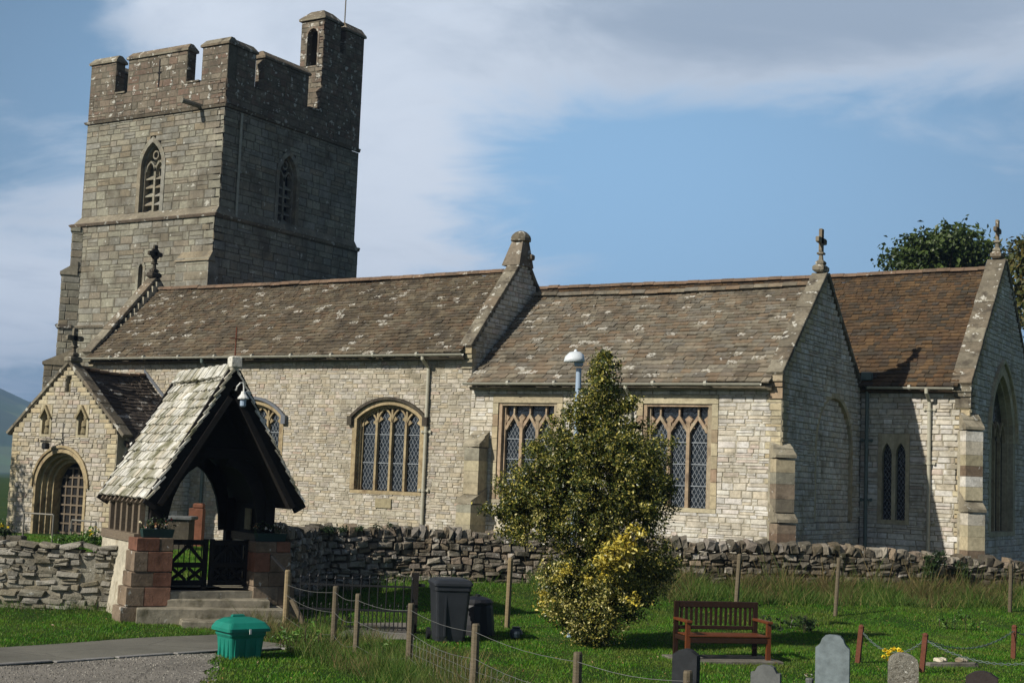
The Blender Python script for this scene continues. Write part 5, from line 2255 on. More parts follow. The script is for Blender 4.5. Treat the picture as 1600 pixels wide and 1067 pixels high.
# low side walls under the rails
for sg in (-1, 1):
    mb = MB()
    a, b = (-1.40, -1.12) if sg < 0 else (1.12, 1.40)
    mb.fbox(FL, a, b, 0.0, 1.40, -2.55, -.56)
    mb.fpoly(Frame(FL.p(0, 0, 0), FL.U, -FL.N), [(a - (.16 if sg < 0 else 0), 0), (b + (.16 if sg > 0 else 0), 0), (b, 1.38), (a, 1.38)], .57, 2.5)
    emit('side_wall', mb, m_pale_render, lych)
    mb = MB()
    mb.fbox(FL, a - .03, b + .03, 1.40, 1.55, -2.55, -.30)
    emit('sill_beam', mb, m_weather_wood, lych)
    mb = MB()
    mb.fbox(FL, a + .04, b - .04, 2.10, 2.26, -2.6, .0)
    emit('wall_plate', mb, m_weather_wood if sg < 0 else m_black_wood, lych)
    for k in range(6):
        mb = MB()
        dd = -.40 - k * .39
        s = .055
        mb.fbox(FL, a + .06, a + .16, 1.55, 2.10, dd - s, dd + s)
        if sg < 0:
            emit('baluster', mb, m_weather_wood, lych)
    if sg > 0:
        for k in range(10):
            mb = MB()
            dd = -2.5 + k * .22
            mb.fbox(FL, 1.14, 1.17, 1.55, 2.10, dd, dd + .212)
            emit('side_board', mb, m_black_wood, lych)
# frames: posts, tie, arch braces, principal rafters
for fi, d in enumerate((-.32, -2.45)):
    fo = None
    for sg in (-1, 1):
        mb = MB()
        mb.fbox(FL, sg * 1.08 - .09, sg * 1.08 + .09, 1.46 if fi == 0 else FZ, 2.2, d - .09, d + .09)
        emit('post', mb, m_black_wood, lych)
        mb = MB()
        pts = []
        for k in range(7):
            t = k / 6
            a_ = t * math.pi / 2
            pts.append((sg * (.98 - .60 * (1 - math.cos(a_)) * 1.25), 1.56 + 1.38 * math.sin(a_)))
        mb.fstrip(FL, pts, .24, d - .05, d + .05)
        emit('arch_brace', mb, m_black_wood, lych)
        mb = MB()
        mb.fstrip(FL, [(sg * (EW_ - .10), EZ - .02), (sg * .02, AZ - .30)], .16, d - .07, d + .07)
        emit('rafter', mb, m_black_wood, lych)
        if fi == 1:
            mb = MB()
            mb.fpoly(FL, [(sg * .98, 2.2), (sg * .96, 2.75), (sg * .70, 2.95), (sg * .82, 2.3)][::sg], d - .03, d + .03)
            emit('spandrel', mb, m_black_wood, lych)
    mb = MB()
    mb.fbox(FL, -.72, .72, 2.95, 3.13, d - .071, d + .071)
    emit('collar', mb, m_black_wood, lych)
    mb = MB()
    mb.fpoly(FL, [(-.70, 3.14), (.70, 3.14), (0, 4.28)], d - .02, d + .02)
    emit('gable_boarding', mb, m_black_wood, lych)
# bargeboards
for d in (.40, -2.72):
    for sg in (-1, 1):
        mb = MB()
        mb.fstrip(FL, [(sg * (EW_ - .03), EZ - .16), (sg * .0, AZ - .13)], .24, d - .03, d + .03)
        emit('bargeboard', mb, m_black_wood, lych, 'black bargeboard of the front gable' if d > 0 else None)
# roof
shing = Pieces(lych, 'shingle', 'shingles', slab_variants(8), [m_shingle, m_tile_p], 300)
for sg in (-1, 1):
    lo, hi = FL.p(sg * EW_, EZ, 0), FL.p(0, AZ, 0)
    if sg < 0:
        P0, Ud, P1 = lo - LN * 2.75, LN, hi - LN * 2.75
        roof_slope('roof', P0, Ud, 3.25, P1, 0, .205, .18, (.09, .25), seed=9, sag=.05, thick=.034, parent=lych, col=shing, mats=[m_black_wood])
    else:
        P0, Ud, P1 = lo + LN * .5, -LN, hi + LN * .5
        roof_slope('roof', P0, Ud, 3.25, P1, 0, .215, .185, (.16, .36), seed=10, sag=.05, thick=.034, parent=lych, col=shing, mats=[m_black_wood])
shing.finish()
rd = MB()
rd.fbox(FL, -.03, .03, AZ - .1, AZ - .02, -2.7, .45)
ro = emit('ridge', rd, m_black_wood, lych)
for k in range(15):
    mb = MB()
    dd = -2.74 + k * .205
    h = .03 * (k % 2)
    c = FL.p(0, AZ - .01 + h * .5, dd + .1)
    for sg in (-1, 1):
        t = unit(FL.U * sg * EW_ - ZUP * (AZ - EZ))
        n = unit(FL.U * sg * (AZ - EZ) + ZUP * EW_)
        mb.obox(c + t * .13 + n * .045, LN, n, t, .19, .05, .27)
    emit('ridge_stone', mb, m_shingle, ro)
mb = MB()
mb.obox(FL.p(0, AZ + .06, .40), LN, LE, ZUP, .26, .18, .22, 0, .03)
bl = emit('ridge_block', mb, m_shingle, lych, 'mossy block at the front end of the ridge')
mb = MB()
c = FL.p(0, AZ + .15, .40)
mb.tube([c, c + ZUP * .55], .014, 6)
mb.tube([c + ZUP * .34 - LE * .12, c + ZUP * .34 + LE * .12], .012, 6)
emit('iron_cross', mb, m_rust, lych, 'thin iron cross on the front of the ridge')
for k in range(11):
    mb = MB()
    dd = -2.6 + k * .29
    p0, p1 = FL.p(-EW_ + .02, EZ - .13, dd), FL.p(-EW_ + .35, EZ + .36, dd)
    t = unit(p1 - p0)
    mb.obox((p0 + p1) / 2, t, LN, np.cross(t, LN), .6, .07, .09)
    emit('rafter_end', mb, m_weather_wood, lych)
# gate leaves
for sg in (-1, 1):
    hinge = sg * .76
    a, b = (min(hinge, sg * .02), max(hinge, sg * .02))
    d = -.42
    mb = MB()
    for u in (a + .04, b - .04):
        mb.fbox(FL, u - .04, u + .04, FZ + .05, 1.47, d - .03, d + .03)
    for zz in (FZ + .12, 1.0, 1.41):
        mb.fbox(FL, a + .081, b - .081, zz - .045, zz + .045, d - .03, d + .03)
    g = emit('gate_leaf', mb, m_black_wood, lych, 'left black gate leaf with braces and grass showing through' if sg < 0 else 'right black gate leaf against the dark side')
    uc = (a + b) / 2
    hw = (b - a) / 2 - .08
    for (p0, p1) in (((-hw, 1.05), (0, 1.36)), ((hw, 1.05), (0, 1.36)), ((-hw, FZ + .17), (-.02, .95)), ((-.02, FZ + .17), (-hw, .95)), ((hw, FZ + .17), (.02, .95)), ((.02, FZ + .17), (hw, .95))):
        mb = MB()
        mb.fstrip(FL, [(uc + p0[0], p0[1]), (uc + p1[0], p1[1])], .055, d - .022, d + .022)
        emit('gate_brace', mb, m_black_wood, g)
    if sg > 0:
        for k in range(6):  # boards added as dark backing, so nothing shows through this leaf
            mb = MB()
            wd = (b - a - .16) / 6
            mb.fbox(FL, a + .08 + wd * k + .002, a + .08 + wd * (k + 1) - .002, FZ + .08, 1.38, d - .075, d - .055)
            emit('gate_backing', mb, m_black_wood, g)
    for k in range(6):
        mb = MB()
        u = a + .1 + (b - a - .2) * k / 5
        mb.tube([FL.p(u, FZ + .1, d - .045), FL.p(u, 1.40, d - .045)], .009, 6)
        emit('gate_bar', mb, m_iron, g)
mb = MB()
mb.fbox(FL, -.05, .03, FZ, 1.35, -.62, -.55)
emit('gate_stop', mb, m_weather_wood, lych)
mb = MB()
mb.fbox(FL, 1.08, 1.11, 1.62, 2.02, -1.6, -1.3)
emit('notice', mb, m_plaque, lych, 'pale notice inside the lychgate')
# lamp in the gable
mb = MB()
c = FL.p(0.03, 4.18, .44)
mb.tube([c + LN * -.02, c + LN * .04, c + LN * .08 + ZUP * .06, c + LN * .1 + ZUP * .13 + LE * .05, c + LN * .1 + ZUP * .13 + LE * .1, c + LN * .1 + ZUP * .05 + LE * .12, c + LN * .1 - ZUP * .03 + LE * .12], .014, 7)
cc = c + LN * .1 + LE * .12
mb.lathe(cc - ZUP * .16, [(.10, 0), (.105, .02), (.05, .09), (.04, .14)], 10)
lo = emit('lamp', mb, m_white, lych, 'white swan-neck lamp under the gable peak')
mb = MB()
mb.lathe(cc - ZUP * .30, [(.03, 0), (.055, .02), (.055, .13), (.05, .14)], 10)
emit('lamp_glass', mb, m_lamp_pole, lo)

# steps
sang = math.radians(40)
SN = np.array([math.cos(sang), -math.sin(sang), 0.0])
SE = np.array([math.sin(sang), math.cos(sang), 0.0])
steps = thing('stone_steps', (*at(350, 968, D=25.1)[:2], 0), 'worn stone steps rising to the lychgate', 'steps')
for (x0, x1, py, zt, D, dep) in ((262, 400, 923, .56, 26.0, .7), (255, 420, 936, .43, 25.65, .75), (220, 444, 949.5, .29, 25.35, .8), (288, 442, 969, .12, 25.0, .7)):
    c = at((x0 + x1) / 2, py, D=D)
    wd = (x1 - x0) / FPX * D * 1.02
    mb = MB()
    F = Frame((c[0], c[1], 0), SE, SN)
    mb.obox(F.p(0, zt / 2 - .03, -dep / 2), SE, SN, ZUP, wd, dep, zt + .06 - .0, 0, .02)
    emit('step', mb, m_step, steps)
# handrail beside the steps
mb = MB()
p0, p1, p2 = at(424, 868, D=26.2), at(447, 893, D=25.3), at(446, 976, D=25.2)
mb.tube([p0, p1, p2], .028, 8)
o = emit('handrail', mb, m_iron, None, 'bent black iron handrail at the right of the stone steps', cat='handrail')

# flower troughs on the piers
for sg, uc, zz in ((-1, -1.06, 1.50), (1, 1.08, 1.46)):
    mb = MB()
    c = FL.p(uc, zz, -.16)
    a_, b_ = .29, .10
    mb.hexa([c - LE * a_ * .9 - LN * b_ * .8, c + LE * a_ * .9 - LN * b_ * .8, c + LE * a_ * .9 + LN * b_ * .8, c - LE * a_ * .9 + LN * b_ * .8,
             c - LE * a_ - LN * b_ + ZUP * .15, c + LE * a_ - LN * b_ + ZUP * .15, c + LE * a_ + LN * b_ + ZUP * .15, c - LE * a_ + LN * b_ + ZUP * .15])
    pt = thing('flower_trough', c, 'dark green trough of fading flowers on the %s pier' % ('left' if sg < 0 else 'right'), 'planter', 'flower troughs on the lychgate piers')
    emit('trough', mb, m_planter, pt)
    lob = [(c + LE * (k - 1.5) * .15 + ZUP * (.22 + .03 * (k % 2)), (.13, .13, .11)) for k in range(4)]
    foliage('foliage', lob, 420, .035, .055, m_darkshrub, pt, kind='stuff', leaf_per=8)
    foliage('blooms', [(a + np.array([0, 0, .03]), r) for a, r in lob], 240, .02, .05, m_flower_mix, pt, kind='stuff', leaf_per=5, aspect=.9)

# ------------------------------------------------------------------ tombs seen through the gate, rails by the porch
mb = MB()
c = at(284, 806, D=42)
ctop = c[2]
e1 = np.array([RT[0], RT[1], 0]) / np.hypot(RT[0], RT[1])
e2 = np.array([-e1[1], e1[0], 0])
tombs = thing('table_tomb', (c[0], c[1], g1(c[0], c[1])), 'grey table tomb seen through the lychgate', 'tomb')
zb = g1(c[0], c[1])
mb.obox((c[0], c[1], ctop - .05), e1, e2, ZUP, .78, .9, .1, 0, .02)
emit('lid', mb, m_head_dull, tombs)
mb = MB()
mb.obox((c[0], c[1], (zb + ctop - .1) / 2), e1, e2, ZUP, .62, .75, ctop - .1 - zb, 0, .01)
emit('chest', mb, m_darkstone, tombs)
c = at(309, 786, D=44)
zb = g1(c[0], c[1])
tr_ = thing('pedestal_tomb', (c[0], c[1], zb), 'red-brown pedestal tomb with a stepped top behind the grey tomb', 'tomb')
mb = MB()
mb.obox((c[0], c[1], (zb + c[2] - .15) / 2), e1, e2, ZUP, .42, .42, c[2] - .15 - zb, 0, .02)
emit('pedestal', mb, m_red_tomb, tr_)
mb = MB()
mb.obox((c[0] + .06, c[1], c[2] - .075), e1, e2, ZUP, .3, .36, .15, 0, .03)
emit('cap', mb, m_red_tomb, tr_)
for k, (xa, xb, yt, yb, D) in enumerate(((38, 84, 801, 848, 34.5), (112, 150, 812, 850, 34.5))):
    mb = MB()
    a, b = at(xa, yt, D=D), at(xb, yt + 3, D=D - .4)
    za, zb = g1(a[0], a[1]) - .05, g1(b[0], b[1]) - .05
    r = .022
    mb.tube([(a[0], a[1], za), (a[0], a[1], a[2] - .03), a + (b - a) * .02, b - (b - a) * .02, (b[0], b[1], b[2] - .03), (b[0], b[1], zb)], r, 8)
    o = emit('hoop_rail', mb, m_rail, None, ('steel hoop rail left of the porch door' if k == 0 else 'steel hoop rail right of the porch door, low behind the wall bush'), cat='rail', group='hoop rails by the porch')

# low dark slab wall at the far left
mb = MB()
a, b = at(-40, 836, D=33)[:2], at(38, 836, D=33)[:2]
t_ = unit(b - a)
m_ = (a + b) / 2
mb.obox((*m_, .55), (*t_, 0), (-t_[1], t_[0], 0), ZUP, float(np.hypot(*(b - a))), .4, 1.0, 0, .03)
emit('low_wall', mb, m_field_dark, None, 'low dark wall at the left edge before the hills', cat='low wall')

# ------------------------------------------------------------------ foreground: bins, railings, fence, bench, graves
def yawed(px, py, turn):
    """ground point with axes turned from the camera's right hand"""
    c = on_ground(px, py)
    a = math.atan2(RT[1], RT[0]) + math.radians(turn)
    ex = np.array([math.cos(a), math.sin(a), 0.0])
    ey = np.array([-math.sin(a), math.cos(a), 0.0])
    return c, ex, ey


def loft(mb, rings, mi=0, cap=True):
    n = len(rings[0])
    vs = [p for r in rings for p in r]
    fs = []
    for i in range(len(rings) - 1):
        for k in range(n):
            j = (k + 1) % n
            fs.append((i * n + k, i * n + j, i * n + n + j, i * n + n + k))
    if cap:
        fs.append(tuple(range(n))[::-1])
        fs.append(tuple((len(rings) - 1) * n + k for k in range(n)))
    mb.add(vs, fs, mi)


def rrect(c, ex, ey, sx, sy, z, r=.04, n=3, off=0.0):
    pts = []
    for qx, qy, a0 in ((1, 1, 0), (-1, 1, 90), (-1, -1, 180), (1, -1, 270)):
        for k in range(n + 1):
            a = math.radians(a0 + 90 * k / n)
            x = qx * (sx / 2 - r) + r * math.cos(a)
            y = qy * (sy / 2 - r) + r * math.sin(a)
            pts.append(c + ex * x + ey * (y + off) + ZUP * z)
    return pts


# green grit bin
c, ex, ey = yawed(374, 1026, 38)
gb = thing('grit_bin', c, 'teal green plastic grit bin with a domed hinged lid beside the road', 'grit bin')
mb = MB()
loft(mb, [rrect(c, ex, ey, .50, .42, -.05, .05), rrect(c, ex, ey, .56, .48, .30, .05), rrect(c, ex, ey, .60, .52, .34, .05), rrect(c, ex, ey, .60, .52, .40, .05)])
for k in (-1, 0, 1):
    mb.obox(c + ex * k * .17 - ey * .225 + ZUP * .15, ex, ey, ZUP, .07, .04, .28, 0, .01)
    mb.obox(c - ex * .26 + ey * k * .13 + ZUP * .15, ey, ex, ZUP, .06, .04, .28, 0, .01)
emit('body', mb, m_green_plastic, gb)
mb = MB()
loft(mb, [rrect(c, ex, ey, .70, .60, .395, .05), rrect(c, ex, ey, .70, .60, .44, .05), rrect(c, ex, ey, .60, .50, .52, .06, off=.02), rrect(c, ex, ey, .42, .30, .57, .06, off=.05), rrect(c, ex, ey, .2, .12, .585, .05, off=.07)])
lid = emit('lid', mb, m_green_plastic, gb)
mb = MB()
mb.obox(c + ey * .12 + ZUP * .59, ex, ey, ZUP, .20, .07, .05, 0, .015)
emit('lid_grip', mb, m_green_plastic, lid)
mb = MB()
mb.obox(c - ey * .305 + ZUP * .40, ex, ey, ZUP, .03, .012, .07)
emit('latch', mb, m_white, gb)

# wheeled bin and a lower dark bin behind it
c, ex, ey = yawed(700, 1001, 12)
wb = thing('wheelie_bin', c, 'tall charcoal wheelie bin with a closed lid beside the black gate post', 'wheelie bin')
mb = MB()
loft(mb, [rrect(c, ex, ey, .50, .50, .02, .06), rrect(c, ex, ey, .52, .53, .10, .06), rrect(c, ex, ey, .60, .66, .86, .05), rrect(c, ex, ey, .63, .70, .87, .05), rrect(c, ex, ey, .63, .70, .95, .05)])
mb.obox(c - ey * .30 - ex * .12 + ZUP * .45, ex, ey, ZUP, .03, .05, .7, 0, .01)
emit('body', mb, m_bin, wb)
mb = MB()
loft(mb, [rrect(c, ex, ey, .67, .75, .952, .05), rrect(c, ex, ey, .67, .75, .99, .05), rrect(c, ex, ey, .60, .66, 1.04, .06), rrect(c, ex, ey, .45, .5, 1.06, .06)])
lid = emit('lid', mb, m_bin, wb)
mb = MB()
mb.tube([c - ex * .26 + ey * .40 + ZUP * .99, c + ex * .26 + ey * .40 + ZUP * .99], .022, 8)
emit('handle', mb, m_bin, wb)
for sg in (-1, 1):
    mb = MB()
    mb.tube([c + ex * sg * .27 + ey * .28 + ZUP * .10, c + ex * sg * .33 + ey * .28 + ZUP * .10], .10, 14)
    emit('wheel', mb, m_bin_black, wb)
c, ex, ey = yawed(744, 992, 30)
db_ = thing('compost_bin', c, 'round black compost bin in shadow against the wheelie bin', 'compost bin')
mb = MB()
mb.lathe(c, [(.33, -.02), (.32, .2), (.285, .5), (.27, .55)], 16)
emit('bin_body', mb, m_bin_black, db_)
mb = MB()
mb.lathe(c + ZUP * .552, [(.285, 0), (.285, .04), (.24, .09), (.12, .13), (.05, .14), (.05, .165), (.02, .17)], 16)
emit('lid', mb, m_bin_black, db_)
c = on_ground(806, 999)
mb = MB()
mb.lathe(c, [(.06, 0), (.105, .05), (.12, .11), (.10, .17), (.065, .20), (.075, .22), (.06, .225)], 14)
emit('garden_pot', mb, m_blue_pot, None, 'small round dark blue pot on the grass at the foot of the leaning post', cat='pot', smooth=False)

# iron gate and its posts
pa_, pb_ = on_ground(466, 986), on_ground(641, 992)
gd = unit(np.array([*(pb_ - pa_)[:2], 0]))
gl = float(np.linalg.norm((pb_ - pa_)[:2]))
gate = thing('iron_gate', (pa_ + pb_) / 2, 'black wrought iron field gate of tall and short spiked bars', 'gate')
z0g = max(pa_[2], pb_[2]) + .06
nb = 14
for k in range(nb):
    p = pa_ + gd * gl * k / (nb - 1)
    p = np.array([p[0], p[1], z0g])
    mb = MB()
    h = .86 + .02 * math.sin(k)
    mb.tube([p, p + ZUP * h], .011, 6)
    mb.lathe(p + ZUP * h, [(.011, 0), (.022, .02), (.008, .05), (.002, .07)], 6)
    emit('bar', mb, m_iron, gate)
    if k < nb - 1:
        p2 = p + gd * gl * .5 / (nb - 1)
        mb = MB()
        mb.tube([p2, p2 + ZUP * .40], .009, 6)
        mb.lathe(p2 + ZUP * .40, [(.009, 0), (.018, .02), (.006, .04), (.002, .06)], 6)
        emit('dog_bar', mb, m_iron, gate)
for zz in (.05, .34, .76):
    mb = MB()
    mb.obox(np.array([*(pa_ + gd * gl / 2)[:2], z0g + zz]), gd, np.cross(ZUP, gd), ZUP, gl + .04, .014, .035)
    emit('rail', mb, m_iron, gate)
mb = MB()
c = on_ground(645, 988)
mb.obox(c + ZUP * .50, gd, np.cross(ZUP, gd), ZUP, .13, .12, 1.10, 0, .01)
gp = thing('gate_post', c, 'square black gate post between the iron gate and the wheelie bin', 'gate post')
emit('post', mb, m_black_wood, gp)
mb = MB()
mb.obox(c + ZUP * .83 + gd * .10, gd, np.cross(ZUP, gd), ZUP, .16, .05, .06, 0, .01)
emit('hinge', mb, m_iron, gp)
# thin pole frame behind the bin
mb = MB()
a, b = at(646, 888, D=25.4), at(706, 887, D=26)
mb.tube([(a[0], a[1], g1(a[0], a[1]) - .1), a, b, (b[0], b[1], g1(b[0], b[1]) - .1)], .018, 7)
emit('pole_frame', mb, m_post_wood, None, 'thin grey pole frame standing behind the wheelie bin', cat='frame')


def post(px, py_top, py_bot, w, mat, label, cat='post', group=None, D=None, parent=None, lean=0.0, px_top=None):
    c = on_ground(px, py_bot) if D is None else at(px, py_bot, D=D)
    d = (c - np.array([0, 0, CAM_Z])) @ FW
    t = at(px if px_top is None else px_top, py_top, D=d)
    mb = MB()
    t2 = unit(t - c)
    b0 = c - t2 * .25
    ex = unit(np.array([RT[0], RT[1], 0]) - t2 * (np.array([RT[0], RT[1], 0]) @ t2))
    ey = np.cross(t2, ex)
    n = 9
    rnd = random.Random(int(px))
    rings = []
    for f in (0, .3, .6, .97, 1.0):
        q_ = b0 + (t - b0) * f
        k = 1.0 if f < .99 else .8
        rings.append([q_ + (ex * math.cos(2 * math.pi * i / n) + ey * math.sin(2 * math.pi * i / n)) * w / 2 * k * (1 + .05 * math.sin(i * 2 + px)) for i in range(n)])
    loft(mb, rings)
    if parent is None:
        return emit('post', mb, mat, None, label, cat=cat, group=group), c, t
    return emit('post', mb, mat, parent, label), c, t


# wire fence running toward the camera
fence_pts = [(450, 890, 981), (525, 915, 1000), (560, 927, 1012), (643, 942, 1034), (744, 974, 1086), (903, 1018, 1135), (1075, 1047, 1175)]
c = on_ground(450, 981)
fence = thing('wire_fence', c, 'sagging wire fence on grey round posts running from the lychgate to the graves', 'fence')
tops = []
for k, (px, yt, yb) in enumerate(fence_pts):
    D = (25.2, 22.7, 21.6, 20.2, 17.6, 15.2, 14.0)[k]
    t = at(px, yt, D=D)
    zb = g1(t[0], t[1])
    mb = MB()
    w = (.105, .095, .09, .10, .105, .10, .10)[k]
    n = 9
    rings = [[np.array([t[0], t[1], z]) + np.array([math.cos(2 * math.pi * i / n), math.sin(2 * math.pi * i / n), 0]) * w / 2 * s * (1 + .05 * math.sin(i * 2.2 + k)) for i in range(n)]
             for z, s in ((zb - .3, 1.02), (zb + .3, 1.0), (t[2] - .02, .96), (t[2], .8))]
    loft(mb, rings)
    emit('post', mb, m_pale_post if k == 0 else m_post_wood, fence, 'pale end post beside the stone steps' if k == 0 else None)
    tops.append((t, zb))
mb = MB()
a, b = at(456, 936, D=25.1), on_ground(484, 985)
mb.tube([a, b - ZUP * .1], .05, 8)
emit('brace_strut', mb, m_post_wood, fence)
heights = [(.30, .24), (.62, .02), (.94, 0)]
for w_i, fr_ in enumerate((.10, .42, .78)):
    for k in range(len(tops) - 1):
        (a, za), (b, zb) = tops[k], tops[k + 1]
        pa2 = np.array([a[0], a[1], a[2] - fr_ * (a[2] - za)]) - np.array([FW[0], FW[1], 0]) * .055
        pb2 = np.array([b[0], b[1], b[2] - fr_ * (b[2] - zb)]) - np.array([FW[0], FW[1], 0]) * .055
        if k == 0 and w_i == 0:
            pa2 = pa2 - ZUP * .15
        mb = MB()
        pts = [pa2 + (pb2 - pa2) * i / 6 - ZUP * .05 * math.sin(math.pi * i / 6) * (1 + w_i * .4) for i in range(7)]
        mb.tube(pts, .003, 5)
        emit('wire', mb, m_galv, fence)
net = MB()
for k in range(3, len(tops) - 1):
    (a, za), (b, zb) = tops[k], tops[k + 1]
    n = int(np.linalg.norm(b - a) / .16)
    for i in range(1, n):
        p = a + (b - a) * i / n
        zz = za + (zb - za) * i / n
        top = p[2] - .42 * (p[2] - zz) - .06
        net.tube([(p[0], p[1], zz), (p[0], p[1], top)], .0022, 3, caps=False)
    for zf in (.55, .68, .9):
        net.tube([(*a[:2], za + (a[2] - za) * (1 - zf) - .03), (*b[:2], zb + (b[2] - zb) * (1 - zf) - .03)], .0022, 3, caps=False)
emit('wire_netting', net, m_galv, fence, kind='stuff', fix=False)

for args in ((792, 871, 981, .10, m_pale_post, 'split pale post leaning beside the dark blue pot'),
             (1150, 865, 948, .10, m_post_wood, 'grey squared post standing directly behind the bench'),
             (1305, 871, 962, .085, m_post_wood, 'slim pale post before the wall between bench and ivy'),
             (1578, 880, 956, .09, m_post_wood, 'lichened post before the wall at the right edge')):
    post(args[0], args[1], args[2], args[3], args[4], args[5], cat='fence post', group='old posts before the churchyard wall',
         px_top=args[0] + (6 if args[0] < 1400 else 2))

# bench
c = on_ground(1128, 1032)
bex = unit(np.array([RT[0], RT[1], 0]))
a_ = math.atan2(bex[1], bex[0]) + math.radians(14)
bex = np.array([math.cos(a_), math.sin(a_), 0])
bey = np.array([-bex[1], bex[0], 0])
BW = 1.46
bench = thing('bench', c, 'reddish brown wooden memorial bench with slatted back and arms on a slab', 'bench')
B = lambda x, y, z: c + bex * x + bey * y + ZUP * z
def bpart(name, p, sx, sy, sz, m, bev=.008, tilt=0.0):
    mb = MB()
    ay = bey * math.cos(tilt) - ZUP * math.sin(tilt)
    az = ZUP * math.cos(tilt) + bey * math.sin(tilt)
    mb.obox(p, bex, ay, az, sx, sy, sz, 0, bev)
    return emit(name, mb, m, bench)
for sg in (-1, 1):
    bpart('leg', B(sg * (BW / 2 - .04), -.24, .31), .07, .06, .62, m_bench)
    bpart('leg', B(sg * (BW / 2 - .04), .30, .46), .07, .06, .92, m_bench_dark)
    bpart('armrest', B(sg * (BW / 2 - .04), 0, .64), .09, .62, .045, m_bench)
    bpart('side_rail', B(sg * (BW / 2 - .04), .03, .36), .05, .47, .07, m_bench_dark)
for k in range(5):
    bpart('seat_slat', B(0, -.24 + k * .105, .415), BW - .09, .085, .028, m_bench)
bpart('seat_rail', B(0, -.255, .35), BW - .15, .04, .085, m_bench_dark)
bpart('top_rail', B(0, .30, .87), BW - .15, .045, .10, m_bench_dark)
bpart('lower_rail', B(0, .30, .50), BW - .15, .04, .06, m_bench_dark)
for k in range(15):
    bpart('back_slat', B(-BW / 2 + .13 + (BW - .26) * k / 14, .30, .68), .042, .02, .29, m_bench_dark)
mb = MB()
mb.obox(c + bex * .0 - bey * .0 + ZUP * .012, bex, bey, ZUP, 1.75, .85, .07, 0, .01)
emit('bench_slab', mb, m_slab, None, 'flat grey paving slab under the wooden bench', cat='slab')


# gravestones
def headstone(px, py_top, w_px, D, shape, mat, label, turn=-18, th=.11, side=None):
    t = at(px, py_top, D=D)
    zb = g1(t[0], t[1])
    a = math.atan2(RT[1], RT[0]) + math.radians(turn)
    ex = np.array([math.cos(a), math.sin(a), 0.0])
    F = Frame((t[0], t[1], 0), ex, np.array([ex[1], -ex[0], 0]))
    w = w_px / FPX * D
    H = t[2]
    h = w / 2
    if shape == 'ogee':
        pts = [(h, zb - .2), (h, H - .17), (h * .86, H - .145), (h * .72, H - .11), (h * .62, H - .05), (h * .45, H - .012), (h * .2, H)]
    elif shape == 'shoulder':
        pts = [(h, zb - .2), (h, H - .09), (h * .75, H - .085), (h * .55, H - .02), (h * .3, H)]
    elif shape == 'round':
        pts = [(h, zb - .2), (h * 1.0, H - .12), (h * .9, H - .06), (h * .65, H - .02), (h * .3, H + .005)]
    else:
        pts = [(h, zb - .2), (h, H - .07), (h * .5, H - .015), (h * .15, H)]
    out = pts + [(-u, z) for u, z in pts[::-1]]
    mb = MB()
    mb.fpoly(F, out, -th, 0)
    o = thing('headstone', (t[0], t[1], zb), label, 'gravestone', 'headstones along the bottom of the churchyard')
    emit('slab', mb, mat, o)
    mb = MB()
    mb.obox(F.p(0, zb + .02, -th / 2), ex, F.N, ZUP, w * 1.25, th * 2.2, .12, 0, .015)
    emit('plinth', mb, mat, o)
    return o, F, H, zb, w


headstone(1070, 1014, 40, 17.5, 'slant', m_head_black, 'black headstone with a sloping top before the bench, a small post in front', turn=-25, th=.14)
headstone(1196, 1039, 46, 17.0, 'shoulder', m_head_dull, 'low dull grey headstone between the black stone and the tall pale one', turn=-22, th=.10)
headstone(1301, 992, 52, 19.0, 'ogee', m_head_grey, 'tall smooth blue-grey headstone with an ogee-curved top', turn=-18, th=.12)
headstone(1413, 1022, 44, 18.0, 'round', m_granite, 'rough speckled granite headstone below the yellow flowers', turn=-8, th=.2)
headstone(1534, 1049, 48, 17.0, 'slant', m_head_brown, 'brown-black headstone barely rising at the lower right', turn=-22, th=.14)

# flowers
c = on_ground(1398, 1052)
ft = at(1397, 1019, D=(c - np.array([0, 0, CAM_Z])) @ FW)
fv = thing('flower_vase', c, 'bunch of bright yellow flowers behind the rough granite stone', 'flowers')
mb = MB()
mb.lathe(c, [(.06, 0), (.075, .15), (.06, .18)], 10)
emit('vase', mb, m_head_dull, fv)
foliage('stems', [(c + ZUP * .26, (.06, .06, .12))], 500, .02, .06, m_shrubleaf, fv, kind='stuff', leaf_per=6)
foliage('blooms', [(ft, (.15, .11, .07)), (ft - RT * .10 - ZUP * .05, (.08, .07, .06))], 900, .014, .055, m_flower_yel, fv, kind='stuff', leaf_per=12, aspect=.9, up=.6)
c = on_ground(1265, 1072)
fv = thing('flower_vase', c, 'small fading cream flowers left of the tall pale headstone', 'flowers')
ft = at(1264, 1054, D=(c - np.array([0, 0, CAM_Z])) @ FW)
mb = MB()
mb.lathe(c, [(.05, 0), (.06, .1), (.05, .12)], 9)
emit('vase', mb, m_head_dull, fv)
foliage('blooms', [(ft, (.05, .05, .06))], 1200, .012, .035, m_flower_mix, fv, kind='stuff', leaf_per=6, aspect=.9)

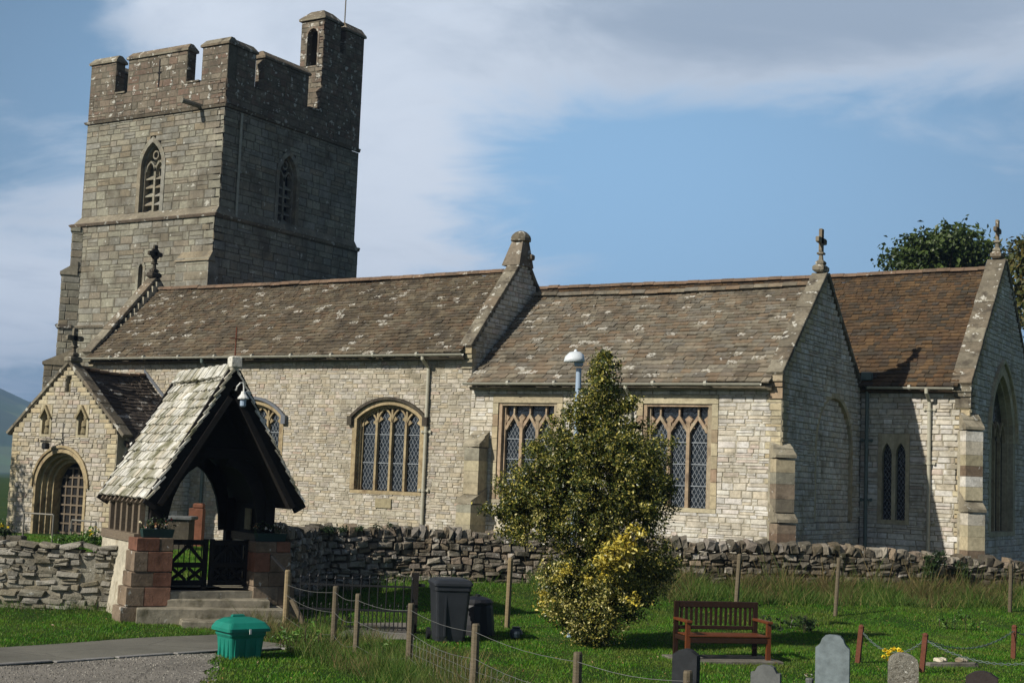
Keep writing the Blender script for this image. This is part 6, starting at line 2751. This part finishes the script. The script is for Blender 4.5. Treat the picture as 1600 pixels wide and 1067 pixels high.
# plot with rusty posts and chain
cp = [(1340, 980, 1035, 1346), (1440, 993, 1051, 1446), (1583, 980, 1029, 1585)]
plot = thing('chain_plot', on_ground(1440, 1051), 'rusty iron posts with a drooping chain round a grave plot', 'grave railing')
ct = []
for px, yt, yb, pt in cp:
    b0 = on_ground(px, yb)
    d = (b0 - np.array([0, 0, CAM_Z])) @ FW
    t = at(pt, yt, D=d)
    mb = MB()
    dr = unit(t - b0)
    ex = unit(np.cross(ZUP, dr) if abs(dr[2]) < .99 else np.array([1, 0, 0]))
    mb.obox((b0 - dr * .15 + t) / 2, ex, np.cross(dr, ex), dr, .075, .075, float(np.linalg.norm(t - b0)) + .15, 0, .012)
    mb.lathe(t, [(.045, -.01), (.05, .02), (.02, .05)], 8)
    emit('post', mb, m_rust, plot)
    ct.append((b0, t))
far1 = on_ground(1420, 1040) + np.array([FW[0], FW[1], 0]) * .1


def chain(a, b, sag, n=26):
    pts = [a + (b - a) * k / n - ZUP * sag * 4 * (k / n) * (1 - k / n) for k in range(n + 1)]
    mb = MB()
    for k in range(n):
        d = unit(pts[k + 1] - pts[k])
        s = unit(np.cross(d, ZUP)) if k % 2 else unit(np.cross(np.cross(d, ZUP), d))
        L = np.linalg.norm(pts[k + 1] - pts[k]) * 1.25
        m = (pts[k] + pts[k + 1]) / 2
        ringp = []
        for i in range(9):
            an = 2 * math.pi * i / 8
            ringp.append(m + d * math.cos(an) * L / 2 + s * math.sin(an) * .016)
        mb.tube(ringp, .006, 4, caps=False)
    emit('chain', mb, m_pipe_green, plot, kind='stuff')


chain(ct[0][1] - ZUP * .05, ct[1][1] - ZUP * .05, .28, 30)
chain(ct[1][1] - ZUP * .05, ct[2][1] - ZUP * .05, .22, 36)
ext = at(1720, 1000, D=22.0)
chain(ct[2][1] - ZUP * .05, ct[2][1] + (ct[2][1] - ct[1][1]) * .8, .2, 30)
chain(ct[1][1] - ZUP * .06, at(1690, 1012, D=20.5), .30, 44)
mb = MB()
a, b = on_ground(1450, 1041), on_ground(1525, 1041)
t_ = unit(b - a)
mb.obox((a + b) / 2 + ZUP * .02, t_, np.cross(ZUP, t_), ZUP, float(np.linalg.norm(b - a)), .14, .10, 0, .015)
emit('grave_kerb', mb, m_slab, None, 'low grey kerb stone inside the chained plot', cat='kerb')
for px, lab in ((1471, 'white pebble cluster on the left of the grave kerb'), (1505, 'white pebble cluster on the right of the grave kerb')):
    p = on_ground(px, 1040)
    mb = MB()
    for k in range(4):
        v, q_ = LUMPS[k]
        cc = p + np.array([RNG.uniform(-.06, .06), RNG.uniform(-.05, .05), .10])
        mb.add([cc + np.array(x) * (.13, .1, .06) for x in v], [tuple(x) for x in q_])
    emit('white_stones', mb, m_pale_render, None, lab, cat='stones', kind='stuff')

# lamp post behind the holly
D = 26.0
hd_ = at(899, 566, D=D)
zb = g1(hd_[0], hd_[1])
lp = thing('lamp_post', (hd_[0] + .08 * RT[0], hd_[1] + .08 * RT[1], zb), 'pale blue-grey lamp post with a white domed head rising behind the holly', 'street lamp')
px_ = at(904, 590, D=D)
mb = MB()
mb.tube([(px_[0], px_[1], zb), (px_[0], px_[1], hd_[2] - .1)], [.055, .05], 12)
emit('pole', mb, m_lamp_pole, lp)
mb = MB()
R_ = np.array([RT[0], RT[1], 0])
Fw = np.array([FW[0], FW[1], 0])
rings = []
for t, w, h in ((-.21, .03, .02), (-.19, .15, .10), (-.11, .21, .18), (0, .22, .205), (.09, .20, .19), (.15, .14, .14), (.17, .03, .04)):
    rings.append([hd_ + R_ * t + Fw * w * math.cos(math.pi * k / 8) + ZUP * h * math.sin(math.pi * k / 8) for k in range(9)])
loft(mb, rings)
lh = emit('lamp_head', mb, m_lamp_white, lp, smooth=True)
mb = MB()
mb.lathe(hd_ + ZUP * .155, [(.035, 0), (.04, .03), (.03, .06), (.015, .08)], 10)
emit('photocell', mb, m_lamp_white, lh)
mb = MB()
mb.obox(hd_ + R_ * .06 - ZUP * .03, R_, Fw, ZUP, .16, .2, .09, 0, .02)
emit('lamp_housing', mb, m_lamp_pole, lh)

# ------------------------------------------------------------------ variegated holly
HD = 24.4
hb = on_ground(914, 1004)
holly = thing('holly_tree', hb, 'bushy variegated holly with a pointed top and one patch of bright yellow leaves', 'holly tree')
mb = MB()
top_ = at(942, 640, D=HD)
mb.tube([hb - ZUP * .1, hb + (top_ - hb) * .3, hb + (top_ - hb) * .65, top_], [.12, .10, .06, .02], 9)
for k in range(12):
    f = .12 + .06 * k
    p = hb + (top_ - hb) * f
    an = k * 2.4
    r = .9 * (1 - f * .6)
    mb.tube([p, p + np.array([math.cos(an) * r * .5, math.sin(an) * r * .5, .2]), p + np.array([math.cos(an) * r, math.sin(an) * r, .45])], [.035, .025, .008], 5)
emit('trunk', mb, m_bark, holly)
mpp = HD / FPX
lobes_px = [(946, 556, 7), (945, 572, 14), (943, 592, 20), (908, 640, 20), (968, 632, 20), (940, 618, 30), (938, 655, 44), (930, 690, 60), (890, 708, 54), (972, 692, 54),
            (982, 715, 56), (1014, 728, 46), (858, 742, 56), (816, 764, 44), (796, 800, 34), (832, 792, 52), (900, 770, 80), (985, 775, 62), (1026, 775, 34),
            (940, 815, 62), (868, 822, 38), (808, 830, 24), (1012, 815, 34), (898, 885, 50), (955, 880, 60), (1010, 880, 42), (1032, 892, 24), (868, 900, 30),
            (882, 935, 40), (916, 950, 52), (970, 935, 52), (1004, 918, 36), (930, 980, 42), (895, 968, 28)]
for _k in range(46):        # loose shoots round the outline
    x, y, r = lobes_px[RNG.integers(0, 34)]
    an = RNG.uniform(-math.pi * 1.05, .05)
    lobes_px.append((x + math.cos(an) * r * 1.05, y + math.sin(an) * r * 1.05, RNG.uniform(5, 10)))
lobes = [(at(x, y, D=HD + RNG.uniform(-.15, .15)), np.array([r * mpp] * 3) * np.array([1, 1, 1.0])) for x, y, r in lobes_px]
foliage('crown', lobes, 250, .065, .054, m_holly, holly, kind='stuff', shell=.25, leaf_per=52, up=.25, aspect=.55)
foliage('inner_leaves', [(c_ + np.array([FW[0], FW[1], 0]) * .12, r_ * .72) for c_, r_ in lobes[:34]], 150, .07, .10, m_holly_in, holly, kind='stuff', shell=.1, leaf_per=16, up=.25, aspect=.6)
foliage('pale_leaves', [(at(x, y, D=HD - dd), np.array([r * mpp] * 3)) for x, y, r, dd in ((868, 895, 26, .45), (862, 930, 26, .40), (890, 950, 30, .55), (920, 925, 26, .60), (950, 940, 22, .60), (905, 985, 22, .40), (945, 975, 20, .45), (835, 800, 20, .5), (825, 850, 14, .35))],
        150, .06, .054, m_holly_pale, holly, kind='stuff', shell=.4, leaf_per=22, up=.25, aspect=.55, label='creamier leaves low on the left of the holly')
yl = [(at(x, y, D=HD - dd), r * mpp) for x, y, r, dd in ((985, 838, 15, .70), (996, 828, 8, .62), (968, 852, 16, .78), (984, 862, 14, .75), (950, 866, 13, .80), (962, 880, 15, .82), (938, 880, 12, .80),
                                                       (948, 896, 9, .80), (978, 884, 9, .76), (1000, 862, 8, .68), (872, 905, 7, .62), (884, 893, 6, .66), (852, 930, 8, .42), (846, 945, 6, .35), (990, 935, 6, .70), (915, 905, 5, .8))]
foliage('yellow_spray', [(c_, np.array([r_] * 3)) for c_, r_ in yl], 500, .05, .085, m_holly_yel, holly, kind='stuff', shell=.3, leaf_per=14, up=.3, aspect=.55, label='bright yellow leaves on one side of the holly')

# ------------------------------------------------------------------ trees and shrubs
def broad_tree(base, h, lobes, label, mat, leaf=.28, per=34, group=None, leaf_per=26):
    t = thing('broadleaf_tree', base, label, 'tree', group)
    mb = MB()
    base = np.asarray(base, float)
    mb.tube([base - ZUP * .2, base + ZUP * h * .3, base + ZUP * h * .55 + np.array([.3, .2, 0])], [.5, .4, .25], 10)
    for c_, r_ in lobes[:8]:
        s = base + ZUP * h * .42
        mb.tube([s, (s + c_) / 2 + ZUP * .4, c_], [.2, .12, .04], 6)
    emit('trunk', mb, m_bark, t)
    foliage('crown', lobes, per, .34, leaf, mat, t, kind='stuff', shell=.45, leaf_per=leaf_per, aspect=.65)
    return t


TD = 72.0
def lob(px, py, rpx, D=TD, dj=1.5):
    return (at(px, py, D=D + RNG.uniform(-dj, dj)), np.array([1, 1, .85]) * rpx * D / FPX)
tb_ = at(1465, 700, D=TD)
broad_tree((tb_[0], tb_[1], g1(tb_[0], tb_[1])), 13, [lob(1410, 405, 30), lob(1440, 385, 26), lob(1488, 382, 34), lob(1462, 400, 36), lob(1520, 400, 32), lob(1430, 425, 40), lob(1500, 430, 46), lob(1545, 415, 30), lob(1460, 460, 60), lob(1490, 366, 15)],
           'dark green broadleaf tree rising behind the chancel roof', m_treeleaf, group='trees behind the chancel')
tb_ = at(1625, 700, D=68)
broad_tree((tb_[0], tb_[1], g1(tb_[0], tb_[1])), 12, [lob(1600, 400, 24, 68), lob(1625, 400, 36, 68), lob(1660, 420, 50, 68), lob(1600, 440, 34, 68), lob(1640, 470, 60, 68)],
           'olive-green tree at the right edge beyond the east gable', leaf_mat('tinged_leaf', [(0.0, S(58, 68, 32)), (0.5, S(80, 84, 38)), (1.0, S(108, 94, 46))], .3), group='trees behind the chancel')
# yew left of the view whose shade falls on the porch front
yb = np.array([-42.9, 25.2, .3])
broad_tree(yb, 8, [(yb + np.array(o), np.array(r)) for o, r in (((0, 0, 4.2), (1.5, 1.5, 1.4)), ((-.8, .5, 5.6), (1.2, 1.2, 1.1)), ((.9, .3, 3.2), (1.0, 1.0, .9)), ((-1.4, 0, 3.2), (1.3, 1.3, 1.2)), ((0, .3, 6.8), (.8, .8, .9)))],
           'leafy tree just off the left side whose shade dapples the porch', m_darkshrub, leaf=.2, per=22, leaf_per=20)
# shrubs on and behind the walls
c = at(122, 846, D=27.6)
sh = thing('shrub', (c[0], c[1], .4), 'low bright green shrub behind the left wall', 'shrub')
mb = MB()
mb.tube([(c[0], c[1], .3), (c[0], c[1], c[2])], .03, 6)
emit('stem', mb, m_bark, sh)
foliage('leaves', [(at(x, y, D=27.6), np.array([r * 27.6 / FPX] * 3) * (1, 1, .7)) for x, y, r in ((95, 848, 14), (118, 845, 18), (142, 843, 18), (155, 846, 14))], 420, .05, .08, m_shrubleaf, sh, kind='stuff', leaf_per=16)
foliage('yellow_blooms', [(at(146, 830, D=27.6), np.array([.12, .12, .08]))], 500, .03, .06, m_flower_yel, sh, kind='stuff', leaf_per=5, aspect=.9)
c = at(8, 826, D=30)
sh = thing('shrub', (c[0], c[1], .4), 'small yellow flowering shrub at the left edge', 'shrub')
mb = MB()
mb.tube([(c[0], c[1], .2), (c[0], c[1], c[2])], .03, 6)
emit('stem', mb, m_bark, sh)
foliage('leaves', [(at(8, 826, D=30), np.array([.22, .22, .13]))], 420, .05, .08, m_darkshrub, sh, kind='stuff', leaf_per=12)
foliage('yellow_blooms', [(at(8, 820, D=29.8), np.array([.15, .15, .06]))], 400, .03, .06, m_flower_yel, sh, kind='stuff', leaf_per=3, aspect=.9)
c = at(510, 830, D=32.4)
sh = thing('hedge_plant', (c[0], c[1], .5), 'dark leafy creeper lying along the wall top beside the lychgate', 'creeper')
mb = MB()
mb.tube([at(470, 836, D=30.6), at(520, 832, D=32.4), at(560, 828, D=32.7)], .02, 6)
emit('stem', mb, m_bark, sh)
foliage('leaves', [(at(x, y, D=(30.4 if x < 480 else 32.0 + (x - 490) * .009)), np.array([r * 30 / FPX] * 3) * (1.3, 1.3, .6)) for x, y, r in ((470, 834, 9), (490, 829, 10), (512, 828, 10), (535, 826, 8), (560, 824, 6), (590, 821, 5), (610, 822, 6))], 900, .03, .06, m_darkshrub, sh, kind='stuff', leaf_per=14)
c = at(1452, 905, D=34.95)
iv = thing('ivy', (c[0], c[1], g1(c[0], c[1])), 'column of ivy climbing the dark stone wall', 'ivy')
mb = MB()
mb.tube([at(1452, 955, D=34.95), at(1450, 915, D=34.95), at(1455, 875, D=34.95)], .025, 6)
emit('stem', mb, m_bark, iv)
foliage('leaves', [(at(x, y, D=34.95 + (x - 1452) * .005), np.array([r * 35 / FPX] * 3) * (1, .6, 1.2)) for x, y, r in ((1450, 935, 9), (1452, 915, 11), (1450, 895, 11), (1456, 878, 14), (1470, 872, 10), (1500, 890, 12), (1508, 905, 8))], 900, .03, .07, m_darkshrub, iv, kind='stuff', leaf_per=16)

# ------------------------------------------------------------------ grass
def in_road(x, y):
    s = (x - ra[0]) * rdir[0] + (y - ra[1]) * rdir[1]
    t = (x - ra[0]) * rn[0] + (y - ra[1]) * rn[1]
    kk = k0 + (k1 - k0) * s / end_s
    road = (s < end_s - .05) & (t > kk - .12) & (t < .05)
    grav = (s < gend_at(t) + .07 * np.sin(t * 7) - .03) & (t <= kk - .05)
    # path
    px_, py_ = np.zeros_like(x), np.zeros_like(x)
    q = np.array([c0[:2], c1[:2], c2[:2], c3[:2]])
    inside = np.ones(x.shape, bool)
    for i in range(4):
        a, b = q[i], q[(i + 1) % 4]
        inside &= ((b[0] - a[0]) * (y - a[1]) - (b[1] - a[1]) * (x - a[0])) > 0
    return road | grav | inside


def scatter(n, cond):
    """random ground points across the part of the ground near the camera's view"""
    dep = np.sqrt(RNG.uniform(13.0 ** 2, 37.0 ** 2, n))
    lat = RNG.uniform(-.40, .40, n) * dep
    R2, F2 = unit(RT[:2]), unit(FW[:2])
    x, y = R2[0] * lat + F2[0] * dep, R2[1] * lat + F2[1] * dep
    d = poly_dist(x, y, DIV)
    m = (d < -.12) & ~in_road(x, y) & cond(x, y, d, lat, dep)
    x, y = x[m], y[m]
    return np.column_stack([x, y, gz(x, y) - .01])


def field(x, y, s, o):
    return np.sin(x * s + o) * np.cos(y * s * 1.13 - o) + .6 * np.sin(x * s * 2.3 + y * s * 1.7 + o * 2)


def grass(name, P, h0, h1, w, lean, mat, label=None):
    h = RNG.uniform(h0, h1, len(P)) * (1 + .3 * field(P[:, 0], P[:, 1], 1.9, .4))
    v, q = blades(P, np.maximum(h, .015), np.full(len(P), w) * RNG.uniform(.7, 1.2, len(P)), lean)
    me = big_mesh(name, v, q, [mat])
    link(name, me, (0, 0, 0), None, label, 'stuff')


F2 = unit(FW[:2])
fence_xy = np.array([t[0][:2] for t in tops])


def fence_dist(x, y):
    return np.abs(poly_dist(x, y, [np.array(p) for p in fence_xy]))


grass('lawn_grass', scatter(520000, lambda x, y, d, lat, dep: (d < -.3)), .02, .06, .014, .9, m_lawn, 'short mown lawn grass')
edge = scatter(200000, lambda x, y, d, lat, dep: (((d > -1.6) & (lat > -3.3) & (RNG.uniform(0, 1, x.shape) < .5 + .3 * field(x, y, 1.2, 1))) | ((d > -.6) & (lat < -3.3))))
grass('bank_grass', edge, .08, .26, .010, .8, m_bank_grass, 'rough grass on the bank below the wall')


def along(pts, n, d0, d1, keep, side=-1):
    """random ground points in a band beside a line of posts or a wall"""
    pts = [np.asarray(p, float) for p in pts]
    L = np.array([np.hypot(*(b - a)) for a, b in zip(pts[:-1], pts[1:])])
    k = RNG.choice(len(L), n, p=L / L.sum())
    A_, B_ = np.array(pts[:-1])[k], np.array(pts[1:])[k]
    f = RNG.uniform(0, 1, n)[:, None]
    D_ = (B_ - A_) / L[k][:, None]
    N_ = np.column_stack([D_[:, 1], -D_[:, 0]])
    off = RNG.uniform(d0, d1, n)[:, None]
    P = A_ + (B_ - A_) * f + N_ * off
    m = keep(P[:, 0], P[:, 1], off[:, 0]) & ~in_road(P[:, 0], P[:, 1])
    P = P[m]
    return np.column_stack([P, gz(P[:, 0], P[:, 1]) - .01])


rough = along(fence_xy, 60000, -.85, .85, lambda x, y, o: (RNG.uniform(0, 1, x.shape) < (.75 + .3 * field(x, y, 2.1, 2)) * (1.15 - np.abs(o))))
grass('fence_grass', rough, .06, .30, .009, .9, m_bank_grass, 'long rough grass along the wire fence')
weeds = along(WALL_R[3:], 60000, .1, 2.3, lambda x, y, o: (RNG.uniform(0, 1, x.shape) < (.30 + .55 * field(x, y, 1.1, 3)) * (1.25 - .45 * o)))
greens = along(WALL_R[3:], 60000, .1, 2.2, lambda x, y, o: (RNG.uniform(0, 1, x.shape) < (.45 - .35 * field(x, y, 1.1, 3)) * (1.2 - .4 * o)))
grass('green_weeds', greens, .10, .40, .013, 1.0, m_bank_grass, 'green weeds mixed through the dry stems by the wall')
tall_ = along(WALL_R[3:], 2600, .1, 1.7, lambda x, y, o: (RNG.uniform(0, 1, x.shape) < .3 + .5 * field(x, y, 1.9, 7)))
grass('tall_stems', tall_, .55, .95, .010, .5, m_straw, 'scattered taller dead stems before the wall')
grass('dry_weeds', weeds, .12, .52, .010, 1.1, m_straw, 'tall dry weeds before the right part of the wall')
stalk = along(fence_xy, 22000, -.8, .8, lambda x, y, o: (RNG.uniform(0, 1, x.shape) < .35 + .5 * field(x, y, 1.7, 5)))
grass('seed_stalks', stalk, .16, .46, .007, .9, m_straw, 'dry seeding stalks along the wire fence')
R2 = unit(RT[:2])
# leafy nettles by the bins and by the bench
for px, py, r, n_, lab in ((1240, 985, .5, 8, 'dark green nettle clump right of the bench'), (470, 1015, .45, 6, 'leafy weed clump right of the grit bin'),
                           (1500, 985, .45, 6, 'pale green weed clump behind the chained plot'), (600, 1030, .3, 4, 'small leafy weed patch in front of the iron gate')):
    c = on_ground(px, py)
    w_ = thing('weed_clump', c, lab, 'weeds')
    mb = MB()
    lobs = []
    for k in range(n_):
        o = np.array([RNG.uniform(-r, r), RNG.uniform(-r, r) * .6, 0])
        h = RNG.uniform(.18, .36)
        lobs.append((c + o + ZUP * h * .6, np.array([.16, .16, h * .6])))
        mb.tube([c + o - ZUP * .05, c + o + ZUP * h], .008, 5)
    emit('stem', mb, m_bark, w_, kind='stuff')
    foliage('leaves', lobs, 260, .03, .075, m_darkshrub if px == 1240 else m_shrubleaf, w_, kind='stuff', leaf_per=9)
# grass inside the churchyard, seen through and beside the lychgate
n_ = 120000
dep = np.sqrt(RNG.uniform(26 ** 2, 47 ** 2, n_))
lat = RNG.uniform(-.385, -.15, n_) * dep
cx2, cy2 = R2[0] * lat + F2[0] * dep, R2[1] * lat + F2[1] * dep
m = (poly_dist(cx2, cy2, DIV) > .3) & (cy2 < YA - .1) & ~((cx2 > PX0 - .2) & (cx2 < PX1 + .2) & (cy2 > YP - .1))
lq = np.column_stack([(cx2 - LC[0]) * LE[0] + (cy2 - LC[1]) * LE[1], (cx2 - LC[0]) * LN[0] + (cy2 - LC[1]) * LN[1]])
m &= ~((np.abs(lq[:, 0]) < 1.5) & (lq[:, 1] > -2.7) & (lq[:, 1] < .1))
grass('churchyard_grass', np.column_stack([cx2[m], cy2[m], gz(cx2[m], cy2[m]) - .01]), .03, .09, .018, .8, m_lawn, 'green grass in the churchyard behind the lychgate')
# blades creeping over the road edge, and a few fallen leaves
def near_edge(x, y, d, lat, dep):
    s = (x - ra[0]) * rdir[0] + (y - ra[1]) * rdir[1]
    t = (x - ra[0]) * rn[0] + (y - ra[1]) * rn[1]
    return (s < end_s + .2) & (t > -.02) & (t < .30) & (RNG.uniform(0, 1, x.shape) < .6 + .4 * np.sin(s * 3.1) * np.cos(s * 1.3))


verge = scatter(200000, near_edge)
verge[:, :2] -= rn * .10
verge[:, 2] = gz(verge[:, 0], verge[:, 1])
grass('verge_grass', verge, .04, .12, .010, 1.2, m_bank_grass, 'ragged grass creeping over the far edge of the road')
LP = scatter(5200, lambda x, y, d, lat, dep: (RNG.uniform(0, 1, x.shape) < .35))
LP[:, 2] += .045
v, q_ = leaf_mesh('fallen_leaves', LP, .055, None, up=2.5)
m_fallen = leaf_mat('fallen_leaf', [(0.0, S(120, 92, 50)), (0.4, S(150, 124, 70)), (0.8, S(96, 76, 46)), (1.0, S(176, 160, 96))], 0.2)
link('fallen_leaves', big_mesh('fallen_leaves', v, q_, [m_fallen]), (0, 0, 0), None, 'fallen brown leaves scattered over the lawn', 'stuff')
# loose gravel
dep = np.sqrt(RNG.uniform(13 ** 2, 22 ** 2, 40000))
lat = RNG.uniform(-.42, -.1, 40000) * dep
gx, gy = R2[0] * lat + F2[0] * dep, R2[1] * lat + F2[1] * dep
s_ = (gx - ra[0]) * rdir[0] + (gy - ra[1]) * rdir[1]
t_ = (gx - ra[0]) * rn[0] + (gy - ra[1]) * rn[1]
kk = k0 + (k1 - k0) * s_ / end_s
m = (s_ < gend_at(t_) + .15) & (t_ < kk - .14) & ((t_ > kk - .45) | (RNG.uniform(0, 1, len(s_)) < .45))
gx, gy = gx[m], gy[m]
n = len(gx)
tet = np.array([(-.5, -.4, 0), (.5, -.35, 0), (0, .5, 0), (0.05, 0, .55)])
sz = RNG.uniform(.012, .034, n)
rot = RNG.uniform(0, 6.28, n)
cx_, sx_ = np.cos(rot), np.sin(rot)
V = np.empty((n, 4, 3))
for k in range(4):
    V[:, k, 0] = gx + (tet[k, 0] * cx_ - tet[k, 1] * sx_) * sz
    V[:, k, 1] = gy + (tet[k, 0] * sx_ + tet[k, 1] * cx_) * sz
    V[:, k, 2] = gz(gx, gy) + .010 + tet[k, 2] * sz
b = np.arange(n) * 4
q_ = np.concatenate([np.column_stack([b, b + 1, b + 3]), np.column_stack([b + 1, b + 2, b + 3]), np.column_stack([b + 2, b, b + 3])])
link('gravel_chips', big_mesh('gravel_chips', V.reshape(-1, 3), q_, [m_gravel_stone]), (0, 0, 0), None, 'loose pale gravel chips beside the road', 'stuff')

# ------------------------------------------------------------------ the air between here and the hills
hz = bpy.data.materials.new('haze_air')
hz.use_nodes = True
ht = hz.node_tree
ht.nodes.remove(ht.nodes['Principled BSDF'])
pv = ht.nodes.new('ShaderNodeVolumePrincipled')
pv.inputs['Color'].default_value = (0.40, 0.60, 0.95, 1)
pv.inputs['Density'].default_value = 0.00028
pv.inputs['Anisotropy'].default_value = 0.2
ht.links.new(pv.outputs[0], [n for n in ht.nodes if n.type == 'OUTPUT_MATERIAL'][0].inputs['Volume'])
mb = MB()
mb.box(-3500, 3500, -3500, 3500, -60, 230)
emit('haze', mb, hz, None, kind='stuff')
